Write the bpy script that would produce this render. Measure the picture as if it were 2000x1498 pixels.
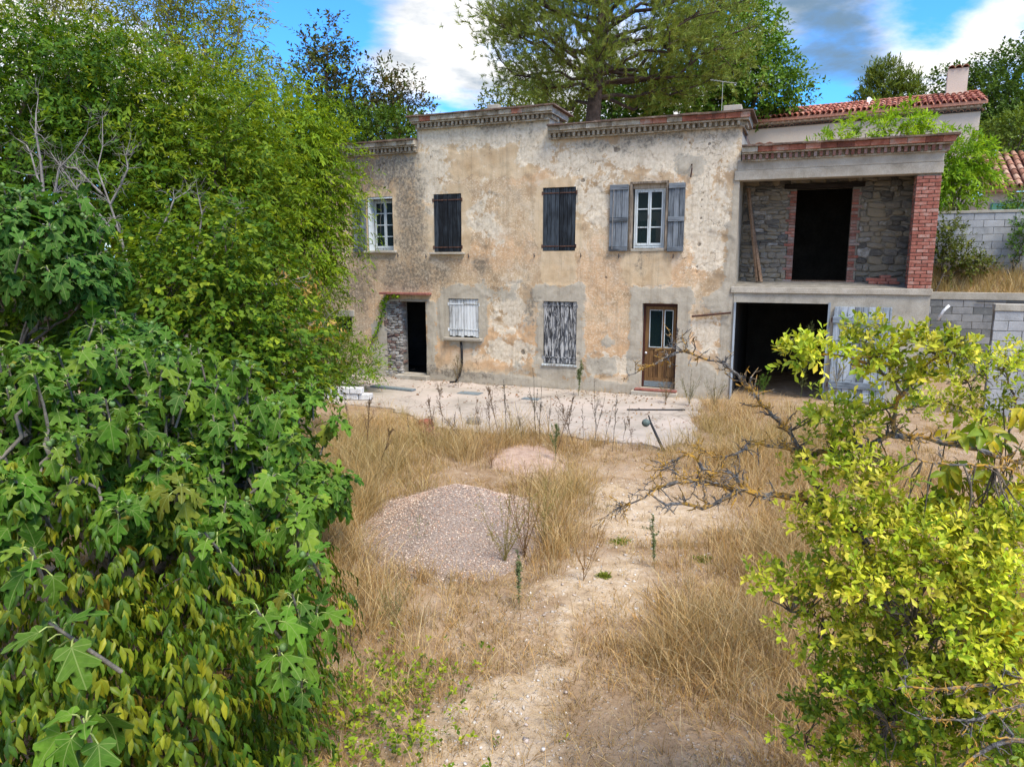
import bpy, bmesh, math, random
import numpy as np
from mathutils import Vector, Matrix

for o in list(bpy.data.objects): bpy.data.objects.remove(o)
random.seed(7); RNG = np.random.default_rng(11)
R = math.radians
scene = bpy.context.scene
COL = scene.collection

# ------------------------------------------------------------------ camera
CAM = np.array([0.0, 0.0, 3.3]); PITCH = R(9.55); FPX = 1390.0
cd = bpy.data.cameras.new('camera'); cam = bpy.data.objects.new('camera', cd); COL.objects.link(cam)
cd.sensor_fit = 'HORIZONTAL'; cd.sensor_width = 36.0; cd.lens = FPX / 2000 * 36
cd.clip_start = 0.05; cd.clip_end = 6000
cam.location = CAM; cam.rotation_euler = (R(90) - PITCH, 0, 0)
scene.camera = cam

# ------------------------------------------------------------------ light, sky, exposure
SUN_AZ = R(146)      # clockwise from +Y (view direction): behind the camera, to the right
SUN_EL = R(58)
SKY_STRENGTH = 0.15
EXPOSURE = 1.5
sd = Vector((math.sin(SUN_AZ) * math.cos(SUN_EL), math.cos(SUN_AZ) * math.cos(SUN_EL), math.sin(SUN_EL)))
sl = bpy.data.lights.new('sun', 'SUN'); sl.energy = 2.3; sl.angle = R(26); sl.color = (1.0, 0.92, 0.79)
sun = bpy.data.objects.new('sun', sl); COL.objects.link(sun)
sun.rotation_euler = (-sd).to_track_quat('-Z', 'Y').to_euler()

def mkn(nt, typ, ins=None, **props):
    n = nt.nodes.new(typ)
    for k, v in props.items(): setattr(n, k, v)
    for k, v in (ins or {}).items():
        s = n.inputs[k]
        if isinstance(v, bpy.types.NodeSocket): nt.links.new(v, s)
        else: s.default_value = v
    return n

class NT:
    """small helper to write node trees as expressions"""
    def __init__(self, tree): self.t = tree
    def n(self, typ, ins=None, **p): return mkn(self.t, typ, ins, **p)
    def math(self, op, a, b=0.0, c=0.0, clamp=False):
        n = self.t.nodes.new('ShaderNodeMath'); n.operation = op; n.use_clamp = clamp
        for i, v in enumerate((a, b, c)):
            if isinstance(v, bpy.types.NodeSocket): self.t.links.new(v, n.inputs[i])
            else: n.inputs[i].default_value = v
        return n.outputs[0]
    def vmath(self, op, a, b=(0, 0, 0)):
        n = self.t.nodes.new('ShaderNodeVectorMath'); n.operation = op
        for i, v in enumerate((a, b)):
            if isinstance(v, bpy.types.NodeSocket): self.t.links.new(v, n.inputs[i])
            else: n.inputs[i].default_value = v
        return n
    def mix(self, f, a, b, mode='MIX'):
        n = self.t.nodes.new('ShaderNodeMix'); n.data_type = 'RGBA'; n.blend_type = mode
        for i, v in ((0, f), (6, a), (7, b)):
            s = n.inputs[i]
            if isinstance(v, bpy.types.NodeSocket): self.t.links.new(v, s)
            elif i == 0: s.default_value = v
            else: s.default_value = (*v[:3], 1)
        return n.outputs[2]
    def ramp(self, f, stops, interp='LINEAR'):
        n = self.t.nodes.new('ShaderNodeValToRGB'); n.color_ramp.interpolation = interp
        e = n.color_ramp.elements
        while len(e) < len(stops): e.new(0.5)
        for k, (p, c) in enumerate(stops):
            e[k].position = p; e[k].color = (*c[:3], 1) if len(c) >= 3 else (c[0], c[0], c[0], 1)
        self.t.links.new(f, n.inputs[0]); return n.outputs[0]
    def step(self, f, lo, hi):
        n = self.t.nodes.new('ShaderNodeMapRange'); n.interpolation_type = 'SMOOTHSTEP'
        self.t.links.new(f, n.inputs[0])
        n.inputs[1].default_value = lo; n.inputs[2].default_value = hi
        return n.outputs[0]
    def noise(self, vec, scale, detail=4.0, rough=0.6, dist=0.0):
        return self.n('ShaderNodeTexNoise', {'Vector': vec, 'Scale': scale, 'Detail': detail, 'Roughness': rough, 'Distortion': dist})
    def vor(self, vec, scale, feature='F1', rnd=1.0):
        n = self.n('ShaderNodeTexVoronoi', None, feature=feature)
        self.t.links.new(vec, n.inputs['Vector']); n.inputs['Scale'].default_value = scale
        n.inputs['Randomness'].default_value = rnd
        return n
    def scale(self, vec, s):
        n = self.n('ShaderNodeMapping', {'Vector': vec}); n.inputs['Scale'].default_value = s; return n.outputs[0]
    def attr(self, name): return self.n('ShaderNodeAttribute', None, attribute_name=name)
    def bump(self, h, strength=0.5, dist=0.01, normal=None):
        n = self.n('ShaderNodeBump', {'Height': h, 'Strength': strength, 'Distance': dist})
        if normal is not None: self.t.links.new(normal, n.inputs['Normal'])
        return n.outputs[0]

world = bpy.data.worlds.new('World'); scene.world = world; world.use_nodes = True
wt = world.node_tree; wt.nodes.clear(); w = NT(wt)
sky = w.n('ShaderNodeTexSky', None, sky_type='NISHITA', sun_disc=False)
sky.sun_elevation = SUN_EL; sky.sun_rotation = SUN_AZ; sky.air_density = 1.0; sky.dust_density = 0.4; sky.ozone_density = 3.0
wc = w.n('ShaderNodeTexCoord')
dirv = w.vmath('NORMALIZE', wc.outputs['Generated']).outputs[0]
sep = w.n('ShaderNodeSeparateXYZ', {0: dirv})
# clouds on a flat layer seen in perspective
zz = w.math('ADD', w.math('MAXIMUM', sep.outputs[2], 0.0), 0.16)
px_ = w.math('DIVIDE', sep.outputs[0], zz); py_ = w.math('DIVIDE', sep.outputs[1], zz)
cv = w.n('ShaderNodeCombineXYZ', {0: px_, 1: py_, 2: 0.0}).outputs[0]
cvo = w.vmath('ADD', cv, (3.1, 1.7, 0.4)).outputs[0]
n1 = w.noise(cvo, 1.15, 8.0, 0.58, 0.25).outputs[0]
n2 = w.noise(w.vmath('ADD', cv, (9.3, 4.1, 2.0)).outputs[0], 2.3, 6.0, 0.6, 0.1).outputs[0]
def sky_dir(px, py):
    x = (px - 1000) / FPX; y = -(py - 749) / FPX; c_, s_ = math.cos(PITCH), math.sin(PITCH)
    return Vector((x, c_ + y * s_, -s_ + y * c_)).normalized()
def patch(px, py, width, amp):      # soft-edged bank of cloud (or gap) in one direction of the sky
    dp = w.vmath('DOT_PRODUCT', dirv, tuple(sky_dir(px, py))).outputs['Value']
    return w.math('MULTIPLY', w.math('EXPONENT', w.math('MULTIPLY', w.math('SUBTRACT', dp, 1.0), 1.0 / (width * width))), amp)
def total(l):
    r_ = l[0]
    for x_ in l[1:]: r_ = w.math('ADD', r_, x_)
    return r_
bank = total([patch(840, 110, 0.075, 0.14), patch(570, 90, 0.065, -0.24), patch(120, 60, 0.12, 0.12), patch(1620, 70, 0.07, 0.16), patch(1830, 20, 0.035, -0.22), patch(1850, 110, 0.05, 0.13), patch(1600, 190, 0.035, -0.14), patch(1990, 60, 0.06, 0.1), patch(960, 200, 0.03, -.05)])
n1 = w.math('ADD', n1, bank)
cover = w.step(n1, 0.43, 0.6)
dark = total([patch(1620, 90, 0.06, 0.3), patch(720, 10, 0.04, 0.14), patch(840, 150, 0.05, -0.03), patch(1850, 110, 0.05, -0.1)])
shade = w.step(w.math('ADD', dark, w.math('ADD', w.math('MULTIPLY', n1, 0.25), w.math('MULTIPLY', n2, 0.6))), 0.42, 0.66)
cloud = w.mix(shade, (3.0, 2.95, 2.9), (0.5, 0.8, 1.15))
bluesky = w.mix(1.0, sky.outputs[0], (0.2, 0.52, 0.85), 'MULTIPLY')
skycol = w.mix(cover, bluesky, cloud)
bg = w.n('ShaderNodeBackground', {'Color': skycol, 'Strength': SKY_STRENGTH})
wt.links.new(bg.outputs[0], w.n('ShaderNodeOutputWorld').inputs[0])

vs = scene.view_settings
vs.view_transform = 'Standard'; vs.look = 'None'; vs.gamma = 1.0; vs.use_curve_mapping = False; vs.exposure = EXPOSURE
scene.render.engine = 'CYCLES'
scene.cycles.use_denoising = True
scene.cycles.max_bounces = 6; scene.cycles.diffuse_bounces = 3; scene.cycles.glossy_bounces = 2
scene.cycles.transmission_bounces = 4; scene.cycles.transparent_max_bounces = 8

# ------------------------------------------------------------------ scene helpers
def tag(o, label=None, cat=None, group=None, kind=None):
    if label: o['label'] = label
    if cat: o['category'] = cat
    if group: o['group'] = group
    if kind: o['kind'] = kind
    return o

def empty(name, loc=(0, 0, 0), rz=0.0, parent=None):
    o = bpy.data.objects.new(name, None); COL.objects.link(o)
    o.location = loc; o.rotation_euler = (0, 0, rz); o.empty_display_size = 0.2
    if parent: o.parent = parent
    return o

def link(name, me, m=None, parent=None, loc=None, rot=None, scale=None):
    o = bpy.data.objects.new(name, me); COL.objects.link(o)
    if m is not None and not me.materials: me.materials.append(m)
    if parent: o.parent = parent
    if loc is not None: o.location = loc
    if rot is not None: o.rotation_euler = rot
    if scale is not None: o.scale = scale
    return o

def np_mesh(name, V, F, cols=None, smooth=False, attrs=None):
    """V (n,3), F (m,k) -> mesh, quickly"""
    V = np.ascontiguousarray(V, dtype=np.float32); F = np.ascontiguousarray(F, dtype=np.int32)
    me = bpy.data.meshes.new(name)
    k = F.shape[1]
    me.vertices.add(len(V)); me.vertices.foreach_set('co', V.ravel())
    me.loops.add(F.size); me.loops.foreach_set('vertex_index', F.ravel())
    me.polygons.add(len(F)); me.polygons.foreach_set('loop_start', np.arange(len(F), dtype=np.int32) * k)
    if smooth: me.polygons.foreach_set('use_smooth', np.ones(len(F), dtype=bool))
    me.update(calc_edges=True)
    for nm, a in ([('col', cols)] if cols is not None else []) + list((attrs or {}).items()):
        a = np.asarray(a, dtype=np.float32)
        if a.shape[1] == 3: a = np.concatenate([a, np.ones((len(a), 1), np.float32)], 1)
        at = me.color_attributes.new(nm, 'FLOAT_COLOR', 'POINT'); at.data.foreach_set('color', a.ravel())
    return me

class MB:
    """collects boxes / tubes / quads, then builds ONE mesh object"""
    def __init__(self): self.v = []; self.f = []
    def add(self, vs_, fs_):
        b = len(self.v); self.v.extend([tuple(map(float, p)) for p in vs_]); self.f.extend([tuple(i + b for i in f) for f in fs_]); return self
    def box(self, a, b, j=0.0):
        x0, y0, z0 = a; x1, y1, z1 = b
        vs_ = [(x, y, z) for z in (z0, z1) for y in (y0, y1) for x in (x0, x1)]
        if j: vs_ = [tuple(c + random.uniform(-j, j) for c in p) for p in vs_]
        return self.add(vs_, [(0, 2, 3, 1), (4, 5, 7, 6), (0, 1, 5, 4), (2, 6, 7, 3), (0, 4, 6, 2), (1, 3, 7, 5)])
    def tube(self, pts, rad, n=8, cap=True):
        pts = [Vector(p) for p in pts]
        rad = [rad] * len(pts) if isinstance(rad, (int, float)) else rad
        vs_, fs_ = [], []; up = Vector((0.13, 0.27, 0.95)).normalized()
        for i, p in enumerate(pts):
            t = (pts[min(i + 1, len(pts) - 1)] - pts[max(i - 1, 0)])
            t = t.normalized() if t.length > 1e-9 else Vector((0, 0, 1))
            a = t.cross(up)
            if a.length < 0.05: a = t.cross(Vector((1, 0, 0)))
            a.normalize(); b = t.cross(a)
            for k in range(n):
                an = 2 * math.pi * k / n
                vs_.append(p + (a * math.cos(an) + b * math.sin(an)) * rad[i])
        for i in range(len(pts) - 1):
            for k in range(n):
                fs_.append((i * n + k, i * n + (k + 1) % n, (i + 1) * n + (k + 1) % n, (i + 1) * n + k))
        if cap: fs_.append(tuple(range(n - 1, -1, -1))); fs_.append(tuple((len(pts) - 1) * n + k for k in range(n)))
        return self.add(vs_, fs_)
    def mesh(self, name, bevel=0.0, smooth=False):
        me = bpy.data.meshes.new(name); me.from_pydata(self.v, [], self.f); me.update()
        if bevel:
            bm = bmesh.new(); bm.from_mesh(me)
            bmesh.ops.bevel(bm, geom=list(bm.edges), offset=bevel, segments=1, affect='EDGES', profile=0.5)
            bm.normal_update(); bm.to_mesh(me); bm.free()
        if smooth:
            me.polygons.foreach_set('use_smooth', np.ones(len(me.polygons), dtype=bool))
        return me
    def build(self, name, m, parent=None, bevel=0.0, smooth=False, **kw):
        return link(name, self.mesh(name, bevel, smooth), m, parent, **kw)

def box(name, a, b, m, parent=None, bevel=0.0, j=0.0):
    return MB().box(a, b, j).build(name, m, parent, bevel)

def ray(px, py):
    x = (px - 1000) / FPX; y = -(py - 749) / FPX
    c, s = math.cos(PITCH), math.sin(PITCH)
    return np.array([x, c + y * s, -s + y * c])
def at(px, py, Y):          # a point at ground distance Y from the camera
    r = ray(px, py); return CAM + r * (Y / r[1])
def gnd(px, py, z=0.0):
    r = ray(px, py); return CAM + r * ((z - CAM[2]) / r[2])

# value noise in numpy
def _h(ix, iy, iz, s):
    n = (ix * 374761393 + iy * 668265263 + iz * 2147483647 + s * 974634777) & 0xffffffff
    n = ((n ^ (n >> 13)) * 1274126177) & 0xffffffff
    n = n ^ (n >> 16)
    return (n & 0xffff) / 65535.0
def vnoise(p, s=0):
    p = np.asarray(p, dtype=np.float64); i = np.floor(p).astype(np.int64); f = p - i; f = f * f * (3 - 2 * f)
    r = 0
    for dx in (0, 1):
        for dy in (0, 1):
            for dz in (0, 1):
                wgt = (f[..., 0] if dx else 1 - f[..., 0]) * (f[..., 1] if dy else 1 - f[..., 1]) * (f[..., 2] if dz else 1 - f[..., 2])
                r = r + wgt * _h(i[..., 0] + dx, i[..., 1] + dy, i[..., 2] + dz, s)
    return r
def fbm(p, oct=4, s=0, lac=2.1, g=0.5):
    p = np.asarray(p, dtype=np.float64); a = 1.0; t = 0; r = 0
    for k in range(oct):
        r = r + a * vnoise(p, s + k * 17); t += a; a *= g; p = p * lac + 3.7
    return r / t
def sstep(x, a, b):
    t = np.clip((x - a) / (b - a), 0, 1); return t * t * (3 - 2 * t)
def unit(a): return a / np.maximum(np.linalg.norm(a, axis=-1, keepdims=True), 1e-9)
def srgb(r, g, b):
    f = lambda c: c / 12.92 if c <= 0.04045 else ((c + 0.055) / 1.055) ** 2.4
    return (f(r / 255), f(g / 255), f(b / 255))

# ------------------------------------------------------------------ materials
def new_mat(name):
    m = bpy.data.materials.new(name); m.use_nodes = True; t = m.node_tree
    b = t.nodes['Principled BSDF']; b.inputs['Roughness'].default_value = 0.85
    b.inputs['Specular IOR Level'].default_value = 0.25
    return m, NT(t), b
def setc(t, b, col, rough=None, normal=None):
    for k, v in (('Base Color', col), ('Roughness', rough), ('Normal', normal)):
        if v is None: continue
        if isinstance(v, bpy.types.NodeSocket): t.t.links.new(v, b.inputs[k])
        else: b.inputs[k].default_value = (*v, 1) if k == 'Base Color' else v
def objc(t): return t.n('ShaderNodeTexCoord').outputs['Object']
def geop(t): return t.n('ShaderNodeNewGeometry').outputs['Position']

def m_mottled(name, stops, scale=3.0, bump=0.4, bscale=40.0, rough=0.9, rnd=0.0, bdist=0.01, hdetail=6.0):
    """mottled mineral: noise ramp, per-object random shift, fine bump"""
    m, t, b = new_mat(name); p = objc(t)
    oi = t.n('ShaderNodeObjectInfo').outputs['Random']
    p = t.vmath('ADD', p, t.n('ShaderNodeCombineXYZ', {0: t.math('MULTIPLY', oi, 37.0), 1: t.math('MULTIPLY', oi, 11.0), 2: 0.0}).outputs[0]).outputs[0]
    n = t.noise(p, scale, hdetail, 0.65).outputs[0]
    f = n if not rnd else t.math('ADD', n, t.math('MULTIPLY', t.math('SUBTRACT', oi, 0.5), rnd))
    c = t.ramp(f, stops)
    fine = t.noise(p, bscale, 3.0, 0.7).outputs[0]
    c = t.mix(t.math('MULTIPLY', t.step(fine, 0.35, 0.7), 0.35), c, (0.12, 0.11, 0.1), 'MULTIPLY') if bump else c
    setc(t, b, c, rough, t.bump(t.math('ADD', fine, n), bump, bdist) if bump else None)
    return m

def m_wood(name, c_lo, c_hi, c_dark=None, grain=1.0, axis='Z', rough=0.85, peel=None, peel_lo=0.47, peel_hi=0.53):
    """weathered boards: stretched grain, per-board shift, optional peeling second coat"""
    m, t, b = new_mat(name); p = objc(t)
    oi = t.n('ShaderNodeObjectInfo').outputs['Random']
    off = t.n('ShaderNodeCombineXYZ', {0: t.math('MULTIPLY', oi, 53.0), 1: t.math('MULTIPLY', oi, 31.0), 2: t.math('MULTIPLY', oi, 17.0)}).outputs[0]
    p = t.vmath('ADD', p, off).outputs[0]
    s = {'Z': (38, 38, 2.2), 'X': (2.2, 38, 38)}[axis]
    g = t.noise(t.scale(p, s), grain, 5.0, 0.65, 0.6).outputs[0]
    l = t.noise(p, 2.5, 4.0, 0.6).outputs[0]
    f = t.math('ADD', t.math('MULTIPLY', g, 0.65), t.math('ADD', t.math('MULTIPLY', l, 0.35), t.math('MULTIPLY', t.math('SUBTRACT', oi, 0.5), 0.22)))
    c = t.ramp(f, [(0.36, c_dark or tuple(x * 0.4 for x in c_lo)), (0.46, c_lo), (0.62, c_hi)])
    if peel:
        s2 = {'Z': (15, 15, 2.6), 'X': (2.6, 15, 15)}[axis]
        pn = t.noise(t.scale(p, s2), 1.3, 6.0, 0.7, 0.8).outputs[0]
        c = t.mix(t.step(pn, peel_lo, peel_hi), c, peel)
    setc(t, b, c, rough, t.bump(g, 0.45, 0.006))
    return m

def m_leaf(name, transl=0.36, rough=0.55, spec=0.14, sat=1.0):
    m, t, b = new_mat(name)
    a = t.attr('col').outputs['Color']
    n = t.noise(geop(t), 35.0, 2.0, 0.5).outputs[0]
    c = t.mix(t.step(n, 0.3, 0.75), t.mix(1.0, a, (0.72, 0.75, 0.7), 'MULTIPLY'), a)
    setc(t, b, c, rough); b.inputs['Specular IOR Level'].default_value = spec
    tr = t.n('ShaderNodeBsdfTranslucent', {'Color': t.mix(1.0, a, (1.25, 1.2, 0.55), 'MULTIPLY')})
    mx = t.n('ShaderNodeMixShader', {0: transl, 1: b.outputs[0], 2: tr.outputs[0]})
    t.t.links.new(mx.outputs[0], t.t.nodes['Material Output'].inputs[0])
    return m

def m_vcol(name, rough=0.9, bump=0.0, bscale=60.0):
    m, t, b = new_mat(name)
    a = t.attr('col').outputs['Color']
    n = t.noise(geop(t), bscale, 3.0, 0.6).outputs[0]
    c = t.mix(0.5, a, t.mix(n, (0.4, 0.4, 0.4), (1.5, 1.5, 1.5)), 'MULTIPLY')
    setc(t, b, c, rough, t.bump(n, bump, 0.01) if bump else None)
    return m

def m_plain(name, c, rough=0.8, metallic=0.0):
    m, t, b = new_mat(name)
    n = t.noise(objc(t), 18.0, 5.0, 0.65).outputs[0]
    cc = t.mix(t.step(n, 0.3, 0.7), tuple(x * 0.72 for x in c), tuple(min(1, x * 1.15) for x in c))
    setc(t, b, cc, rough, t.bump(n, 0.2, 0.004)); b.inputs['Metallic'].default_value = metallic
    return m

M = {}
M['leaf'] = m_leaf('foliage_leaf')
M['leaf_gloss'] = m_leaf('glossy_leaf', 0.3, 0.42, 0.22)
M['leaf_far'] = m_leaf('far_foliage', 0.25, 0.6, 0.2)
M['needle'] = m_leaf('pine_needle', 0.2, 0.6, 0.2)
M['grass'] = m_leaf('dry_grass', 0.25, 0.7, 0.15)
M['stone_v'] = m_vcol('loose_stone', 0.92)
M['bark'] = m_mottled('grey_bark', [(0.3, (0.055, 0.042, 0.03)), (0.6, (0.16, 0.13, 0.095)), (0.8, (0.25, 0.215, 0.17))], 14.0, 0.9, 60.0)
M['bark_red'] = m_mottled('pine_bark', [(0.3, (0.045, 0.032, 0.025)), (0.6, (0.13, 0.09, 0.07)), (0.8, (0.2, 0.15, 0.12))], 5.0, 1.0, 20.0, bdist=0.05)
M['deadwood'] = m_mottled('bleached_deadwood', [(0.3, (0.14, 0.12, 0.1)), (0.6, (0.3, 0.27, 0.24)), (0.8, (0.42, 0.39, 0.36))], 12.0, 0.6, 60.0)
M['figbark'] = m_mottled('pale_fig_bark', [(0.3, (0.1, 0.088, 0.068)), (0.6, (0.22, 0.195, 0.155)), (0.8, (0.31, 0.28, 0.235))], 10.0, 0.6, 60.0)
M['petiole'] = m_plain('pale_leaf_stalk', (0.3, 0.36, 0.1), 0.6)
M['figfruit'] = m_plain('green_fig_skin', (0.12, 0.2, 0.06), 0.5)
m, t, b = new_mat('lichen_bark')
p = geop(t); n = t.noise(p, 9.0, 5.0, 0.65).outputs[0]; n2 = t.noise(p, 55.0, 4.0, 0.7).outputs[0]
lm = t.math('MULTIPLY', t.step(t.noise(t.vmath('ADD', p, (5, 2, 1)).outputs[0], 9.0, 4.0, 0.7).outputs[0], 0.43, 0.56), t.step(n2, 0.36, 0.54))
bk = t.ramp(n2, [(0.3, (0.035, 0.033, 0.032)), (0.55, (0.13, 0.125, 0.12)), (0.75, (0.3, 0.3, 0.29))])
setc(t, b, t.mix(lm, bk, t.mix(n, (0.3, 0.19, 0.025), (0.52, 0.26, 0.035))), 0.95, t.bump(n2, 1.0, 0.012)); M['lichen'] = m

M['concrete'] = m_mottled('weathered_concrete', [(0.3, (0.27, 0.235, 0.18)), (0.5, (0.4, 0.355, 0.285)), (0.72, (0.5, 0.455, 0.375))], 2.2, 0.35, 60.0)
M['cement'] = m_mottled('grey_cement', [(0.3, (0.27, 0.245, 0.195)), (0.5, (0.385, 0.35, 0.285)), (0.72, (0.47, 0.435, 0.36))], 3.0, 0.3, 70.0)
M['cornice'] = m_mottled('soiled_cornice_render', [(0.3, (0.11, 0.085, 0.055)), (0.48, (0.33, 0.27, 0.19)), (0.66, (0.5, 0.45, 0.36)), (0.85, (0.58, 0.54, 0.46))], 5.0, 0.5, 50.0, rnd=0.12)
M['cornice_lip'] = m_mottled('soiled_tile_lip', [(0.3, (0.06, 0.045, 0.035)), (0.55, (0.17, 0.11, 0.08)), (0.75, (0.3, 0.24, 0.19))], 5.0, 0.6, 50.0)
M['terracotta'] = m_mottled('old_terracotta', [(0.25, (0.14, 0.05, 0.032)), (0.45, (0.3, 0.1, 0.06)), (0.6, (0.4, 0.17, 0.11)), (0.78, (0.44, 0.33, 0.26))], 4.0, 0.4, 45.0, rnd=0.35)
M['brick'] = m_mottled('red_brick', [(0.22, (0.2, 0.07, 0.05)), (0.45, (0.34, 0.12, 0.085)), (0.62, (0.4, 0.18, 0.135)), (0.85, (0.45, 0.33, 0.28))], 7.0, 0.5, 60.0, rnd=0.4)
M['brick_dull'] = m_mottled('mortar_smeared_brick', [(0.25, (0.19, 0.075, 0.055)), (0.45, (0.28, 0.14, 0.11)), (0.62, (0.3, 0.21, 0.18)), (0.85, (0.34, 0.29, 0.26))], 7.0, 0.5, 60.0, rnd=0.4)
M['white_block'] = m_mottled('whitewashed_block', [(0.3, (0.34, 0.33, 0.31)), (0.45, (0.6, 0.59, 0.57)), (0.7, (0.74, 0.73, 0.71))], 8.0, 0.5, 40.0)
M['mortar'] = m_mottled('lime_mortar', [(0.3, (0.17, 0.15, 0.12)), (0.55, (0.27, 0.245, 0.2)), (0.75, (0.36, 0.33, 0.28))], 6.0, 0.7, 50.0)
M['stone_pale'] = m_mottled('pale_rubble_stone', [(0.15, (0.2, 0.1, 0.075)), (0.34, (0.26, 0.23, 0.2)), (0.6, (0.4, 0.36, 0.31)), (0.9, (0.52, 0.49, 0.44))], 6.0, 0.8, 40.0, rnd=0.7, bdist=0.02)
M['stone'] = m_mottled('rubble_stone', [(0.12, (0.11, 0.103, 0.092)), (0.34, (0.2, 0.187, 0.168)), (0.55, (0.3, 0.262, 0.208)), (0.7, (0.29, 0.24, 0.16)), (0.82, (0.27, 0.255, 0.23)), (0.97, (0.48, 0.455, 0.42))], 3.5, 0.8, 40.0, rnd=0.75, bdist=0.02)
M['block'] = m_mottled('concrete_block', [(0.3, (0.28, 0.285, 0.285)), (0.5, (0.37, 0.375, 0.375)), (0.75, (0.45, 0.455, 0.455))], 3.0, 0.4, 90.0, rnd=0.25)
M['block_dark'] = m_mottled('dark_concrete_block', [(0.3, (0.16, 0.165, 0.16)), (0.5, (0.26, 0.26, 0.255)), (0.75, (0.34, 0.34, 0.33))], 3.0, 0.4, 90.0, rnd=0.5)  # darker grey than the other block walls
M['nbwall'] = m_mottled('pale_pink_render', [(0.3, (0.6, 0.5, 0.41)), (0.5, (0.66, 0.56, 0.46)), (0.75, (0.7, 0.6, 0.5))], 1.0, 0.2, 60.0)
M['tile'] = m_mottled('red_roof_tile', [(0.25, (0.26, 0.075, 0.045)), (0.5, (0.44, 0.14, 0.085)), (0.75, (0.52, 0.26, 0.18))], 3.0, 0.3, 40.0, rnd=0.5)
M['tile_old'] = m_mottled('weathered_roof_tile', [(0.25, (0.2, 0.085, 0.05)), (0.5, (0.38, 0.18, 0.11)), (0.75, (0.5, 0.32, 0.22))], 3.0, 0.3, 40.0, rnd=0.5)
M['dark_room'] = m_mottled('painted_gloom', [(0.3, (0.035, 0.033, 0.03)), (0.7, (0.07, 0.065, 0.06))], 2.0, 0.4, 20.0)  # near-black colour stands in for the gloom of unlit rooms and hollows
M['rust'] = m_mottled('rusty_iron', [(0.3, (0.035, 0.022, 0.018)), (0.55, (0.1, 0.05, 0.035)), (0.8, (0.2, 0.09, 0.05))], 18.0, 0.5, 60.0)
M['iron'] = m_plain('dark_iron', (0.035, 0.035, 0.037), 0.6)
M['rubber'] = m_plain('black_hose', (0.012, 0.012, 0.013), 0.5)
M['red_paint'] = m_mottled('faded_red_render', [(0.3, (0.17, 0.06, 0.045)), (0.6, (0.3, 0.12, 0.09)), (0.8, (0.36, 0.2, 0.16))], 6.0, 0.4, 50.0)
M['wood_blue'] = m_wood('weathered_blue_grey_wood', (0.1, 0.113, 0.126), (0.2, 0.222, 0.243))
M['wood_blue_x'] = m_wood('weathered_blue_grey_batten', (0.1, 0.113, 0.126), (0.19, 0.212, 0.232), axis='X')
M['wood_door'] = m_wood('pale_blue_grey_door_wood', (0.2, 0.235, 0.265), (0.37, 0.41, 0.45), (0.1, 0.11, 0.12))
M['wood_door_x'] = m_wood('pale_blue_grey_door_batten', (0.15, 0.18, 0.21), (0.27, 0.31, 0.345), axis='X')
M['wood_black'] = m_wood('blackened_shutter_wood', (0.013, 0.017, 0.022), (0.05, 0.062, 0.075), (0.005, 0.006, 0.008))
M['wood_peel'] = m_wood('dark_wood_with_flaking_white_paint', (0.04, 0.043, 0.05), (0.1, 0.106, 0.118), (0.018, 0.018, 0.02), peel=(0.46, 0.45, 0.43), peel_lo=0.44, peel_hi=0.62)
M['wood_white'] = m_wood('white_painted_wood', (0.5, 0.51, 0.5), (0.66, 0.67, 0.66), (0.2, 0.19, 0.17), peel=(0.14, 0.12, 0.1), peel_lo=0.66, peel_hi=0.7)
M['wood_brown'] = m_wood('varnished_brown_door_wood', (0.12, 0.06, 0.022), (0.2, 0.108, 0.04), (0.06, 0.03, 0.012), rough=0.55)
M['wood_raw'] = m_wood('old_raw_timber', (0.16, 0.1, 0.062), (0.3, 0.2, 0.13))
M['beam'] = m_wood('charred_lintel_beam', (0.014, 0.01, 0.008), (0.035, 0.025, 0.02), axis='X')
M['frame_white'] = m_wood('flaking_pale_window_frame', (0.46, 0.5, 0.5), (0.62, 0.66, 0.66), (0.22, 0.2, 0.17))
M['frame_wood'] = m_wood('bare_window_surround_wood', (0.25, 0.2, 0.15), (0.4, 0.34, 0.27))
M['frame_red'] = m_plain('dark_red_painted_frame', (0.06, 0.02, 0.014), 0.6)
M['green_shutter'] = m_plain('pale_green_shutter_paint', (0.12, 0.3, 0.22), 0.6)
M['white_pvc'] = m_plain('white_plastic', (0.7, 0.7, 0.69), 0.4)
M['slate'] = m_plain('grey_hatch_slab', (0.16, 0.19, 0.2), 0.8)
M['daylight_sheet'] = m_plain('pale_rear_daylight', (0.42, 0.42, 0.38), 0.9)  # pale tone stands in for daylight seen through the room
m, t, b = new_mat('dusty_window_glass'); n = t.noise(objc(t), 30.0, 6.0, 0.8).outputs[0]
setc(t, b, t.mix(t.step(n, 0.6, 0.8), (0.006, 0.016, 0.017), (0.1, 0.12, 0.12)), 0.25)
b.inputs['Specular IOR Level'].default_value = 0.16; b.inputs['Alpha'].default_value = 0.8
M['glass'] = m
# ------------------------------------------------------------------ ground
P0 = np.array([3.2495, 17.7993, 0.0]); YAW = R(22)
UX = np.array([math.cos(YAW), -math.sin(YAW), 0]); DX = np.array([math.sin(YAW), math.cos(YAW), 0])
def hw(u, d, z=0.0): return P0 + UX * u + DX * d + np.array([0, 0, z])   # house frame -> world
def to_ud(x, y):
    rx, ry = x - P0[0], y - P0[1]
    return rx * UX[0] + ry * UX[1], rx * DX[0] + ry * DX[1]

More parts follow.
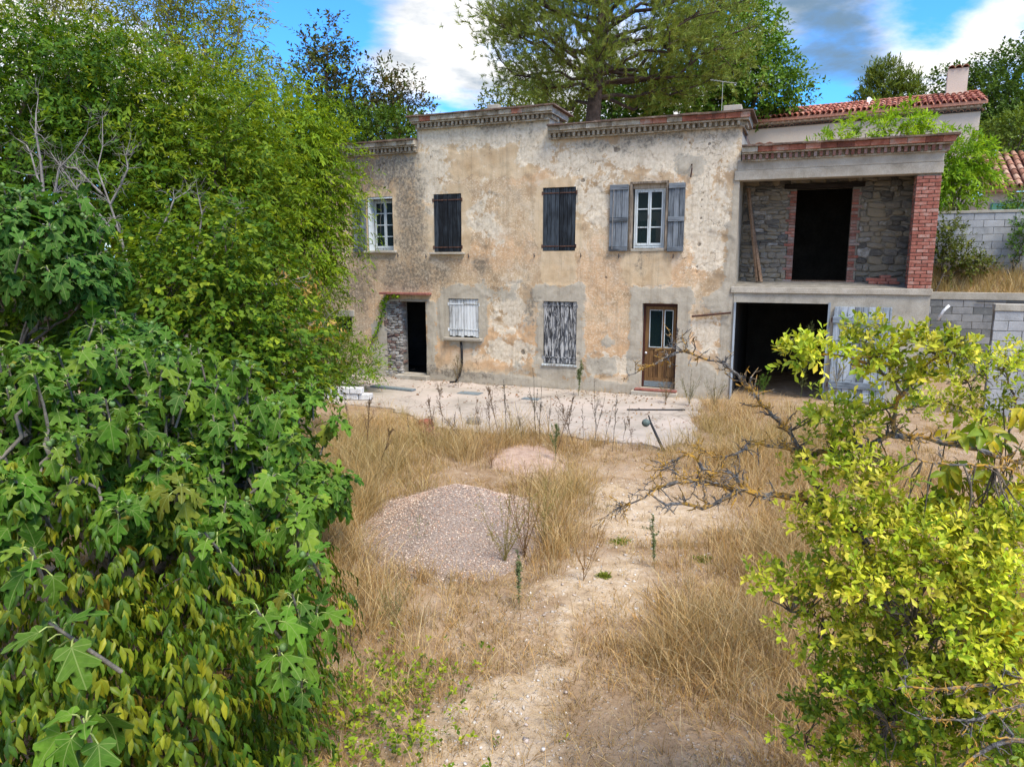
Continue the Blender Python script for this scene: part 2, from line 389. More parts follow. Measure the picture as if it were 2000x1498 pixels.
PATH = np.array([(-0.25, 3.0), (-0.14, 4.26), (0.21, 5.23), (0.64, 6.43), (1.36, 7.8), (1.9, 9.0), (1.7, 10.3)])
APRON = np.array([(-6.9, 16.2), (-4.38, 16.75), (-2.82, 16.1), (-1.78, 14.4), (-0.6, 13.6), (0.6, 13.55), (1.45, 13.1), (2.66, 12.45), (3.3, 12.85), (3.68, 13.6), (3.95, 15.2), (4.6, 16.8), (4.55, 17.15), (-7.5, 22.1)])
def seg_dist(x, y, P):
    d = np.full(np.shape(x), 1e9)
    for a, b_ in zip(P[:-1], P[1:]):
        ab = b_ - a; t_ = np.clip(((x - a[0]) * ab[0] + (y - a[1]) * ab[1]) / (ab @ ab), 0, 1)
        d = np.minimum(d, np.hypot(x - a[0] - t_ * ab[0], y - a[1] - t_ * ab[1]))
    return d
def in_poly(x, y, P):
    r = np.zeros(np.shape(x), bool); j = len(P) - 1
    for i in range(len(P)):
        c = ((P[i, 1] > y) != (P[j, 1] > y)) & (x < (P[j, 0] - P[i, 0]) * (y - P[i, 1]) / (P[j, 1] - P[i, 1] + 1e-12) + P[i, 0])
        r ^= c; j = i
    return r
def pathness(x, y):
    q = np.stack([x, y, 0 * x], -1)
    dd = seg_dist(x, y, PATH) + (fbm(q * 1.6, 3, 5) - 0.5) * 1.3 + (fbm(q * 5, 2, 6) - 0.5) * 0.7
    bare = 1 - np.clip(np.hypot((x - 1.9) / 1.3, (y - 9.3) / 1.5), 0, 1.4) / 1.4
    return np.clip(np.maximum(1.2 - dd / 0.55, bare * 1.5 - 0.3 + (fbm(q * 2.2, 3, 9) - 0.5) * 1.3), 0, 1)
def gheight(x, y):
    x = np.asarray(x, float); y = np.asarray(y, float)
    q = np.stack([x, y, 0 * x], -1)
    near = sstep(45 - np.hypot(x, y - 8), 0, 20)
    edge = np.minimum(seg_dist(x, y, np.vstack([APRON, APRON[:1]])), 1.0)
    flat = np.where(in_poly(x, y, APRON), 0.0, edge)
    h = ((fbm(q * 0.45, 3, 1) - 0.5) * 0.26 + (fbm(q * 2.3, 3, 2) - 0.5) * 0.07) * near * flat
    u, d = to_ud(x, y)
    h += 0.22 * sstep(u, 1.5, 4.5) * sstep(d, -6, -1.5) * sstep(12 - u, 0, 4)
    return h - 0.0

m, t, b = new_mat('dry_stony_soil'); p = geop(t)
pa = t.attr('m1'); sp = t.n('ShaderNodeSeparateColor', {0: pa.outputs['Color']})
n_b = t.noise(p, 0.8, 5.0, 0.65).outputs[0]; n_m = t.noise(p, 5.0, 6.0, 0.7).outputs[0]; n_f = t.noise(p, 48.0, 4.0, 0.75).outputs[0]
v = t.vor(p, 24.0); v2 = t.vor(p, 60.0)
soil = t.ramp(t.math('ADD', t.math('MULTIPLY', n_m, 0.6), t.math('MULTIPLY', n_b, 0.4)), [(0.32, (0.2, 0.125, 0.065)), (0.5, (0.32, 0.22, 0.13)), (0.68, (0.43, 0.325, 0.22))])
sand = t.ramp(n_m, [(0.3, (0.32, 0.225, 0.13)), (0.5, (0.45, 0.335, 0.21)), (0.7, (0.55, 0.445, 0.32))])
c = t.mix(t.step(t.math('ADD', sp.outputs[0], t.math('MULTIPLY', t.math('SUBTRACT', n_m, 0.5), 0.9)), 0.15, 1.0), soil, sand)
peb = t.step(v.outputs['Distance'], 0.34, 0.22)
pebm = t.math('MULTIPLY', peb, t.step(t.noise(p, 2.5, 3.0).outputs[0], 0.42, 0.62))
c = t.mix(t.math('MULTIPLY', pebm, 0.75), c, t.ramp(t.n('ShaderNodeSeparateColor', {0: v.outputs['Color']}).outputs[0], [(0.0, (0.34, 0.26, 0.19)), (0.6, (0.52, 0.45, 0.37)), (1.0, (0.66, 0.61, 0.54))]))
c = t.mix(t.step(n_f, 0.52, 0.72), c, t.mix(1.0, c, (0.55, 0.5, 0.46), 'MULTIPLY'))
hh = t.math('ADD', t.math('MULTIPLY', n_f, 0.5), t.math('ADD', t.math('MULTIPLY', pebm, 0.7), t.math('MULTIPLY', n_m, 1.2)))
setc(t, b, c, 0.95, t.bump(hh, 0.8, 0.025)); M['soil'] = m

def axis_lines(parts):
    out = []
    for a, b_, s in parts: out += list(np.arange(a, b_, s))
    return np.array(sorted(set(np.round(out, 4))))
gx = axis_lines([(-900, -60, 105), (-60, -14, 3.3), (-14, 14, 0.17), (14, 60, 3.3), (60, 1001, 105)])
gy = axis_lines([(-300, -12, 48), (-12, 2, 1.4), (2, 22, 0.17), (22, 60, 3.8), (60, 2400, 195)])
GX, GY = np.meshgrid(gx, gy); V = np.stack([GX, GY, gheight(GX, GY)], -1).reshape(-1, 3)
nx, ny = len(gx), len(gy); I = np.arange(nx * ny).reshape(ny, nx)
F = np.stack([I[:-1, :-1], I[:-1, 1:], I[1:, 1:], I[1:, :-1]], -1).reshape(-1, 4)
pm = pathness(V[:, 0], V[:, 1]); pm = np.where(np.hypot(V[:, 0], V[:, 1] - 8) > 30, 0.1, pm)
tag(link('ground', np_mesh('ground', V, F, smooth=True, attrs={'m1': np.stack([pm, pm * 0, pm * 0], -1)}), M['soil']), 'dry stony yard of pale sandy soil', 'ground', kind='structure')

# raised terrace behind the house and behind the retaining wall
us = axis_lines([(-300, -20, 20), (-20, 40, 0.8), (40, 320, 20)]); ds = axis_lines([(5.36, 7.2, 0.25), (7.2, 30, 1.5), (30, 900, 60)])
UU, DD = np.meshgrid(us, ds); q = np.stack([UU, DD, 0 * UU], -1)
ZZ = 2.42 + 0.62 * sstep(DD, 5.4, 6.5) + (fbm(q * 0.7, 3, 3) - 0.5) * 0.2 * sstep(DD, 5.4, 6.0)
V = (P0 + UU[..., None] * UX + DD[..., None] * DX + ZZ[..., None] * np.array([0, 0, 1])).reshape(-1, 3)
I = np.arange(UU.size).reshape(UU.shape); F = np.stack([I[:-1, :-1], I[:-1, 1:], I[1:, 1:], I[1:, :-1]], -1).reshape(-1, 4)
tag(link('terrace', np_mesh('terrace', V, F, smooth=True, attrs={'m1': np.zeros((len(V), 3))}), M['soil']), 'grassy terrace above the retaining wall', 'terrace', kind='structure')

# concrete apron in front of the facade
m, t, b = new_mat('pinkish_concrete_paving'); p = geop(t)
n_b = t.noise(p, 0.7, 5.0, 0.6).outputs[0]; n_m = t.noise(p, 4.0, 6.0, 0.7).outputs[0]; n_f = t.noise(p, 50.0, 4.0, 0.75).outputs[0]
c = t.ramp(t.math('ADD', t.math('MULTIPLY', n_b, 0.7), t.math('MULTIPLY', n_m, 0.3)), [(0.36, (0.27, 0.235, 0.19)), (0.5, (0.38, 0.325, 0.27)), (0.64, (0.47, 0.39, 0.33))])
cr = t.vor(t.vmath('ADD', p, t.vmath('SCALE', t.noise(p, 1.5, 3.0).outputs['Color']).outputs[0]).outputs[0], 0.55, 'DISTANCE_TO_EDGE').outputs['Distance']
ck = t.step(cr, 0.012, 0.004)
c = t.mix(t.math('MULTIPLY', ck, 0.6), c, (0.12, 0.09, 0.07))
c = t.mix(t.math('MULTIPLY', t.step(n_m, 0.56, 0.68), 0.5), c, (0.26, 0.2, 0.15))
setc(t, b, c, 0.9, t.bump(t.math('SUBTRACT', t.math('ADD', n_f, n_m), ck), 0.3, 0.01)); M['apron'] = m
pts = []
AP = np.vstack([APRON, APRON[:1]])
for a, b_ in zip(AP[:-1], AP[1:]):
    L = np.linalg.norm(b_ - a); k = max(2, int(L / 0.18))
    for i in range(k):
        pt = a + (b_ - a) * i / k; pt = pt + (np.array([vnoise(np.array([pt[0] * 3, pt[1] * 3, 0.])), vnoise(np.array([pt[0] * 3, pt[1] * 3, 9.]))]) - 0.5) * 0.3
        pts.append(pt)
bm = bmesh.new(); vsb = [bm.verts.new((p_[0], p_[1], -0.05)) for p_ in pts]; f = bm.faces.new(vsb)
if f.normal.z < 0: f.normal_flip()
ret = bmesh.ops.extrude_face_region(bm, geom=[f]); bmesh.ops.translate(bm, vec=(0, 0, 0.085), verts=[x for x in ret['geom'] if isinstance(x, bmesh.types.BMVert)])
bmesh.ops.recalc_face_normals(bm, faces=bm.faces); bmesh.ops.triangulate(bm, faces=bm.faces)
me = bpy.data.meshes.new('concrete_apron'); bm.to_mesh(me); bm.free()
tag(link('concrete_apron', me, M['apron']), 'cracked pinkish concrete apron along the foot of the farmhouse', 'pavement', kind='structure')

# ------------------------------------------------------------------ the farmhouse
house = empty('farmhouse', tuple(P0), -YAW)
tag(house, 'abandoned two-storey farmhouse with stained ochre plaster and stepped parapets', 'house')

OPEN = [(0.0, 0.87, 0.2, 2.33), (-0.33, 0.5, 3.66, 5.2), (-2.65, -1.77, 3.62, 5.21), (-5.82, -4.98, 3.61, 5.16), (-7.93, -7.11, 3.66, 5.15),
        (-5.4, -4.49, 1.28, 2.35), (-2.61, -1.7, 0.68, 2.33), (-7.4, -6.12, 0.17, 2.24), (-9.27, -8.6, 1.28, 1.75)]
def blob(u, z, u0, u1, z0, z1, soft=0.3):
    ru, rz = (u1 - u0) / 2, (z1 - z0) / 2; k = min(ru, rz) * 0.7
    du, dz = np.abs(u - (u0 + u1) / 2) - ru + k, np.abs(z - (z0 + z1) / 2) - rz + k
    s = k - np.hypot(np.maximum(du, 0), np.maximum(dz, 0)) - np.minimum(np.maximum(du, dz), 0)
    return np.clip(0.5 + s / soft, 0, 1)
def ell(u, z, cu, cz, ru, rz):
    return np.clip(1.0 - 0.5 * np.hypot((u - cu) / ru, (z - cz) / rz), 0, 1)
def mx(*a):
    r = a[0]
    for x in a[1:]: r = np.maximum(r, x)
    return r
def wall_masks(u, z):
    cement = mx(blob(u, z, -5.72, -4.2, 1.0, 2.75), ell(u, z, -3.9, 2.55, .5, .25) * .8, blob(u, z, -2.95, -1.45, 2.3, 2.78), blob(u, z, -2.8, -1.5, 0.3, 2.5),
                blob(u, z, -0.32, 0.0, 0.0, 2.5, .2), blob(u, z, -0.3, 1.25, 2.3, 2.75), blob(u, z, 0.85, 1.18, 0.0, 2.5, .22), blob(u, z, 0.9, 1.9, -0.2, 0.9), blob(u, z, 1.9, 2.4, -0.2, 2.9, .16),
                blob(u, z, 1.92, 2.4, 2.7, 4.3, .2), blob(u, z, 2.02, 2.4, 4.1, 5.3, .12), blob(u, z, -12, 3, -0.6, 0.33), blob(u, z, -7.95, -7.3, 0.2, 1.55), blob(u, z, -6.15, -5.8, 0.2, 2.3, .2) * .85,
                ell(u, z, -2.2, .45, .9, .4), ell(u, z, -0.9, 1.35, .18, .14), blob(u, z, -1.5, -.6, .45, .95) * .9, blob(u, z, .75, 1.35, 5.35, 5.8) * .95, ell(u, z, 1.75, 2.38, .27, .27) * 1.1)
    smooth = mx(blob(u, z, -6.3, -2.4, 6.05, 7.2, .5), blob(u, z, -6.3, -2.75, 5.5, 6.3, .5) * .98, blob(u, z, -6.02, -4.66, 3.45, 5.42), blob(u, z, -2.86, -1.56, 3.5, 5.45), blob(u, z, -8.15, -6.95, 3.5, 5.35), blob(u, z, -2.72, -1.72, 2.7, 3.6, .2),
                blob(u, z, -0.55, 0.7, 2.75, 3.65), blob(u, z, -7.5, -5.9, 2.2, 2.5))
    lime = mx(blob(u, z, -6.4, -2.4, 6.3, 7.4, .5), ell(u, z, -5.9, 5.6, .5, .9), blob(u, z, -3.4, -2.3, 5.7, 7.2, .5), ell(u, z, 0.2, 6.0, 1.7, .55), ell(u, z, -1.6, 5.75, .9, .3), ell(u, z, 1.5, 5.9, .7, .7), ell(u, z, -1.35, 4.9, .5, .6), ell(u, z, 1.4, 4.5, .55, .9), ell(u, z, 1.6, 3.6, .4, .5), ell(u, z, -3.6, .95, .9, .3), ell(u, z, -.8, .75, .8, .25),
              ell(u, z, -3.6, 2.1, .7, .7) * .9, ell(u, z, -7.1, 6.0, .7, .4), ell(u, z, 1.6, 1.7, .35, .5), ell(u, z, -4.3, 4.4, .4, .9) * .8, blob(u, z, -2.5, 2.1, 5.35, 6.5, .6) * .62)
    stain = mx(blob(u, z, -9.6, -6.4, 5.3, 6.5, 1.2) * .95, ell(u, z, -6.55, 4.6, .45, 1.7), blob(u, z, -7.5, -5.85, 2.5, 3.4, .9), ell(u, z, -8.3, 2.6, .5, .7), ell(u, z, -7.75, 3.1, .16, .3), ell(u, z, -5.6, 3.1, .5, .5) * .8, ell(u, z, -3.0, 2.2, .25, .9) * .7, ell(u, z, 0, 6.3, 2.2, .3) * .8,
               ell(u, z, -3.6, 6.85, 1.2, .2) * .8, ell(u, z, -4.4, 3.25, .2, .25), blob(u, z, -12, -8.9, 0, 6.5, 1.0) * .8, ell(u, z, -5.6, .3, 1.4, .2) * .8, ell(u, z, .05, 3.4, .3, .5) * .6)
    orange = mx(blob(u, z, -6.2, 1.2, 0.4, 1.9, .9) * .85, ell(u, z, -4.2, 3.6, 1.3, .5), ell(u, z, -3.2, 1.4, .7, .7), ell(u, z, 1.5, 1.6, .5, .6), ell(u, z, -1.2, 2.9, .9, .9), ell(u, z, .8, 3.3, .3, .7), ell(u, z, -6.0, 1.6, .35, .8),
                ell(u, z, -7.7, 1.7, .5, 1.3), ell(u, z, 1.3, 3.4, .5, .5), ell(u, z, -3.0, 5.5, .8, .35) * .8, ell(u, z, -5.0, 5.9, .9, .35) * .8, ell(u, z, .85, 4.9, .25, .6), ell(u, z, -4.2, .62, .9, .2) * 1.1, ell(u, z, -2.2, 3.1, .45, .5) * .9)
    crack = mx(blob(u, z, -2.4, 2.1, 5.2, 6.5, .5), blob(u, z, -5, 1, .3, 1.0, .4) * .9, blob(u, z, -6.2, -2.6, 5.9, 7, .5) * .7, blob(u, z, .6, 2.1, 2.9, 5.5, .6) * .7)
    rough = mx(blob(u, z, -6.9, -2.6, 2.0, 5.8, .9), blob(u, z, -9, -6, .8, 5.5, .8) * .8, blob(u, z, -1.9, .2, 1.0, 5.2, .8) * .85, blob(u, z, 0.6, 2.1, 1.0, 5.4, .8) * .7)
    hole = np.zeros_like(u)
    for hu, hz, hr in [(1.33, 4.78, .05), (1.33, 4.62, .035), (1.33, 4.36, .06), (1.32, 4.03, .035), (1.31, 3.75, .075), (1.31, 3.56, .035), (1.28, 3.22, .05), (1.28, 3.1, .05), (1.45, 3.25, .04), (1.35, 4.95, .045), (-0.75, 6.05, .13), (1.0, 6.1, .07), (1.45, 6.05, .07), (-1.6, 5.35, .09), (-0.95, 2.95, .06), (-1.65, .98, .05), (-7.5, 5.98, .1), (-7.35, 6.05, .07), (-6.75, 4.95, .04), (-3.2, .95, .12)]:
        hole = np.maximum(hole, np.clip(1.0 - 0.5 * np.hypot(u - hu, z - hz) / (hr * 0.62), 0, 1))
    return np.stack([cement, lime, stain, smooth], -1), np.stack([orange, crack, rough, hole], -1)

m, t, b = new_mat('old_stained_plaster'); p = objc(t)
A1 = t.attr('m1'); A2 = t.attr('m2')
s1 = t.n('ShaderNodeSeparateColor', {0: A1.outputs['Color']}); s2 = t.n('ShaderNodeSeparateColor', {0: A2.outputs['Color']})
big = t.noise(p, 0.55, 5.0, 0.6).outputs[0]; mid = t.noise(p, 2.2, 6.0, 0.68, 0.3).outputs[0]; fin = t.noise(p, 13.0, 5.0, 0.7).outputs[0]; spk = t.noise(p, 46.0, 3.0, 0.7).outputs[0]
edge = t.math('ADD', t.math('MULTIPLY', t.math('SUBTRACT', mid, 0.5), 1.9), t.math('MULTIPLY', t.math('SUBTRACT', fin, 0.5), 0.7))
def crisp(mask, lo=0.46, hi=0.54, amp=1.25): return t.step(t.math('ADD', mask, t.math('MULTIPLY', edge, amp)), lo, hi)
base = t.ramp(t.math('ADD', t.math('MULTIPLY', mid, 0.55), t.math('MULTIPLY', big, 0.45)), [(0.34, (0.26, 0.185, 0.11)), (0.46, (0.4, 0.295, 0.19)), (0.56, (0.49, 0.395, 0.28)), (0.68, (0.56, 0.5, 0.41))])
base = t.mix(t.math('MULTIPLY', crisp(s2.outputs[0], 0.35, 0.72), 0.54), base, t.ramp(fin, [(0.3, (0.44, 0.25, 0.13)), (0.55, (0.56, 0.35, 0.195)), (0.75, (0.62, 0.45, 0.3))]))
bl = t.noise(t.vmath('ADD', p, (4.0, 2.0, 8.0)).outputs[0], 1.1, 7.0, 0.66, 0.6).outputs[0]
base = t.mix(t.math('MULTIPLY', t.step(bl, 0.52, 0.64), 0.5), base, (0.3, 0.255, 0.2))
base = t.mix(t.math('MULTIPLY', t.step(bl, 0.46, 0.36), 0.5), base, (0.6, 0.54, 0.45))
rg = crisp(s2.outputs[2], 0.4, 0.65)
fl = t.noise(p, 22.0, 6.0, 0.75, 0.5).outputs[0]
base = t.mix(t.math('MULTIPLY', t.math('MULTIPLY', rg, t.step(fl, 0.51, 0.6)), 0.8), base, (0.58, 0.5, 0.39))
base = t.mix(t.math('MULTIPLY', rg, t.math('MULTIPLY', t.step(fl, 0.44, 0.36), 0.5)), base, (0.24, 0.18, 0.12))
sm = crisp(s1.outputs[2] if False else A1.outputs['Alpha'], 0.46, 0.55, 0.75)
base = t.mix(t.math('MULTIPLY', sm, 0.85), base, t.ramp(t.math('ADD', t.math('MULTIPLY', big, 0.6), t.math('MULTIPLY', mid, 0.4)), [(0.36, (0.4, 0.29, 0.175)), (0.5, (0.5, 0.4, 0.275)), (0.66, (0.57, 0.485, 0.365))]))
li = crisp(s1.outputs[1], 0.48, 0.56)
base = t.mix(t.math('MULTIPLY', li, 0.85), base, t.ramp(fin, [(0.3, (0.38, 0.325, 0.245)), (0.5, (0.55, 0.5, 0.415)), (0.7, (0.66, 0.615, 0.53))]))
ce = crisp(s1.outputs[0], 0.46, 0.54, 1.15)
base = t.mix(t.math('MULTIPLY', ce, 0.93), base, t.ramp(t.math('ADD', t.math('MULTIPLY', mid, 0.6), t.math('MULTIPLY', fin, 0.4)), [(0.3, (0.25, 0.225, 0.185)), (0.5, (0.35, 0.325, 0.275)), (0.7, (0.43, 0.405, 0.35))]))
stk = t.noise(t.scale(p, (7, 7, 0.5)), 1.0, 5.0, 0.7, 0.4).outputs[0]
stn = t.math('MULTIPLY', t.step(t.math('ADD', s1.outputs[2], t.math('ADD', t.math('MULTIPLY', edge, 1.0), t.math('MULTIPLY', t.math('SUBTRACT', stk, 0.5), 0.7))), 0.3, 0.8), t.step(fin, 0.28, 0.6))
base = t.mix(t.math('MULTIPLY', stn, 0.86), base, (0.12, 0.105, 0.085))
base = t.mix(t.math('MULTIPLY', t.math('SUBTRACT', 1.0, t.step(stk, 0.36, 0.5)), 0.26), base, (0.2, 0.165, 0.12))
wv = t.vmath('ADD', p, t.vmath('MULTIPLY', t.noise(p, 2.6, 5.0, 0.7).outputs['Color'], (0.55, 0.55, 0.55)).outputs[0]).outputs[0]
cd_ = t.vor(wv, 1.35, 'DISTANCE_TO_EDGE').outputs['Distance']
ck = t.math('MULTIPLY', t.math('MULTIPLY', t.step(cd_, 0.015, 0.004), t.step(t.noise(p, 1.7, 3.0).outputs[0], 0.44, 0.58)), crisp(s2.outputs[1], 0.35, 0.6))
hl = crisp(A2.outputs['Alpha'], 0.5, 0.62, 0.45)
base = t.mix(t.math('MULTIPLY', ck, 0.62), base, (0.1, 0.08, 0.06))
base = t.mix(t.math('MULTIPLY', t.math('MULTIPLY', hl, t.step(fin, 0.3, 0.52)), 0.75), base, (0.09, 0.075, 0.06))  # the dark inside the holes is put into the colour too
base = t.mix(t.math('MULTIPLY', t.step(spk, 0.5, 0.75), 0.2), base, t.mix(1.0, base, (0.5, 0.48, 0.45), 'MULTIPLY'))
hgt = t.math('ADD', t.math('MULTIPLY', fl, 1.1), t.math('ADD', t.math('MULTIPLY', spk, 0.35), t.math('MULTIPLY', fin, 0.6)))
hgt = t.math('SUBTRACT', t.math('ADD', hgt, t.math('ADD', t.math('MULTIPLY', ce, 0.5), t.math('MULTIPLY', sm, 0.35))), t.math('ADD', t.math('MULTIPLY', ck, 2.5), t.math('MULTIPLY', hl, 2.5)))
base = t.mix(1.0, base, (1.13, 1.08, 1.0), 'MULTIPLY')
setc(t, b, base, 0.95, t.bump(hgt, 0.5, 0.012)); M['plaster'] = m

def wall_mesh(name, u0, u1, z0, ztop, opens, res, brk_u=(), hidden=None):
    """facade skin: fine grid with real relief, openings left out; ztop(u) gives the top"""
    ub = sorted(set([u0, u1] + [o[0] for o in opens] + [o[1] for o in opens] + list(brk_u)))
    tops = sorted(set(ztop(np.array([(a + b_) / 2 for a, b_ in zip(ub[:-1], ub[1:])]))))
    zb = sorted(set([z0] + [o[2] for o in opens] + [o[3] for o in opens] + list(tops)))
    def fill(bs, r):
        out = []
        for a, b_ in zip(bs[:-1], bs[1:]):
            rr = r if hidden is None or a > hidden else r * 6
            k = max(1, int(round((b_ - a) / rr))); out += list(a + (b_ - a) * np.arange(k) / k)
        return np.array(out + [bs[-1]])
    ul = fill(ub, res)
    hidden, h2 = None, hidden
    zl = fill(zb, res)
    U, Z = np.meshgrid(ul, zl); uc = (ul[:-1] + ul[1:]) / 2; zc = (zl[:-1] + zl[1:]) / 2
    UC, ZC = np.meshgrid(uc, zc); keep = ZC < ztop(UC)
    for o in opens: keep &= ~((UC > o[0]) & (UC < o[1]) & (ZC > o[2]) & (ZC < o[3]))
    m1, m2 = wall_masks(U, Z); q = np.stack([U * 2.0, Z * 2.0, 0 * U], -1)
    e = (fbm(q * 1.7, 4, 21) - 0.5) * 0.9
    D = (fbm(q * 0.8, 3, 31) - 0.5) * 0.035 + (fbm(q * 4, 3, 33) - 0.5) * 0.014
    D += sstep(m1[..., 1] + e, 0.47, 0.56) * 0.014 - sstep(m1[..., 0] + e * 0.8, 0.46, 0.53) * 0.010
    D += sstep(m2[..., 3] + e * 0.4, 0.5, 0.62) * 0.02
    D = D * 1.0
    I = np.arange(U.size).reshape(U.shape)
    F = np.stack([I[:-1, :-1], I[:-1, 1:], I[1:, 1:], I[1:, :-1]], -1)[keep]
    V = np.stack([U, D, Z], -1).reshape(-1, 3)
    used = np.unique(F); mp = -np.ones(len(V), int); mp[used] = np.arange(len(used))
    return np_mesh(name, V[used], mp[F], smooth=True, attrs={'m1': m1.reshape(-1, 4)[used], 'm2': m2.reshape(-1, 4)[used]})

def ztop_abc(u): return np.where(u < -6.25, 6.36, np.where(u < -2.52, 6.95, 6.44))
link('plaster_wall', wall_mesh('plaster_wall', -12.0, 2.17, -0.35, ztop_abc, OPEN, 0.035, (-6.25, -2.52), hidden=-9.6), M['plaster'], house)

# masonry behind the plaster skin: reveals, return walls, floors, roofs (all one shell with the openings left free)
def reveals(o, depth=0.3, mat_='concrete', name='window_reveal', bottom=True):
    u0, u1, z0, z1 = o; k = 0.05
    mb = MB()
    mb.box((u0 - k, 0.02, z0 - k), (u0, depth, z1 + k)); mb.box((u1, 0.02, z0 - k), (u1 + k, depth, z1 + k))
    mb.box((u0, 0.02, z1), (u1, depth, z1 + k))
    if bottom: mb.box((u0, 0.02, z0 - k), (u1, depth, z0))
    return mb.build(name, M[mat_], house)
for o in OPEN: reveals(o)
shell = MB()
shell.box((-12.0, 0.05, -0.3), (-11.7, 5.3, 6.3))                 # left gable
for u0, u1, z0, z1 in [(-11.7, -1.45, -0.3, 6.3), (-0.35, 6.24, -0.3, 5.5), (-0.35, 2.17, 5.5, 6.3), (-1.45, -0.35, -0.3, 3.0), (-1.45, -0.35, 4.9, 6.3)]:
    shell.box((u0, 5.0, z0), (u1, 5.3, z1))                        # back wall with one window left open
shell.box((-6.2, 0.05, 6.0), (-2.55, 5.3, 6.3))
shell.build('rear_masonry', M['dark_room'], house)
rm = MB()
rm.box((-11.7, 0.1, 2.55), (2.0, 5.0, 2.7)); rm.box((-3.6, 0.35, -0.2), (-3.45, 5.0, 2.5)); rm.box((-3.6, 0.35, 2.75), (-3.45, 5.0, 6.0))
rm.box((-11.7, 0.05, -0.3), (2.2, 5.0, 0.02)); rm.box((-6.0, 0.35, 0.02), (-5.85, 5.0, 2.5)); rm.box((-8.4, 2.5, 0.02), (-6.0, 2.65, 2.5)); rm.box((-6.4, 0.35, 2.75), (-6.25, 5, 6))
rm.build('added_partitions', M['dark_room'], house)  # floors, plus unseen partitions added to keep the rooms dark
rf = MB()
rf.box((-12.1, 0.06, 6.2), (-6.25, 5.4, 6.34)); rf.box((-6.25, 0.06, 6.75), (-2.52, 5.4, 6.9)); rf.box((-2.52, 0.06, 6.25), (2.16, 5.4, 6.42))
rf.box((-6.24, 5.1, 6.3), (-2.53, 5.3, 6.75)); rf.box((-6.22, 0.06, 6.3), (-6.02, 5.1, 6.75)); rf.box((-2.76, 0.06, 6.3), (-2.56, 5.1, 6.75))
rf.build('flat_roof', M['cornice_lip'], house)
ret = MB(); ret.box((1.86, 0.03, -0.3), (2.168, 5.0, 6.25)); ret.build('return_wall', M['concrete'], house)
# visible upper edges of the taller middle block
box('parapet_flank', (-6.29, 0.005, 6.34), (-6.252, 2.5, 6.93), M['concrete'], house); box('parapet_flank', (-2.518, 0.005, 6.42), (-2.48, 2.5, 6.93), M['concrete'], house)

# exposed rubble beside the left door
def stone_meshes(n, seed):
    rs = np.random.default_rng(seed); out = []
    for k in range(n):
        bm = bmesh.new(); bmesh.ops.create_icosphere(bm, subdivisions=2, radius=1.0)
        pw = rs.uniform(0.42, 0.7)
        for v_ in bm.verts:
            c = np.array(v_.co); c = np.sign(c) * np.abs(c) ** pw
            c *= 1 + (fbm(c * 1.3 + k * 7.7, 2, 40 + k) - 0.5) * 0.5
            v_.co = c * 0.5
        me = bpy.data.meshes.new('stone'); bm.to_mesh(me); bm.free(); me.materials.append(M['stone']); out.append(me)
    return out
STONES = stone_meshes(14, 5)
PALE = []
for me_ in STONES[:8]:
    c_ = me_.copy(); c_.materials.clear(); c_.materials.append(M['stone_pale']); PALE.append(c_)
def stone_field(parent, u0, u1, z0, z1, d, hmin, hmax, wmin, wmax, depth, skip=None, pool=None):
    z = z0
    while z < z1 - 0.02:
        h = min(random.uniform(hmin, hmax), z1 - z); u = u0 - random.uniform(0, wmin)
        while u < u1:
            wd = random.uniform(wmin, wmax); a, b_ = max(u, u0), min(u + wd, u1); u += wd
            if b_ - a < 0.05: continue
            hj = h * random.uniform(0.7, 1.25)
            if skip and skip((a + b_) / 2, z + h / 2, (b_ - a) / 2): continue
            o = link('stone', random.choice(pool or STONES), None, parent, loc=((a + b_) / 2, d + random.uniform(-0.012, 0.02), z + h / 2), rot=(random.uniform(-.08, .08), random.uniform(-.22, .22), random.choice((0, math.pi))), scale=((b_ - a) * 1.06, depth, hj * 1.04))
        z += h * 0.97
jamb = box('door_jamb_rubble', (-7.42, 0.06, 0.1), (-6.96, 0.4, 2.26), M['mortar'], house)
stone_field(jamb, -7.5, -6.93, 0.05, 2.28, 0.05, 0.05, 0.1, 0.08, 0.24, 0.13, pool=PALE)
stone_field(jamb, -7.0, -6.93, 0.1, 2.24, 0.22, 0.08, 0.14, 0.06, 0.08, 0.22, pool=PALE)

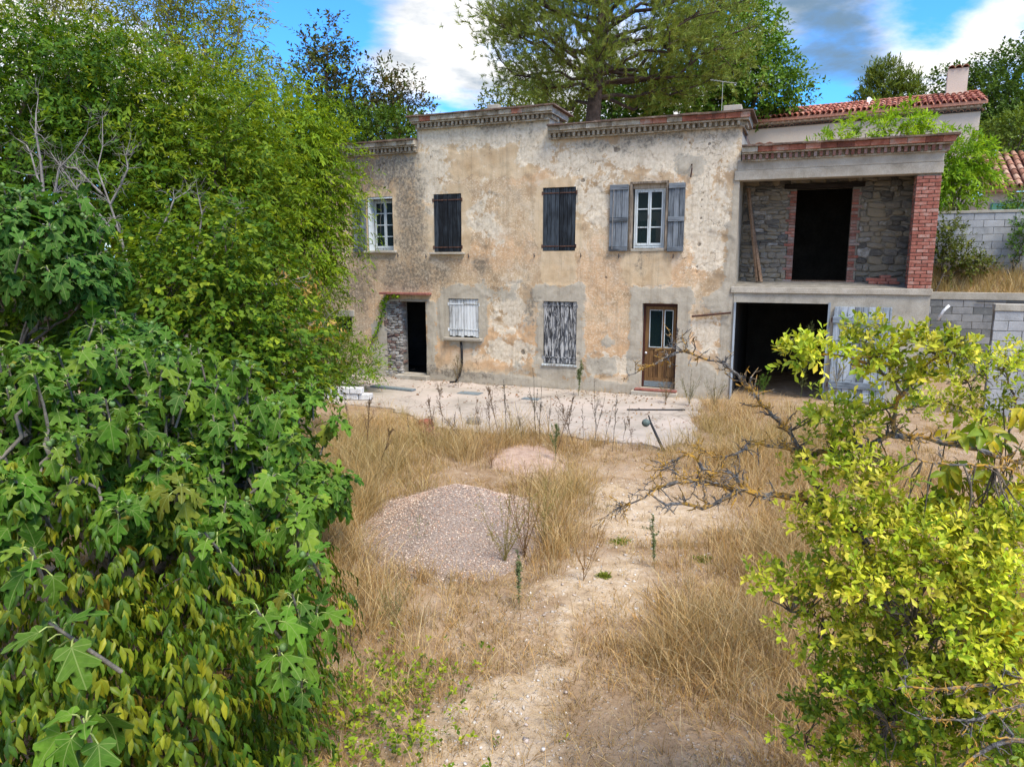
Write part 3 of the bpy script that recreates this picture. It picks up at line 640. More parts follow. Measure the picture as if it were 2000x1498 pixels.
# ---- cornices: lip, fascia pieces, dentils
DENT = MB().box((-0.03, 0, 0), (0.03, 0.12, 0.1)).mesh('dentil', 0.004); DENT.materials.append(M['cornice'])
DENT_R = MB().box((-0.03, 0, 0), (0.03, 0.12, 0.1)).mesh('dentil', 0.004); DENT_R.materials.append(M['brick_dull'])
def cornice(u0, u1, zt, red=lambda u: False, dent=DENT, left=True, right=True, step=0.126):
    eL = 0.2 if left else 0.0; eR = 0.2 if right else 0.0
    c = MB()
    def ring(z0, z1, pr, back=1.2):
        c.box((u0 - (pr if left else 0), -pr, z0), (u1 + (pr if right else 0), 0.3, z1), 0.004)
        if right: c.box((u1 - 0.1, 0.3, z0), (u1 + pr, back, z1), 0.004)
        if left: c.box((u0 - pr, 0.3, z0), (u0 + 0.1, back, z1), 0.004)
    ring(zt - 0.345, zt - 0.31, 0.075); ring(zt - 0.308, zt - 0.2, 0.03); ring(zt - 0.198, zt - 0.165, 0.17); ring(zt - 0.16, zt - 0.04, 0.17)
    co = c.build('cornice', M['cornice'], house)
    l = MB(); n = max(2, int((u1 - u0 + 0.5) / 0.42)); a0, a1 = u0 - (0.27 if left else 0), u1 + (0.27 if right else 0)
    for k in range(n):
        a, b_ = a0 + (a1 - a0) * k / n, a0 + (a1 - a0) * (k + 1) / n
        l.box((a, -0.27 + random.uniform(-.012, .012), zt - 0.04 + random.uniform(-.006, .004)), (b_ - 0.004, 0.6, zt + random.uniform(-.008, .006)))
    if right: l.box((u1 - 0.05, 0.6, zt - 0.038), (u1 + 0.27, 1.4, zt - 0.002))
    l.build('coping_tile', M['cornice_lip'], co)
    a, e = u0 - 0.2 * left, u1 + 0.2 * right
    while a < e - 0.05:
        b_ = min(a + random.uniform(0.3, 0.36), e)
        MB().box((a + 0.002, -0.215 + random.uniform(-.004, .004), zt - 0.158), (b_ - 0.003, -0.165, zt - 0.042)).build('fascia_tile', M['terracotta'] if red((a + b_) / 2) else M['cornice'], co, 0.004)
        a = b_
    u = u0 + 0.03
    while u < u1:
        link('dentil', dent, None, co, loc=(u + random.uniform(-.008, .008), -0.135 + random.uniform(-.006, .006), zt - 0.308), scale=(1, 1, 1.06)); u += step
    if right:
        for k in range(5): link('dentil', dent, None, co, loc=(u1 + 0.135, 0.02 + k * step, zt - 0.308), rot=(0, 0, math.pi / 2))
    if left:
        for k in range(4): link('dentil', dent, None, co, loc=(u0 - 0.015, 0.02 + k * step, zt - 0.308), rot=(0, 0, math.pi / 2))
    return co
cornice(-11.9, -6.27, 6.62, left=False, right=False)
cornice(-6.2, -2.55, 7.2, red=lambda u: random.random() < 0.07)
cornice(-2.47, 2.14, 6.71, red=lambda u: u > -0.1 and random.random() < 0.85, left=False)
cornice(2.2, 6.2, 5.94, red=lambda u: random.random() < 0.93, dent=DENT_R, left=False)
# little capped block on the right end of the parapet, one loose block on the middle parapet
mb = MB(); mb.box((1.72, 0.05, 6.7), (2.12, 0.4, 6.88)); mb.build('parapet_block', M['concrete'], house, 0.01)
# half-round tiles peeping over the parapets
def half_tile(L=0.45, r0=0.1, r1=0.085, th=0.016, n=7):
    V, F = [], []
    for j, (y, r_) in enumerate(((0, r0), (L, r1))):
        for rr in (r_, r_ - th):
            for k in range(n):
                a = math.pi * k / (n - 1); V.append((math.cos(a) * rr, y, math.sin(a) * rr))
    for k in range(n - 1):
        F.append((k, k + 1, 2 * n + k + 1, 2 * n + k)); F.append((n + k + 1, n + k, 3 * n + k, 3 * n + k + 1)); F.append((k + 1, k, n + k, n + k + 1)); F.append((2 * n + k, 2 * n + k + 1, 3 * n + k + 1, 3 * n + k))
    me = bpy.data.meshes.new('roof_tile'); me.from_pydata(V, [], F); me.update(); return me
HT = half_tile(); HT.materials.append(M['tile_old'])
ridge = empty('roof_edge_tiles', (0, 0, 0), 0, house)
for u, d, z in [(-2.05, 0.55, 6.72), (-1.85, 0.6, 6.74), (-1.62, 0.55, 6.72), (2.52, 0.55, 5.98), (2.75, 0.5, 5.97), (3.0, 0.55, 5.94)]:
    for s_ in (0, 0.35): link('roof_tile', HT, None, ridge, loc=(u, d + s_, z + s_ * 0.12), rot=(0.1, 0, 0.25), scale=(1.15, 1, 1.2))

# ---- right-hand bay: garage below, open loggia above
g = MB()
def D_open(u, z): return None
def zt_d(u): return np.where(u < 99, 2.62, 0)
def conc_wall(name, u0, u1, z0, z1, opens, d, m_):
    zt = lambda u: np.full(np.shape(u), z1)
    me = wall_mesh(name, u0, u1, z0, zt, opens, 0.09)
    o = link(name, me, m_, house, loc=(0, d, 0)); return o
conc_wall('garage_front_wall', 2.171, 6.24, -0.35, 2.62, [(2.19, 4.28, -0.35, 2.40)], -0.02, M['cement'])
box('balcony_slab', (2.1, -0.06, 2.622), (6.26, 1.1, 2.765), M['concrete'], house, 0.01, 0.004)
mb = MB(); mb.add([(2.17, -0.02, 2.77), (6.2, -0.02, 2.77), (6.2, 1.12, 2.88), (2.17, 1.12, 2.88), (2.17, 1.12, 2.6), (6.2, 1.12, 2.6)], [(0, 1, 2, 3), (3, 2, 5, 4)]); mb.build('balcony_screed', M['mortar'], house)
gr = MB()
gr.box((4.28, 0.0, -0.3), (6.24, 0.3, 2.6)); gr.box((6.0, 0.3, -0.3), (6.24, 5.0, 2.6)); gr.box((2.17, 1.13, 2.45), (6.0, 5.0, 2.6)); gr.box((2.19, 0.0, 2.4), (4.28, 0.3, 2.6))
gr.box((2.17, 0.0, -0.3), (6.0, 5.0, 0.05)); gr.box((2.17, 0.12, 0.05), (2.2, 4.98, 2.44)); gr.box((2.2, 4.9, 0.05), (6.0, 4.98, 2.44))  # floor, then dark liner walls added to keep the garage black
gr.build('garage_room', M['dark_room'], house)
box('garage_door_frame', (2.19, -0.05, 0.0), (2.225, 0.1, 2.4), M['wood_door'], house)
box('garage_door_frame', (4.235, -0.05, 0.0), (4.285, 0.1, 2.43), M['wood_door'], house)
box('lintel_beam', (2.05, -0.035, 5.18), (6.245, 0.32, 5.4), M['concrete'], house, 0.012, 0.006)
box('upper_lintel_beam', (2.1, -0.028, 5.403), (6.24, 0.32, 5.63), M['concrete'], house, 0.012, 0.006)
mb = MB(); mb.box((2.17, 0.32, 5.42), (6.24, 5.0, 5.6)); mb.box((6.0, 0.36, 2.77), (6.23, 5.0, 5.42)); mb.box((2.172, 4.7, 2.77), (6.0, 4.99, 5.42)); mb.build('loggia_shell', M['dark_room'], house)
lw = MB()
for u0, u1, z0, z1 in [(2.175, 3.4, 2.7, 5.42), (4.62, 6.0, 2.7, 5.42), (3.4, 4.62, 5.06, 5.42)]: lw.box((u0, 1.1, z0), (u1, 1.42, z1))
lwall = lw.build('loggia_back_wall', M['mortar'], house)
def skip_door(u, z, hwid): return u + hwid > 3.24 and u - hwid < 4.8 and z < 5.05
stone_field(lwall, 2.2, 3.25, 2.85, 5.35, 1.115, 0.06, 0.15, 0.1, 0.36, 0.15, None)
stone_field(lwall, 4.8, 5.98, 2.85, 5.35, 1.115, 0.06, 0.19, 0.1, 0.42, 0.16, None)
stone_field(lwall, 3.25, 4.8, 5.16, 5.4, 1.1, 0.1, 0.14, 0.2, 0.4, 0.14, None)
BRICK = MB().box((-0.11, -0.05, -0.0325), (0.11, 0.05, 0.0325)).mesh('brick', 0.006); BRICK.materials.append(M['brick'])
BRICK_D = MB().box((-0.11, -0.05, -0.0325), (0.11, 0.05, 0.0325)).mesh('brick', 0.006); BRICK_D.materials.append(M['brick_dull'])
dj = box('door_jamb_core', (3.262, 1.075, 2.84), (3.395, 1.42, 5.05), M['mortar'], lwall); dj.name = 'brick_jamb'
dj2 = box('brick_jamb', (4.625, 1.075, 2.84), (4.79, 1.42, 5.05), M['mortar'], lwall)
k = 0; z = 2.885
while z < 5.03:
    for core, ue, s_ in ((dj, 3.4, -1), (dj2, 4.62, 1)):
        wd = 0.22 if k % 4 == 0 else 0.14
        link('brick', BRICK_D if random.random() < 0.75 else BRICK, None, lwall, loc=(ue + s_ * (wd / 2 - 0.005), 1.1, z), scale=(wd / 0.22, 1, 0.95))
    z += 0.072; k += 1
box('lintel_timber', (3.12, 1.0, 5.055), (4.86, 1.3, 5.165), M['beam'], house, 0.008)
box('loggia_doorstep', (3.41, 1.06, 2.86), (4.61, 1.5, 2.9), M['wood_raw'], house, 0.005)
# brick pillar
core = box('brick_pillar', (5.785, 0.02, 2.766), (6.225, 0.36, 5.178), M['mortar'], house)
z = 2.766 + 0.038; k = 0
while z < 5.15:
    cuts = [5.77, 5.77 + 0.235, 5.77 + 0.47] if k % 2 else [5.77, 5.885, 6.12, 6.24]
    for a, b_ in zip(cuts[:-1], cuts[1:]):
        link('brick', BRICK, None, core, loc=((a + b_) / 2, 0.045 + random.uniform(-.006, .006), z + random.uniform(-.003, .003)), rot=(0, random.uniform(-.012, .012), random.uniform(-.02, .02)), scale=((b_ - a - 0.012) / 0.22, 1.1, 1.0))
    for s_ in (0.16, 0.3):
        if s_ > 0.2 or k % 2: link('brick', BRICK, None, core, loc=(6.195, s_ + 0.02, z), rot=(0, 0, math.pi / 2), scale=(0.58, 0.9, 1.0)); link('brick', BRICK, None, core, loc=(5.815, s_ + 0.02, z), rot=(0, 0, math.pi / 2), scale=(0.58, 0.9, 1.0))
    z += 0.0765; k += 1

# ---- shutters, windows, doors
def planks(parent, u0, u1, z0, z1, d0, d1, n, m_, gap=0.011, jag=0.0):
    wd = (u1 - u0) / n
    for k in range(n):
        MB().box((u0 + k * wd + gap / 2, d0 + random.uniform(-.003, .003), z0 + (random.uniform(0, jag) if jag else random.uniform(0, .006))), (u0 + (k + 1) * wd - gap / 2, d1, z1 - random.uniform(0, .008))).build('plank', m_, parent, 0.003)
def strap(parent, u0, u1, z, d, m_='rust', h=0.03):
    MB().box((u0, d - 0.012, z - h / 2), (u1, d, z + h / 2)).build('iron_strap', M[m_], parent, 0.003)
def knuckle(parent, u, z, d, m_='rust'):
    MB().tube([(u, d, z - 0.045), (u, d, z + 0.045)], 0.022, 8).build('hinge', M[m_], parent)
def closed_shutter(u0, u1, z0, z1, mat_, n, straps, d=0.02, m_strap='rust', jag=0.0):
    mid_ = (u0 + u1) / 2; out = []
    for a, b_ in ((u0 + 0.004, mid_ - 0.004), (mid_ + 0.004, u1 - 0.004)):
        sh = box('shutter', (a + 0.03, d + 0.035, z0 + 0.08), (b_ - 0.03, d + 0.06, z1 - 0.06), M['dark_room'], house)
        planks(sh, a, b_, z0 + 0.005, z1 - 0.01, d, d + 0.034, n, M[mat_], jag=jag)
        for s_ in straps:
            strap(sh, a + 0.01, b_ - 0.01, s_, d, m_strap)
            knuckle(sh, u0 - 0.015 if a < mid_ - 0.2 and abs(a - u0) < 0.1 else u1 + 0.015, s_, d - 0.012, m_strap)
        out.append(sh)
    return out
for sh in closed_shutter(-2.65, -1.77, 3.62, 5.21, 'wood_black', 4, (3.74, 5.07)): sh['label'] = 'blackened plank shutter leaf with iron straps'
for sh in closed_shutter(-5.82, -4.98, 3.61, 5.16, 'wood_black', 3, (3.74, 5.0)): sh['label'] = 'blackened plank shutter leaf above a stone sill'
M['rust_pale'] = M['wood_white']
for sh in closed_shutter(-5.4, -4.49, 1.285, 2.35, 'wood_white', 5, (1.5, 2.2), m_strap='rust_pale', jag=0.05): sh['label'] = 'white painted shutter leaf with rotten bottom edge'
for sh in closed_shutter(-2.61, -1.7, 0.69, 2.33, 'wood_peel', 4, (0.86, 2.22), m_strap='wood_peel', jag=0.02): sh['label'] = 'dark shutter leaf with flaking white paint'
box('window_sill', (-5.93, -0.1, 3.545), (-4.88, 0.05, 3.605), M['concrete'], house, 0.01, 0.004)
box('window_sill', (-8.05, -0.1, 3.6), (-7.0, 0.3, 3.662), M['concrete'], house, 0.01, 0.004)
box('window_sill', (-5.52, -0.13, 1.2), (-4.37, 0.05, 1.28), M['concrete'], house, 0.01, 0.004)
box('window_sill', (-2.64, -0.05, 0.63), (-1.67, 0.05, 0.685), M['frame_white'], house, 0.006, 0.003)
box('window_sill', (-0.4, -0.03, 3.6), (0.56, 0.06, 3.658), M['cement'], house, 0.006, 0.003)
def open_shutter(u0, u1, z0, z1, d, n, label):
    sh = box('shutter', (u0, d + 0.001, z0 + 0.02), (u1, d + 0.012, z1 - 0.02), M['wood_blue'], house); sh['label'] = label
    planks(sh, u0, u1, z0, z1, d - 0.03, d, n, M['wood_blue'])
    for zz0, zz1 in ((z1 - 0.13, z1 - 0.01), ((z0 + z1) / 2 - 0.09, (z0 + z1) / 2 + 0.02), (z0 + 0.01, z0 + 0.12)):
        MB().box((u0 + 0.005, d - 0.056, zz0), (u1 - 0.005, d - 0.031, zz1)).build('batten', M['wood_blue_x'], sh, 0.004)
    return sh
s1_ = open_shutter(-0.88, -0.41, 3.6, 5.21, -0.03, 3, 'weathered blue-grey open shutter with a vertical bolt')
MB().tube([(-0.79, -0.1, 3.65), (-0.785, -0.1, 4.4), (-0.77, -0.1, 5.1)], 0.009, 6).build('bolt_rod', M['deadwood'], s1_)
open_shutter(0.56, 0.95, 3.58, 5.2, -0.03, 3, 'weathered blue-grey open shutter')
open_shutter(-8.42, -7.98, 3.62, 5.1, -0.03, 3, 'pale blue-grey open shutter half hidden by foliage')
def casement(u0, u1, z0, z1, d, rows, mat_='frame_white'):
    fr = MB(); w_ = 0.045
    fr.box((u0, d, z0), (u0 + w_, d + 0.05, z1)); fr.box((u1 - w_, d, z0), (u1, d + 0.05, z1)); fr.box((u0 + w_, d, z1 - w_), (u1 - w_, d + 0.05, z1)); fr.box((u0 + w_, d, z0), (u1 - w_, d + 0.05, z0 + w_ * 1.3))
    win = fr.build('window', M[mat_], house, 0.004)
    mid_ = (u0 + u1) / 2
    for a, b_ in ((u0 + w_, mid_ - 0.002), (mid_ + 0.002, u1 - w_)):
        s_ = MB(); q_ = 0.04; zz0, zz1 = z0 + w_ * 1.3 + 0.002, z1 - w_ - 0.002
        s_.box((a, d - 0.012, zz0), (a + q_, d + 0.03, zz1)); s_.box((b_ - q_, d - 0.012, zz0), (b_, d + 0.03, zz1))
        s_.box((a + q_, d - 0.012, zz1 - q_), (b_ - q_, d + 0.03, zz1)); s_.box((a + q_, d - 0.012, zz0), (b_ - q_, d + 0.03, zz0 + q_ * 1.4))
        hgt_ = (zz1 - zz0) / rows
        for r_ in range(1, rows): s_.box((a + q_, d - 0.008, zz0 + r_ * hgt_ - 0.014), (b_ - q_, d + 0.026, zz0 + r_ * hgt_ + 0.014))
        s_.build('sash', M[mat_], win, 0.003)
        for r_ in range(rows): box('pane', (a + q_ * .8, d + 0.01, zz0 + r_ * hgt_), (b_ - q_ * .8, d + 0.014, zz0 + (r_ + 1) * hgt_), M['glass'], win)
    return win
casement(-0.29, 0.46, 3.68, 5.1, 0.1, 3)
fo = MB(); fo.box((-0.38, -0.05, 3.61), (-0.325, 0.1, 5.26)); fo.box((0.495, -0.05, 3.61), (0.55, 0.1, 5.26)); fo.box((-0.38, -0.05, 5.205), (0.55, 0.1, 5.26)); fo.build('window_surround', M['frame_wood'], house, 0.005)
box('window_head_board', (-0.325, 0.06, 5.1), (0.495, 0.13, 5.2), M['frame_wood'], house, 0.004)
fo = MB(); fo.box((-7.93, 0.005, 3.665), (-7.9, 0.27, 5.14)); fo.box((-7.93, 0.005, 5.1), (-7.11, 0.27, 5.14)); fo.build('window_lining', M['frame_white'], house, 0.004)
casement(-7.9, -7.13, 3.68, 5.08, 0.27, 4)
# small barred window at far left
mb = MB()
for k in range(4): mb.box((-9.2 + k * 0.16, 0.1, 1.28), (-9.14 + k * 0.16, 0.14, 1.75))
mb.build('window_bars', M['iron'], house)
box('window_lintel', (-9.45, -0.03, 1.76), (-8.5, 0.1, 1.95), M['cement'], house, 0.01)
# brown half-glazed door
dr = MB(); dr.box((0.0, 0.16, 0.21), (0.055, 0.23, 2.33)); dr.box((0.815, 0.16, 0.21), (0.87, 0.23, 2.33)); dr.box((0.055, 0.16, 2.25), (0.815, 0.23, 2.33))
door = dr.build('door', M['frame_red'], house, 0.004)
lf = MB(); a, b_ = 0.058, 0.812
for q_ in ((a, 0.21, a + 0.1, 2.245), (b_ - 0.07, 0.21, b_, 2.245), (a + 0.1, 2.16, b_ - 0.07, 2.245), (a + 0.1, 1.16, b_ - 0.07, 1.22), (a + 0.425, 1.22, a + 0.47, 2.16), (a + 0.1, 0.21, b_ - 0.07, 0.45)):
    lf.box((q_[0], 0.175, q_[1]), (q_[2], 0.22, q_[3]))
leaf_ = lf.build('door_leaf', M['wood_brown'], door, 0.004)
planks(door, a + 0.1, b_ - 0.07, 0.45, 1.16, 0.186, 0.21, 5, M['wood_brown'])
for x0, x1 in ((a + 0.1, a + 0.425), (a + 0.47, b_ - 0.07)):
    box('pane', (x0, 0.2, 1.22), (x1, 0.204, 2.16), M['glass'], door)
    bd = MB()
    for q_ in ((x0, 1.22, x0 + 0.014, 2.16), (x1 - 0.014, 1.22, x1, 2.16), (x0 + .014, 2.146, x1 - .014, 2.16), (x0 + .014, 1.22, x1 - .014, 1.234)): bd.box((q_[0], 0.166, q_[1]), (q_[2], 0.2, q_[3]))
    bd.build('glazing_bead', M['frame_white'], door)
MB().tube([(0.1, 0.175, 1.08), (0.1, 0.14, 1.08), (0.1, 0.105, 1.08)], [0.012, 0.014, 0.03], 10).build('door_knob', M['white_pvc'], door, smooth=True)
box('weather_board', (a, 0.165, 0.22), (b_, 0.176, 0.36), M['slate'], door, 0.003)
box('door_threshold', (-0.12, -0.16, 0.14), (0.93, 0.16, 0.2), M['red_paint'], house, 0.012, 0.004)
box('door_step', (-0.2, -0.2, -0.1), (0.95, 0.1, 0.139), M['concrete'], house, 0.015, 0.006)
# left door canopy and step
box('door_canopy', (-7.45, -0.3, 2.44), (-5.93, 0.05, 2.5), M['red_paint'], house, 0.01, 0.004)
box('door_lintel', (-7.3, -0.02, 2.24), (-5.98, 0.03, 2.3), M['concrete'], house, 0.006)
box('door_step', (-7.05, -0.22, -0.1), (-6.02, 0.3, 0.15), M['concrete'], house, 0.012, 0.008)
# garage door leaf, swung open against the wall
gl = MB(); gl.add([(4.62, -0.115, 0.55), (4.72, -0.115, 0.5), (5.42, -0.115, 1.9), (5.3, -0.115, 1.95), (4.62, -0.09, 0.55), (4.72, -0.09, 0.5), (5.42, -0.09, 1.9), (5.3, -0.09, 1.95)], [(0, 1, 2, 3), (4, 7, 6, 5), (0, 4, 5, 1), (1, 5, 6, 2), (2, 6, 7, 3), (3, 7, 4, 0)])
gdoor = gl.build('garage_door', M['wood_door_x'], house); gdoor['label'] = 'weathered pale blue plank garage door swung open'
planks(gdoor, 4.36, 5.48, 0.22, 2.35, -0.088, -0.055, 8, M['wood_door'])
for z in (0.5, 1.98):
    MB().box((4.34, -0.125, z), (5.46, -0.09, z + 0.15)).build('batten', M['wood_door_x'], gdoor, 0.006)
MB().box((5.482, -0.09, 0.22), (5.52, -0.03, 2.35)).build('edge_board', M['wood_door_x'], gdoor, 0.004)
for z in (0.57, 2.05): knuckle(gdoor, 4.33, z, -0.1)
# ironwork on the facade
MB().tube([(1.22, -0.06, 2.04), (2.13, -0.06, 2.15)], 0.026, 6).build('iron_rail', M['rust'], house)
MB().tube([(1.06, 0.02, 5.6), (1.08, -0.07, 5.6), (1.085, -0.08, 5.5), (1.06, -0.05, 5.3)], 0.017, 6).build('iron_bracket', M['rust'], house)
for u, z in [(-2.86, 3.5), (-1.6, 3.5), (-6.05, 3.5), (-4.75, 3.5), (-8.2, 3.53), (-6.95, 3.53), (-0.62, 3.48), (0.72, 3.47)]:
    MB().tube([(u, 0.0, z), (u, -0.06, z), (u, -0.07, z + 0.06), (u, -0.07, z - 0.05)], 0.011, 5).build('shutter_dog', M['iron'], house)
MB().tube([(5.0, -0.05, 2.59), (5.0, -0.05, 2.75)], 0.004, 4).build('wire', M['iron'], house)
# added pale sheet standing in for rear-window daylight behind the upper window
cu = MB(); V_ = []; F_ = []
for k in range(13): V_ += [(-0.5 + k * 0.045, 1.2 + 0.03 * math.sin(k * 1.7), z_) for z_ in (3.2, 4.4)]
for k in range(12): F_.append((2 * k, 2 * k + 2, 2 * k + 3, 2 * k + 1))
cu.add(V_, F_).build('daylight_sheet', M['daylight_sheet'], house)
# ------------------------------------------------------------------ block walls
def block_wall(name, label, origin, rz, L, z0, z1, bl, bh, m_, coping=0.1, thick=0.2, skip=None):
    root = empty(name, tuple(origin), rz); tag(root, label, 'wall', kind='thing')
    MB().box((0.004, 0.02, z0), (L - 0.004, thick, z1 - coping)).build('mortar_core', M['mortar'], root)
    me = MB().box((-0.5, 0, -0.5), (0.5, 0.1, 0.5)).mesh('block'); 
    sh = MB().box((-bl / 2 + 0.005, 0, -bh / 2 + 0.005), (bl / 2 - 0.005, 0.1, bh / 2 - 0.005)).mesh('block', 0.006); sh.materials.append(M[m_])
    z = z1 - coping - bh / 2; k = 0
    while z > z0 - bh / 2:
        u = -(bl / 2 if k % 2 else 0)
        while u < L - 0.02:
            a, b_ = max(u, 0), min(u + bl, L); u += bl
            if b_ - a < 0.04: continue
            link('block', sh, None, root, loc=((a + b_) / 2, random.uniform(-.004, .004), z), scale=((b_ - a) / bl, 1, 1))
        z -= bh; k += 1
    if coping: MB().box((-0.01, -0.02, z1 - coping + 0.002), (L, thick + 0.02, z1), 0.003).build('coping', M['cement'], root, 0.008)
    return root
block_wall('retaining_wall', 'darker grey concrete-block retaining wall, below the dry grass bank', hw(6.3, 5.2), -YAW, 9.5, 0.0, 2.52, 0.5, 0.2, 'block_dark', 0.2)
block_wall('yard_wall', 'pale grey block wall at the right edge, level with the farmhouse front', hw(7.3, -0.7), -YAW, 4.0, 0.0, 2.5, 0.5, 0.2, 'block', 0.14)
block_wall('garden_wall', 'light grey block wall on top of the bank, below the neighbouring houses', hw(6.6, 6.6), -YAW, 11.0, 2.7, 4.8, 0.5, 0.2, 'block', 0.08)
rt = MB(); rt.tube([hw(8.1, 5.16, 2.28), hw(10.4, 5.16, 2.24)], 0.014, 5); rt.tube([hw(10.4, 5.16, 2.24), hw(10.4, 5.16, 1.8)], 0.014, 5)  # thin dark angled bar drawn on the wall face
tag(rt.build('dark_bar', M['iron']), 'thin dark angled bar on the retaining wall', 'rail')
pv = MB(); pv.tube([hw(6.42, -0.02, 2.1), hw(6.5, -0.05, 2.3), hw(6.6, -0.04, 2.42)], 0.03, 8)
tag(pv.build('plastic_pipe', M['white_pvc'], smooth=True), 'short white plastic pipe stub beside the corner of the garage wall', 'pipe')

# ------------------------------------------------------------------ neighbouring houses
def tile_roof(root, name, L, run, z_e, slope, m_, step=0.215, rows=4, flip=False):
    """half-round tiles on a sloping deck; eave along x at y=0, rising with y"""
    rise = run * math.tan(slope); dk = MB()
    dk.add([(-0.1, -0.25, z_e - 0.08), (L + 0.1, -0.25, z_e - 0.08), (L + 0.1, run, z_e + rise - 0.02), (-0.1, run, z_e + rise - 0.02), (-0.1, run, z_e + rise - 0.25), (L + 0.1, run, z_e + rise - 0.25), (L + 0.1, -0.25, z_e - 0.2), (-0.1, -0.25, z_e - 0.2)], [(0, 1, 2, 3), (3, 2, 5, 4), (4, 5, 6, 7), (7, 6, 1, 0), (0, 3, 4, 7), (1, 6, 5, 2)])
    roof = dk.build(name, m_, root)
    seg = (run + 0.3) / math.cos(slope) / rows
    me = half_tile(seg + 0.06, 0.1, 0.085, 0.015, 7); me.materials.append(m_)
    n = int(L / step)
    for k in range(n + 1):
        for r_ in range(rows):
            s_ = r_ * seg
            link('roof_tile', me, None, roof, loc=(k * step + random.uniform(-.01, .01), -0.3 + s_ * math.cos(slope), z_e - 0.03 + s_ * math.sin(slope)), rot=(slope - 0.03, 0, random.uniform(-.015, .015)))
    return roof, rise
A = at(1902, 400, 31.0); ang = R(27)
nb = empty('tiled_house', (A[0] - 15.3 * math.cos(ang), A[1] + 15.3 * math.sin(ang), 3.0), -ang)
tag(nb, 'long pale rendered house with red tiled roof and chimney behind the farmhouse', 'house')
zE = 7.0
MB().box((0, 0, 0), (15.2, 7.5, zE - 0.22)).build('wall', M['nbwall'], nb)
roof, rise = tile_roof(nb, 'roof', 15.3, 3.7, zE, R(15.5), M['tile'], 0.235, 4)
mb = MB(); mb.add([(-.1, 3.7, zE + rise - .02), (15.4, 3.7, zE + rise - .02), (15.4, 7.7, zE - .1), (-.1, 7.7, zE - .1)], [(0, 1, 2, 3)]); mb.build('rear_slope', M['tile'], roof)
mb = MB(); mb.tube([(-0.1, 3.7, zE + rise), (15.4, 3.7, zE + rise)], 0.1, 8); mb.build('ridge_tiles', M['tile_old'], roof)
# genoise: two rows of half tiles under the eave
gt = half_tile(0.3, 0.1, 0.1, 0.02, 7); gt.materials.append(M['tile_old'])
for j, (y0, z0) in enumerate(((-0.2, zE - 0.28), (-0.1, zE - 0.44))):
    gb = MB(); gb.box((-0.02, y0 + 0.06, z0 - 0.015), (15.22, 0.02, z0 + 0.11)); gband = gb.build('genoise', M['dark_room'] if j else M['nbwall'], nb)
    for k in range(64): link('genoise_tile', gt, None, gband, loc=(0.1 + k * 0.238 + j * 0.119, y0, z0), rot=(0, 0, 0))
mb = MB(); mb.box((14.05, 3.0, zE + 0.5), (14.85, 3.7, zE + 2.0)); mb.box((13.98, 2.93, zE + 0.5), (14.92, 3.77, zE + 0.95)); ch = mb.build('chimney', M['nbwall'], roof)
ct = half_tile(0.8, 0.14, 0.12, 0.02, 7); ct.materials.append(M['tile_old'])
for k in range(3): link('chimney_cap_tile', ct, None, roof, loc=(14.18 + k * 0.27, 2.92, zE + 2.0), rot=(0, 0, 0))
for x0, x1, z0, z1 in ((3.3, 4.9, 3.6, 5.25), (11.6, 12.6, 3.6, 5.7)):
    sh = box('shutter', (x0, -0.06, z0), (x1, 0.01, z1), M['green_shutter'], nb)
    for k in range(int((z1 - z0) / 0.12)): box('slat', (x0 + 0.04, -0.08, z0 + 0.05 + k * 0.12), (x1 - 0.04, -0.061, z0 + 0.12 + k * 0.12), M['green_shutter'], sh)
# dish and aerial
dm = MB(); V_, F_ = [], []; n = 16
for j in range(5):
    r_ = 0.5 * j / 4
    for k in range(n): V_.append((r_ * math.cos(2 * math.pi * k / n), 0.5 * r_ * r_, r_ * math.sin(2 * math.pi * k / n)))
for j in range(4):
    for k in range(n): F_.append((j * n + k, j * n + (k + 1) % n, (j + 1) * n + (k + 1) % n, (j + 1) * n + k))
dm.add(V_, F_).tube([(0, 0.1, -0.9), (0, 0.1, 0)], 0.03, 6).tube([(0, 0.1, -.3), (0.1, -0.45, -.05)], 0.012, 5)
q = at(1706, 205, 35.5)
tag(dm.build('satellite_dish', M['white_pvc'], loc=tuple(q), rot=(R(-15), 0, R(40)), scale=(.85, .85, .85)), 'white satellite dish behind the red roof ridge', 'dish')
am = MB(); q = at(1412, 160, 27.0)
am.tube([(0, 0, -3.6), (0, 0, 0)], 0.005, 4); am.tube([(-0.45, 0, 0.06), (0.5, 0, -0.06)], 0.007, 4)
for k in range(8): am.tube([(-0.4 + k * 0.115, -0.16, 0.05 - k * .014), (-0.4 + k * 0.115, 0.16, 0.05 - k * .014)], 0.004, 4)
tag(am.build('television_aerial', M['white_pvc'], loc=tuple(q)), 'thin television aerial in front of the green tree above the roof', 'aerial')

B = at(1922, 392, 25.5); ang2 = R(26)
nb2 = empty('garden_house', (B[0], B[1], 3.0), -ang2)
tag(nb2, 'low house with weathered tiled roof and green shutter at the right edge', 'house')
zE = 2.92
MB().box((0, 0, 0), (9, 6, zE - 0.2)).build('wall', M['nbwall'], nb2)
tile_roof(nb2, 'roof', 6.0, 3.6, zE, R(22), M['tile_old'], 0.24, 7)
sh = box('shutter', (0.2, -0.06, 1.2), (2.9, 0.005, 2.35), M['green_shutter'], nb2)
for k in range(14): box('slat', (0.24 + k * 0.19, -0.085, 1.22), (0.41 + k * 0.19, -0.061, 2.33), M['green_shutter'], sh)

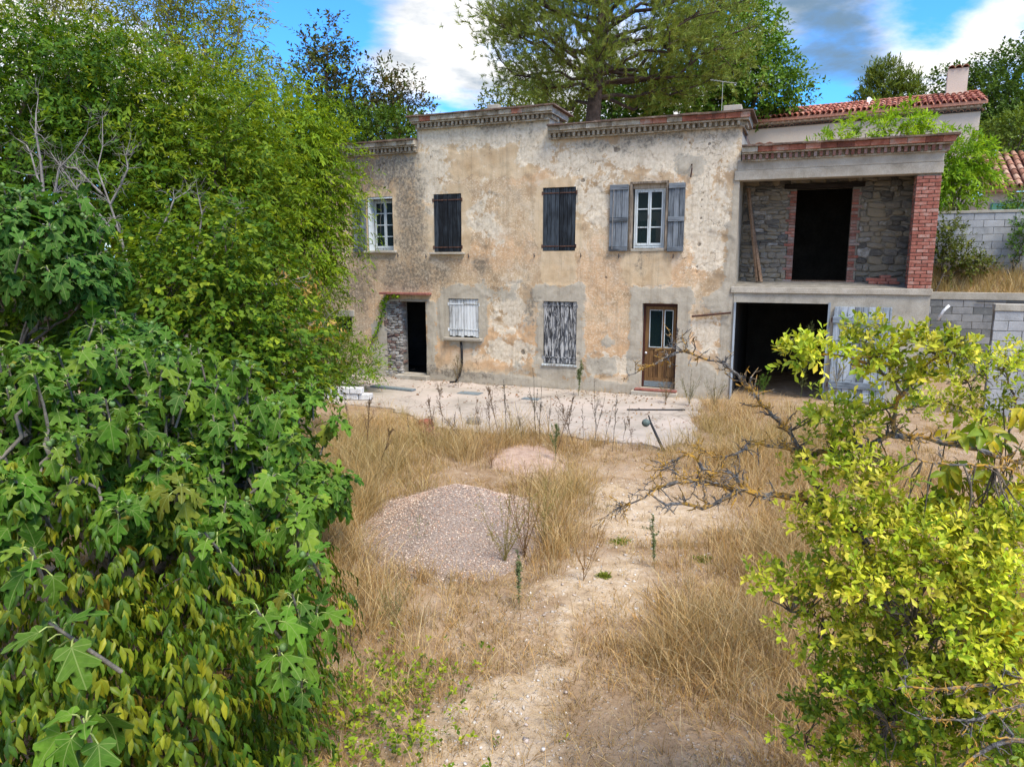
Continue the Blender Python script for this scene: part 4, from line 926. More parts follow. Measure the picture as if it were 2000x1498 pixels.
# ------------------------------------------------------------------ things lying about
# stack of whitewashed blocks on the apron
pb = MB().box((-0.15, -0.1, -0.075), (0.15, 0.1, 0.075)).mesh('white_block', 0.014); pb.materials.append(M['white_block'])
c0 = np.array([-4.0, 17.1, 0.037]); wa = R(-10); cx, sx = math.cos(wa), math.sin(wa)
SP = 'left end|second from left|third from left|right end'.split('|')
for lv, lvn in enumerate(('bottom', 'top')):
    for k in range(4 if lv == 0 else 3):
        lx = -0.5 + k * 0.315 + (0.1 if lv else 0); ly = random.uniform(-.03, .03)
        o = link('white_block', pb, None, None, loc=(c0[0] + lx * cx, c0[1] + lx * sx + ly, c0[2] + 0.075 + lv * 0.152), rot=(0, 0, wa + random.uniform(-.05, .05)))
        pos = (SP[k] if lv == 0 else ('left', 'middle', 'right')[k])
        tag(o, f'whitewashed masonry block, {pos} of the {lvn} row of the stack', 'block', 'stack of whitewashed blocks')
def plankthing(name, pts, wd, th, m_, label, cat):
    a, b_ = Vector(pts[0]), Vector(pts[1]); L = (b_ - a).length; d_ = (b_ - a).normalized()
    me = MB().box((0, -wd / 2, 0), (L, wd / 2, th)).mesh(name, 0.004); me.materials.append(m_)
    o = link(name, me, None, None, loc=a); o.rotation_euler = d_.to_track_quat('X', 'Z').to_euler(); return tag(o, label, cat)
plankthing('wooden_plank', [(-3.75, 18.85, 0.04), (-2.55, 18.2, 0.04)], 0.2, 0.045, M['slate'], 'dark weathered plank lying on the apron by the left doorway', 'plank')
rod = MB(); rod.tube([(2.6, 15.75, 0.055), (3.9, 15.72, 0.055)], 0.018, 6); tag(rod.build('iron_rod', M['iron']), 'long thin iron rod lying on the pink apron below the brown door', 'rod')
ho = MB(); hp = [hw(-5.02, -0.03, 1.16), hw(-4.98, -0.06, 0.9), hw(-4.97, -0.08, 0.55), hw(-5.03, -0.12, 0.25), hw(-5.12, -0.2, 0.06), hw(-5.25, -0.3, 0.05)]
ho.tube(hp, 0.032, 8); tag(ho.build('black_hose', M['rubber'], smooth=True), 'black plastic hose hanging down the wall under the white shutters', 'hose')
for k, (px, py, s_) in enumerate([(918, 768, .3), (1037, 779, .22)]):
    q = gnd(px, py, 0.04); o = box('hatch_cover', (-s_, -s_ * .55, 0), (s_, s_ * .55, 0.012), M['slate']); o.location = (q[0], q[1], 0.037); o.rotation_euler = (0, 0, -YAW)
    tag(o, ('larger' if k == 0 else 'smaller') + ' grey hatch cover set in the apron near the wall', 'hatch')
# leaning iron post with a round lamp head at the edge of the apron
st = empty('leaning_post', (2.74, 12.35, 0)); tag(st, 'leaning dark iron post with a round green head at the apron edge', 'post')
mb = MB(); mb.tube([(0.02, 0, -0.1), (-0.26, 0.1, 0.5)], [0.03, 0.022], 8); mb.build('shaft', M['iron'], st)
mb = MB(); mb.tube([(-0.24, 0.09, 0.45), (-0.3, 0.1, 0.63)], [0.016, 0.012], 6); mb.build('spike', M['iron'], st)
bm = bmesh.new(); bmesh.ops.create_uvsphere(bm, u_segments=14, v_segments=10, radius=0.075); me = bpy.data.meshes.new('round_head'); bm.to_mesh(me); bm.free()
me.polygons.foreach_set('use_smooth', np.ones(len(me.polygons), dtype=bool)); me.materials.append(m_plain('dull_green_paint', (0.1, 0.13, 0.115), 0.6)); link('round_head', me, None, st, loc=(-0.35, 0.06, 0.5), scale=(1, 0.8, 0.95))
# rubble by the weeds
RB = [(-1.62, 13.5, 0.34, 'brick', 'broken pink brick lump in the rubble by the weeds'), (-1.42, 13.25, 0.26, 'brick_dull', 'smaller brown brick lump in the rubble by the weeds'), (-1.75, 14.1, 0.4, 'terracotta', 'flat terracotta shard behind the brick rubble'), (-0.8, 14.4, 0.3, 'stone', 'grey-green stone standing at the edge of the apron')]
for x, y, s_, m_, lb in RB:
    me = STONES[random.randrange(14)].copy(); me.materials.clear(); me.materials.append(M[m_])
    tag(link('rubble_lump', me, None, None, loc=(x, y, float(gheight(x, y)) + s_ * 0.22), rot=(random.uniform(-.3, .3), random.uniform(-.3, .3), random.uniform(0, 3)), scale=(s_, s_ * 0.75, s_ * 0.6)), lb, 'rubble')
# loose bricks on the balcony, two leaning timbers
BB = [(5.35, .62, 0), (5.58, .6, 0), (5.18, .68, 0), (5.42, .78, 0), (5.3, .66, 1), (5.52, .64, 1), (5.12, .7, 1), (5.4, .7, 2)]
nm = ['bottom row, second from right', 'bottom right, by the pillar', 'bottom row, at the left end', 'bottom row, at the back', 'second row, in the middle', 'second row, at the right', 'second row, at the left', 'topmost']
for (u, d, l), s_ in zip(BB, nm):
    q = hw(u, d, 2.83 + d * 0.01 + 0.035 + l * 0.068); o = link('loose_brick', BRICK, None, None, loc=tuple(q), rot=(0, 0, -YAW + random.uniform(-.3, .3)))
    tag(o, f'loose red brick in the small balcony heap, {s_}', 'brick', 'loose bricks on the balcony')
def hwv(*a): return Vector(hw(*a))
plankthing('leaning_timber', [hwv(2.62, 0.75, 2.86), hwv(2.27, 1.0, 5.1)], 0.07, 0.06, M['wood_raw'], 'long brown timber leaning in the left corner of the loggia', 'timber')
plankthing('leaning_timber', [hwv(2.72, 0.7, 2.86), hwv(2.36, 0.98, 4.6)], 0.09, 0.03, M['wood_raw'], 'shorter flat board leaning beside the long timber in the loggia', 'timber')
q = hw(0, 0, 0)
cb = MB().box((-0.16, -0.1, 0), (0.16, 0.1, 0.13)).mesh('concrete_block', 0.012); cb.materials.append(M['concrete'])
tag(link('concrete_block', cb, None, None, loc=tuple(hw(-4.0, 0.0, 7.2)), rot=(0, 0, -YAW)), 'small concrete block resting on the middle parapet', 'block')

# ------------------------------------------------------------------ gravel heap, sand mound, loose stones
def mound(name, cx, cy, rx, ry, rot, h, seed, m_, res=0.06):
    n = 56; g = np.linspace(-1.35, 1.35, n); X, Y = np.meshgrid(g, g)
    r_ = np.hypot(X, Y); q = np.stack([X * 2, Y * 2, 0 * X + seed], -1)
    rr = r_ * (1 + (fbm(q * 0.7, 3, seed) - 0.5) * 0.5)
    Z = h * (1 - sstep(rr, 0.1, 1.15)) * (0.85 + 0.3 * fbm(q * 0.6, 3, seed + 4)) + (fbm(q * 3, 3, seed + 1) - 0.5) * 0.03
    c_, s_ = math.cos(rot), math.sin(rot)
    WX = cx + X * rx * c_ - Y * ry * s_; WY = cy + X * rx * s_ + Y * ry * c_
    WZ = gheight(WX, WY) + Z - 0.06 * sstep(rr, 0.95, 1.25)
    I = np.arange(n * n).reshape(n, n); F = np.stack([I[:-1, :-1], I[:-1, 1:], I[1:, 1:], I[1:, :-1]], -1).reshape(-1, 4)
    V = np.stack([WX, WY, WZ], -1).reshape(-1, 3)
    return link(name, np_mesh(name, V, F, smooth=True), m_), (X, Y, WX, WY, WZ, rr)
def bilerp(A_, fi, fj):
    i = np.floor(fi).astype(int); j = np.floor(fj).astype(int); a = fi - i; b_ = fj - j
    return A_[i, j] * (1 - a) * (1 - b_) + A_[i + 1, j] * a * (1 - b_) + A_[i, j + 1] * (1 - a) * b_ + A_[i + 1, j + 1] * a * b_
OCT_V = np.array([(1, 0, 0), (-1, 0, 0), (0, 1, 0), (0, -1, 0), (0, 0, 1), (0, 0, -1)], float)
OCT_F = np.array([(0, 2, 4), (2, 1, 4), (1, 3, 4), (3, 0, 4), (2, 0, 5), (1, 2, 5), (3, 1, 5), (0, 3, 5)])
def chips(P, S, cols, flat=0.7):
    n = len(P); a = RNG.uniform(0, 2 * np.pi, (n, 3)); q = RNG.normal(size=(n, 4)); q /= np.linalg.norm(q, axis=1, keepdims=True)
    w_, x, y, z = q.T
    Rm = np.stack([1 - 2 * (y * y + z * z), 2 * (x * y - z * w_), 2 * (x * z + y * w_), 2 * (x * y + z * w_), 1 - 2 * (x * x + z * z), 2 * (y * z - x * w_), 2 * (x * z - y * w_), 2 * (y * z + x * w_), 1 - 2 * (x * x + y * y)], -1).reshape(n, 3, 3)
    tv = OCT_V[None] * RNG.uniform(0.55, 1.25, (n, 6, 1)) + RNG.normal(0, 0.18, (n, 6, 3))
    V = np.einsum('nij,nkj->nki', Rm, tv) * S[:, None, None]; V[..., 2] *= flat
    V += P[:, None, :]
    F = (OCT_F[None] + (np.arange(n) * 6)[:, None, None]).reshape(-1, 3)
    return V.reshape(-1, 3), F, np.repeat(cols, 6, 0)
GRAV = m_mottled('pink_grey_gravel_bed', [(0.3, (0.22, 0.16, 0.125)), (0.5, (0.38, 0.295, 0.235)), (0.7, (0.5, 0.415, 0.345))], 60.0, 1.0, 90.0, bdist=0.02)
gp, gd = mound('gravel_heap', -0.72, 8.55, 1.2, 1.5, -0.12, 0.5, 3, GRAV)
tag(gp, 'low heap of pinkish grey gravel in the dry grass', 'gravel heap')
n = 40000; fi = RNG.uniform(1, 53.9, n); fj = RNG.uniform(1, 53.9, n)
rr = bilerp(gd[5], fi, fj); k_ = rr < 1.05 + RNG.normal(0, 0.07, n); fi, fj = fi[k_], fj[k_]
P = np.stack([bilerp(gd[2], fi, fj), bilerp(gd[3], fi, fj), bilerp(gd[4], fi, fj) + 0.004], -1); n = len(P)
pal = np.array([(0.42, 0.32, 0.25), (0.53, 0.42, 0.335), (0.6, 0.52, 0.43), (0.33, 0.25, 0.195), (0.52, 0.34, 0.245), (0.68, 0.62, 0.53), (0.24, 0.195, 0.155)])
pal = pal * np.array([[1.08, .98, .9]])
V, F, C_ = chips(P, 0.005 + 0.009 * RNG.uniform(0, 1, n) ** 2, pal[RNG.integers(0, 7, n)] * RNG.uniform(0.8, 1.15, (n, 1)))
tag(link('gravel', np_mesh('gravel', V, F, C_), M['stone_v'], gp), kind='stuff')
SAND = m_mottled('pinkish_sand', [(0.3, (0.33, 0.22, 0.155)), (0.5, (0.46, 0.32, 0.235)), (0.7, (0.54, 0.4, 0.31))], 8.0, 0.6, 70.0, bdist=0.02)
so, _ = mound('sand_mound', 0.3, 11.75, 0.7, 1.0, 0.2, 0.09, 8, SAND)
tag(so, 'small mound of pinkish sand behind the gravel heap', 'sand mound')
n = 26000; x = RNG.uniform(-3.5, 5.5, n); y = 3.2 + 10.0 * RNG.uniform(0, 1, n) ** 1.5
w_ = pathness(x, y) * 0.9 + 0.18 * fbm(np.stack([x * 1.5, y * 1.5, 0 * x], -1), 3, 77)
k_ = (RNG.uniform(0, 1, n) < w_) & ~in_poly(x, y, APRON); x, y = x[k_], y[k_]; n = len(x)
S = 0.005 + 0.024 * RNG.uniform(0, 1, n) ** 5
pal = np.array([(0.6, 0.53, 0.44), (0.68, 0.63, 0.56), (0.48, 0.39, 0.3), (0.52, 0.43, 0.36), (0.4, 0.31, 0.235)])
V, F, C_ = chips(np.stack([x, y, gheight(x, y) + S * 0.25], -1), S, pal[RNG.integers(0, 5, n)] * RNG.uniform(0.85, 1.1, (n, 1)))
tag(link('loose_stones', np_mesh('loose_stones', V, F, C_), M['stone_v']), 'pale loose stones scattered over the sandy track', 'stones', kind='stuff')
# ------------------------------------------------------------------ vegetation toolkit
LEAFGAIN = np.array([[1.75, 1.6, 0.75]])
def tmpl_oval(w=0.24, fold=0.05, droop=0.1, peak=0.42):
    v = [(0, 0, 0), (0, .33, 0), (0, .68, -droop * .35), (0, 1, -droop), (-w, peak, fold), (-w * .68, .74, fold * .8 - droop * .4), (w, peak, fold), (w * .68, .74, fold * .8 - droop * .4)]
    f = [(0, 1, 4), (1, 5, 4), (1, 2, 5), (2, 3, 5), (0, 6, 1), (1, 6, 7), (1, 7, 2), (2, 7, 3)]
    return np.array(v, float), np.array(f)
def tmpl_small(w=0.25, fold=0.06):
    return np.array([(0, 0, 0), (-w, .5, fold), (0, 1, -.04), (w, .5, fold)], float), np.array([(0, 2, 1), (0, 3, 2)])
def tmpl_fig(bend=0.3, curl=0.18, deep=1.0):
    half = [(0.10, -0.07), (0.27, -0.10), (0.40, 0.06), (0.36, 0.17), (0.19 + .06 * (1 - deep), 0.22), (0.36, 0.40), (0.47, 0.55), (0.40, 0.63), (0.26, 0.62), (0.15 + .06 * (1 - deep), 0.55), (0.20, 0.76), (0.15, 0.90)]
    mid_ = [(0, 0.0), (0, 0.2), (0, 0.5), (0, 0.78), (0, 1.0)]
    pts = mid_ + half + [(-x, y) for x, y in half]; nh = len(half); h = 5; g = 5 + nh
    tri = [(0, h, h + 1), (0, h + 1, h + 2), (0, h + 2, h + 3), (0, h + 3, 1), (1, h + 3, h + 4), (1, h + 4, h + 5), (1, h + 5, 2), (2, h + 5, h + 8), (h + 5, h + 6, h + 7), (h + 5, h + 7, h + 8), (2, h + 8, h + 9), (2, h + 9, 3), (3, h + 9, h + 10), (3, h + 10, h + 11), (3, h + 11, 4)]
    tri += [tuple((i if i < 5 else i + nh) for i in (a, c, b_)) for a, b_, c in tri]
    v = np.array([(x, y, 0.0) for x, y in pts]); x, y = v[:, 0], v[:, 1]
    v[:, 2] = -bend * y * y + curl * np.abs(x) - 0.9 * curl * x * x * 2 + 0.03 * np.sin(y * 14) * np.abs(x) * 2
    return v, np.array(tri)

def leaves(name, P, D, N_, S, tmpl, cols, m_, parent=None, tc=False, wid=None):
    tv, tf = tmpl; n = len(P); cols = np.asarray(cols) * LEAFGAIN
    Y = unit(D); X = unit(np.cross(Y, N_)); Z = np.cross(X, Y)
    if wid is None: wid = np.ones(n)
    tv = tv[None] if tv.ndim == 2 else tv; nv = tv.shape[1]
    V = P[:, None] + S[:, None, None] * (tv[..., 0:1] * wid[:, None, None] * X[:, None] + tv[..., 1:2] * Y[:, None] + tv[..., 2:3] * Z[:, None])
    F = (tf[None] + (np.arange(n) * nv)[:, None, None]).reshape(-1, 3)
    at_ = {'tc': np.broadcast_to(np.concatenate([np.abs(tv[..., :1]), tv[..., 1:2], 0 * tv[..., :1]], -1), (n, nv, 3)).reshape(-1, 3)} if tc else None
    return link(name, np_mesh(name, V.reshape(-1, 3), F, np.repeat(cols, nv, 0), attrs=at_), m_, parent)

def perp(T):
    a = np.cross(T, np.array([0.31, 0.2, 0.93])); a = unit(a); return a, np.cross(T, a)
def sprays(P, T, L, n, theta=0.8, droop=0.2, ldroop=0.3, upn=0.6, jit=0.25, start=0.15):
    """leaves set alternately along N twigs -> positions, directions, normals, twig index"""
    N0 = len(P); T = unit(T); A_, B_ = perp(T)
    s = np.linspace(start, 1, n)[None, :] + RNG.uniform(-.04, .04, (N0, n))
    pos = P[:, None] + T[:, None] * (L[:, None] * s)[..., None]
    pos[..., 2] -= droop * L[:, None] * s * s
    az = np.arange(n)[None, :] * 2.4 + RNG.uniform(0, 6.28, (N0, 1)) + RNG.normal(0, .4, (N0, n))
    side = np.cos(az)[..., None] * A_[:, None] + np.sin(az)[..., None] * B_[:, None]
    th = theta * (1.15 - 0.45 * s)
    d = T[:, None] * np.cos(th)[..., None] + side * np.sin(th)[..., None] + RNG.normal(0, jit, (N0, n, 3))
    d[..., 2] -= ldroop; d = unit(d)
    nn = T[:, None] + np.array([0, 0, upn]) + RNG.normal(0, jit, (N0, n, 3))
    idx = np.repeat(np.arange(N0), n)
    return pos.reshape(-1, 3), d.reshape(-1, 3), nn.reshape(-1, 3), idx
def palette(n, idx, pal, wts, clump=0.5):
    """colour per leaf: one pick per twig, mixed with a pick of its own"""
    pal = np.array(pal, float); wts = np.array(wts, float); wts /= wts.sum()
    nt = int(idx.max()) + 1 if len(idx) else 1
    a = pal[RNG.choice(len(pal), nt, p=wts)][idx]; b_ = pal[RNG.choice(len(pal), n, p=wts)]
    return (a * clump + b_ * (1 - clump)) * RNG.uniform(0.78, 1.22, (n, 1))
def ell_pts(n, c, r, fmin=0.75, lump=0.35, lf=2.2, seed=0, zmin=-1.0):
    d = unit(RNG.normal(size=(int(n * 1.6), 3))); d = d[d[:, 2] > zmin][:n]
    f = (1 - (1 - fmin) * RNG.uniform(0, 1, len(d)) ** 1.6) * (1 - lump / 2 + lump * (fbm(d * lf + 7.3 + seed, 3, seed) * 2 - 0.5))
    return np.array(c) + d * np.array(r) * f[:, None], unit(d / np.array(r))
def limb(mb, a, b_, r0, r1, n=5, wob=0.08, sides=6, sag=0.0):
    a, b_ = np.array(a, float), np.array(b_, float); L = np.linalg.norm(b_ - a); pts, rad = [], []
    for k in range(n + 1):
        s = k / n; p = a + (b_ - a) * s + RNG.normal(0, wob * L * 0.12, 3) * (0 < k < n); p[2] += sag * L * math.sin(math.pi * s)
        pts.append(p); rad.append(r0 + (r1 - r0) * s)
    mb.tube(pts, rad, sides, cap=False); return pts

DK = [(0.022, 0.05, 0.012), (0.035, 0.075, 0.016), (0.055, 0.105, 0.022), (0.085, 0.14, 0.028)]
def tree(name, label, base, ells, ntw, tmpl, nl, twl, leaf, pal, wts, trunk=0.14, theta=0.8, droop=0.2, ldroop=0.3, fmin=0.7, lump=0.4, lf=2.2, m_='leaf_far', bark='bark', limbs=6, group=None, cat='tree', outw=1.0, up=0.5, rnd=0.5, seed=1, zmin=-1.0, crown='crown', clump=0.55, limb_f=0.7, limb_r=0.25, split=0.35):
    root = empty(name, tuple(base)); tag(root, label, cat, group)
    b0 = np.array(base, float); vol = np.array([np.prod(r_) ** (2 / 3) for c, r_ in ells]); vol = vol / vol.sum()
    mb = MB(); Ps, Ts = [], []
    cen = np.average([c for c, r_ in ells], axis=0, weights=vol); fork = b0 + (cen - b0) * split
    limb(mb, b0 - b0 - np.array([0, 0, .2]), fork - b0, trunk, trunk * 0.8, 4, 0.05, 8)
    for (c, r_), v_ in zip(ells, vol):
        c = np.array(c, float); p, d = ell_pts(int(ntw * v_), c, r_, fmin, lump, lf, seed, zmin)
        Ps.append(p); Ts.append(d * outw + np.array([0, 0, up]) + RNG.normal(0, rnd, p.shape))
        limb(mb, fork - b0, c - b0, trunk * 0.7, trunk * limb_r, 4, 0.3)
        for k in range(max(2, int(limbs * v_ * len(ells)))):
            e = p[RNG.integers(len(p))]; e = c + (e - c) * limb_f * 1.2 if limb_f < 0.83 else e
            q = limb(mb, (fork + (c - fork) * RNG.uniform(0.3, 1.0)) - b0, e - b0, trunk * limb_r, trunk * 0.05, 4, 0.5, 5)
    P = np.concatenate(Ps); T = np.concatenate(Ts); k_ = P[:, 2] > 0.05; P, T = P[k_], T[k_]
    L = RNG.uniform(0.7, 1.3, len(P)) * twl
    pos, d, nn, idx = sprays(P, T, L, nl, theta, droop, ldroop)
    S = leaf * RNG.uniform(0.7, 1.3, len(pos))
    mb.build('trunk', M[bark], root, smooth=True)
    leaves(crown, pos - b0, d, nn, S, tmpl, palette(len(pos), idx, pal, wts, clump), M[m_], root)
    return root

# vein-drawn leaf material for the near fig
m, t, b = new_mat('fig_leaf'); a = t.attr('col').outputs['Color']; tcn = t.attr('tc'); sx_ = t.n('ShaderNodeSeparateColor', {0: tcn.outputs['Color']})
X_, Y_ = sx_.outputs[0], sx_.outputs[1]
v1 = t.step(X_, 0.02, 0.006)
v2 = t.step(t.math('ABSOLUTE', t.math('SUBTRACT', t.math('MULTIPLY', X_, 0.76), t.math('MULTIPLY', t.math('SUBTRACT', Y_, 0.02), 0.65))), 0.013, 0.004)
v3 = t.step(t.math('ABSOLUTE', t.math('SUBTRACT', Y_, t.math('MULTIPLY', X_, 0.3))), 0.012, 0.004)
sv = t.math('ABSOLUTE', t.math('SUBTRACT', t.math('FRACT', t.math('MULTIPLY', t.math('SUBTRACT', Y_, t.math('MULTIPLY', X_, 0.6)), 7.0)), 0.5))
vein = t.math('MAXIMUM', t.math('MAXIMUM', v1, v2), t.math('MAXIMUM', v3, t.math('MULTIPLY', t.step(sv, 0.06, 0.01), 0.35)))
n = t.noise(geop(t), 40.0, 3.0, 0.6).outputs[0]
c = t.mix(t.step(n, 0.3, 0.75), t.mix(1.0, a, (0.75, 0.78, 0.75), 'MULTIPLY'), a)
c = t.mix(t.math('MULTIPLY', vein, 0.6), c, (0.26, 0.32, 0.1))
setc(t, b, c, 0.55, t.bump(t.math('ADD', n, t.math('MULTIPLY', vein, -0.6)), 0.3, 0.004)); b.inputs['Specular IOR Level'].default_value = 0.12
tr = t.n('ShaderNodeBsdfTranslucent', {'Color': t.mix(1.0, c, (1.25, 1.2, 0.5), 'MULTIPLY')})
t.t.links.new(t.n('ShaderNodeMixShader', {0: 0.34, 1: b.outputs[0], 2: tr.outputs[0]}).outputs[0], t.t.nodes['Material Output'].inputs[0]); M['leaf_fig'] = m

# ------------------------------------------------------------------ trees behind the house
OV = tmpl_small(0.26); NAR = tmpl_small(0.13); RND = tmpl_small(0.36, 0.08)
G_MID = [(0.03, 0.075, 0.014), (0.05, 0.115, 0.02), (0.08, 0.16, 0.028), (0.11, 0.19, 0.04)]
# large pine
pb0 = at(1158, 330, 30.0); pb0[2] = 3.0
pine = empty('pine_tree', tuple(pb0)); tag(pine, 'large spreading pine towering behind the farmhouse', 'tree')
mb = MB(); top = at(1185, -60, 30.5) - pb0
trunk_pts = [np.array([0, 0, -.3]), at(1158, 235, 30) - pb0, at(1165, 150, 30.1) - pb0, at(1175, 60, 30.3) - pb0, top, top + np.array([.4, .2, 3.0])]
mb.tube(trunk_pts, [0.4, 0.31, 0.27, 0.22, 0.16, 0.05], 10, cap=False)
Ps, Ts = [], []
def on_trunk(s):
    s = s * (len(trunk_pts) - 1); k = min(int(s), len(trunk_pts) - 2); return trunk_pts[k] + (trunk_pts[k + 1] - trunk_pts[k]) * (s - k)
pc = at(1200, 0, 30.3) - pb0
LB = []
for k in range(46):
    az = k * 2.4 + RNG.uniform(-.3, .3); lv = (k + 0.5) / 46
    el_ = -0.72 + 1.6 * lv
    d = np.array([math.cos(az) * math.cos(el_), math.sin(az) * math.cos(el_), math.sin(el_)])
    e = pc + d * np.array([6.0, 4.8, 5.0]) * RNG.uniform(0.85, 1.02)
    LB.append((on_trunk(0.3 + 0.55 * max(0, lv - .05)), e))
for a, e in LB:
    pts = limb(mb, a, e, 0.085, 0.02, 6, 0.35, 6, sag=-0.05)
    for j in range(9):
        s = RNG.uniform(0.35, 1.0); i = min(int(s * 6), 5); p = pts[i] + (pts[i + 1] - pts[i]) * (s * 6 - i)
        dd = unit(unit(e - a) * 0.8 + RNG.normal(0, .55, 3) + np.array([0, 0, .35])); q = p + dd * RNG.uniform(0.6, 1.5)
        limb(mb, p, q, 0.03, 0.008, 3, 0.4, 4)
        for r_ in range(23):
            sp_ = RNG.uniform(0.0, 1.15); Ps.append(p + (q - p) * sp_ + RNG.normal(0, .4, 3)); Ts.append(dd + RNG.normal(0, .5, 3) + np.array([0, 0, .3]))
mb.build('trunk', M['bark_red'], pine, smooth=True)
P = np.array(Ps); T = unit(np.array(Ts)); nn_ = 20
A_, B_ = perp(T); az = RNG.uniform(0, 6.28, (len(P), nn_)); th = RNG.uniform(0.15, 1.15, (len(P), nn_))
d = T[:, None] * np.cos(th)[..., None] + (np.cos(az)[..., None] * A_[:, None] + np.sin(az)[..., None] * B_[:, None]) * np.sin(th)[..., None]
pos = P[:, None] + T[:, None] * RNG.uniform(0, .22, (len(P), nn_))[..., None]; idx = np.repeat(np.arange(len(P)), nn_)
leaves('needles', pos.reshape(-1, 3), d.reshape(-1, 3), RNG.normal(size=(len(idx), 3)), RNG.uniform(.16, .28, len(idx)), (np.array([(-.05, 0, 0), (.05, 0, 0), (0, 1, 0)], float), np.array([(0, 1, 2)])),
       palette(len(idx), idx, [(0.085, 0.13, 0.045), (0.13, 0.185, 0.065), (0.19, 0.24, 0.085), (0.13, 0.125, 0.06)], [2, 4, 3, 1.5]), M['needle'], pine)

def E(px, py, Y, rx, ry, rz): return (at(px, py, Y), (rx, ry, rz))
def base_of(px, Y, z=3.0): q = at(px, 300, Y); return (q[0], q[1], z)
tree('broadleaf_tree', 'dense green broadleaf tree to the right of the big pine', base_of(1430, 36), [E(1405, 120, 36, 2.7, 2.5, 2.6), E(1480, 165, 35.5, 2.0, 2, 1.5), E(1450, 60, 36.5, 1.5, 1.5, 1.6), E(1350, 185, 36, 2.2, 2, 1.3), E(1530, 190, 35.5, 1.0, 1, .9)], 3000, OV, 7, .5, .21, G_MID, [1, 3, 4, 2], .25, fmin=.55, seed=2)
tree('broadleaf_tree', 'darker green tree low behind the pine trunk on the right', base_of(1260, 39), [E(1250, 195, 39, 2.3, 2, 1.5), E(1210, 215, 38, 1.8, 1.5, 1.2)], 1100, OV, 7, .5, .21, G_MID, [4, 3, 1, 0], .2, fmin=.5, seed=3)
tree('broadleaf_tree', 'olive green tree showing above the middle parapet, left of the pine trunk', base_of(1040, 40), [E(1010, 205, 40, 1.9, 1.5, 1.0), E(1100, 200, 40, 2.0, 1.5, 1.2), E(1060, 225, 39, 2.4, 1.5, .9)], 900, OV, 7, .5, .2, [(0.05, 0.075, 0.022), (0.085, 0.12, 0.035), (0.12, 0.15, 0.045)], [2, 3, 2], .2, fmin=.5, seed=4)
RD = [(0.03, 0.042, 0.024), (0.05, 0.065, 0.034), (0.085, 0.058, 0.045), (0.06, 0.09, 0.034)]
tree('thin_tree', 'tall thin-crowned tree with sparse dull leaves, highest left of the house', base_of(650, 28, 2.0), [E(640, 90, 28, .75, .7, 1.1), E(620, 165, 28, 1.3, 1.2, 1.6), E(690, 190, 28, 1.5, 1.3, 1.5), E(650, 245, 27.5, 2.0, 1.5, 1.2)], 1000, OV, 7, .42, .16, RD, [3, 3, 2.5, 1.5], .13, fmin=.25, limbs=22, limb_f=0.95, seed=5, up=.8)
tree('thin_tree', 'shorter thin tree with reddish sparse leaves beside the left parapet', base_of(790, 29, 2.5), [E(770, 190, 29, .95, .8, 1.0), E(800, 225, 29, .9, .8, .9), E(745, 240, 29, 1.4, 1.2, .9), E(765, 150, 29, .35, .3, .6)], 520, OV, 7, .4, .15, RD, [3, 2, 3, 1.5], .1, fmin=.25, limbs=20, limb_f=0.95, seed=6, up=.8)
tree('dark_shrub', 'dark green bushy shrub rising behind the left parapet', base_of(720, 26, 2.5), [E(700, 262, 26, 2.2, 1.4, .9), E(780, 262, 26, 1.6, 1.2, .7), E(640, 258, 26, 1.2, 1, 1.0)], 1000, OV, 7, .4, .15, DK, [2, 3, 3, 2], .1, fmin=.5, seed=7, cat='shrub')
tree('young_pine', 'small pale pine standing behind the red tiled roof', base_of(1735, 46), [E(1725, 175, 46, 1.0, .9, 1.3), E(1765, 190, 46, .9, .8, .8), E(1700, 205, 46, .8, .8, .6), E(1778, 172, 46, .35, .35, .9), E(1722, 150, 46, .5, .5, .6)], 800, NAR, 9, .6, .26, [(0.055, 0.085, 0.03), (0.085, 0.125, 0.035), (0.12, 0.16, 0.045)], [2, 3, 1], .16, fmin=.3, up=1.0, ldroop=-.2, m_='needle', seed=8)
tree('evergreen_tree', 'big dark evergreen tree at the upper right corner', base_of(1960, 36), [E(1960, 190, 36, 2.6, 2.4, 2.2), E(1930, 250, 35, 2.2, 2, 2.2), E(2020, 160, 37, 2.4, 2.2, 2.0), E(1990, 280, 35, 2.4, 2, 2.0), E(1850, 165, 37, 1.0, 1, .7), E(1900, 190, 37, 1.2, 1, 1.2)], 3600, OV, 7, .5, .19, DK, [3, 4, 3, 1], .25, fmin=.55, seed=9)
tree('olive_shrub', 'lighter olive-green bush below the dark evergreen at the right edge', base_of(1970, 30), [E(1970, 280, 29, 1.2, 1, .9), E(2000, 260, 29, .9, .8, .8)], 420, OV, 7, .4, .16, [(0.06, 0.1, 0.025), (0.1, 0.15, 0.035)], [1, 1], .1, fmin=.5, seed=10, cat='shrub')
BR = [(0.06, 0.14, 0.016), (0.1, 0.2, 0.022), (0.16, 0.27, 0.03), (0.24, 0.34, 0.04)]
tree('sapling', 'bright green drooping sapling between the garage and the block wall', base_of(1865, 22.6), [E(1868, 310, 22.6, .75, .7, .6), E(1885, 350, 22.6, .85, .7, .6), E(1858, 385, 22.4, .55, .5, .5), E(1850, 330, 22.6, .5, .5, .6), E(1905, 300, 22.6, .4, .4, .4)], 480, NAR, 12, .5, .18, BR, [2, 4, 3, 1], .05, droop=.5, ldroop=.5, fmin=.35, m_='leaf', seed=11)
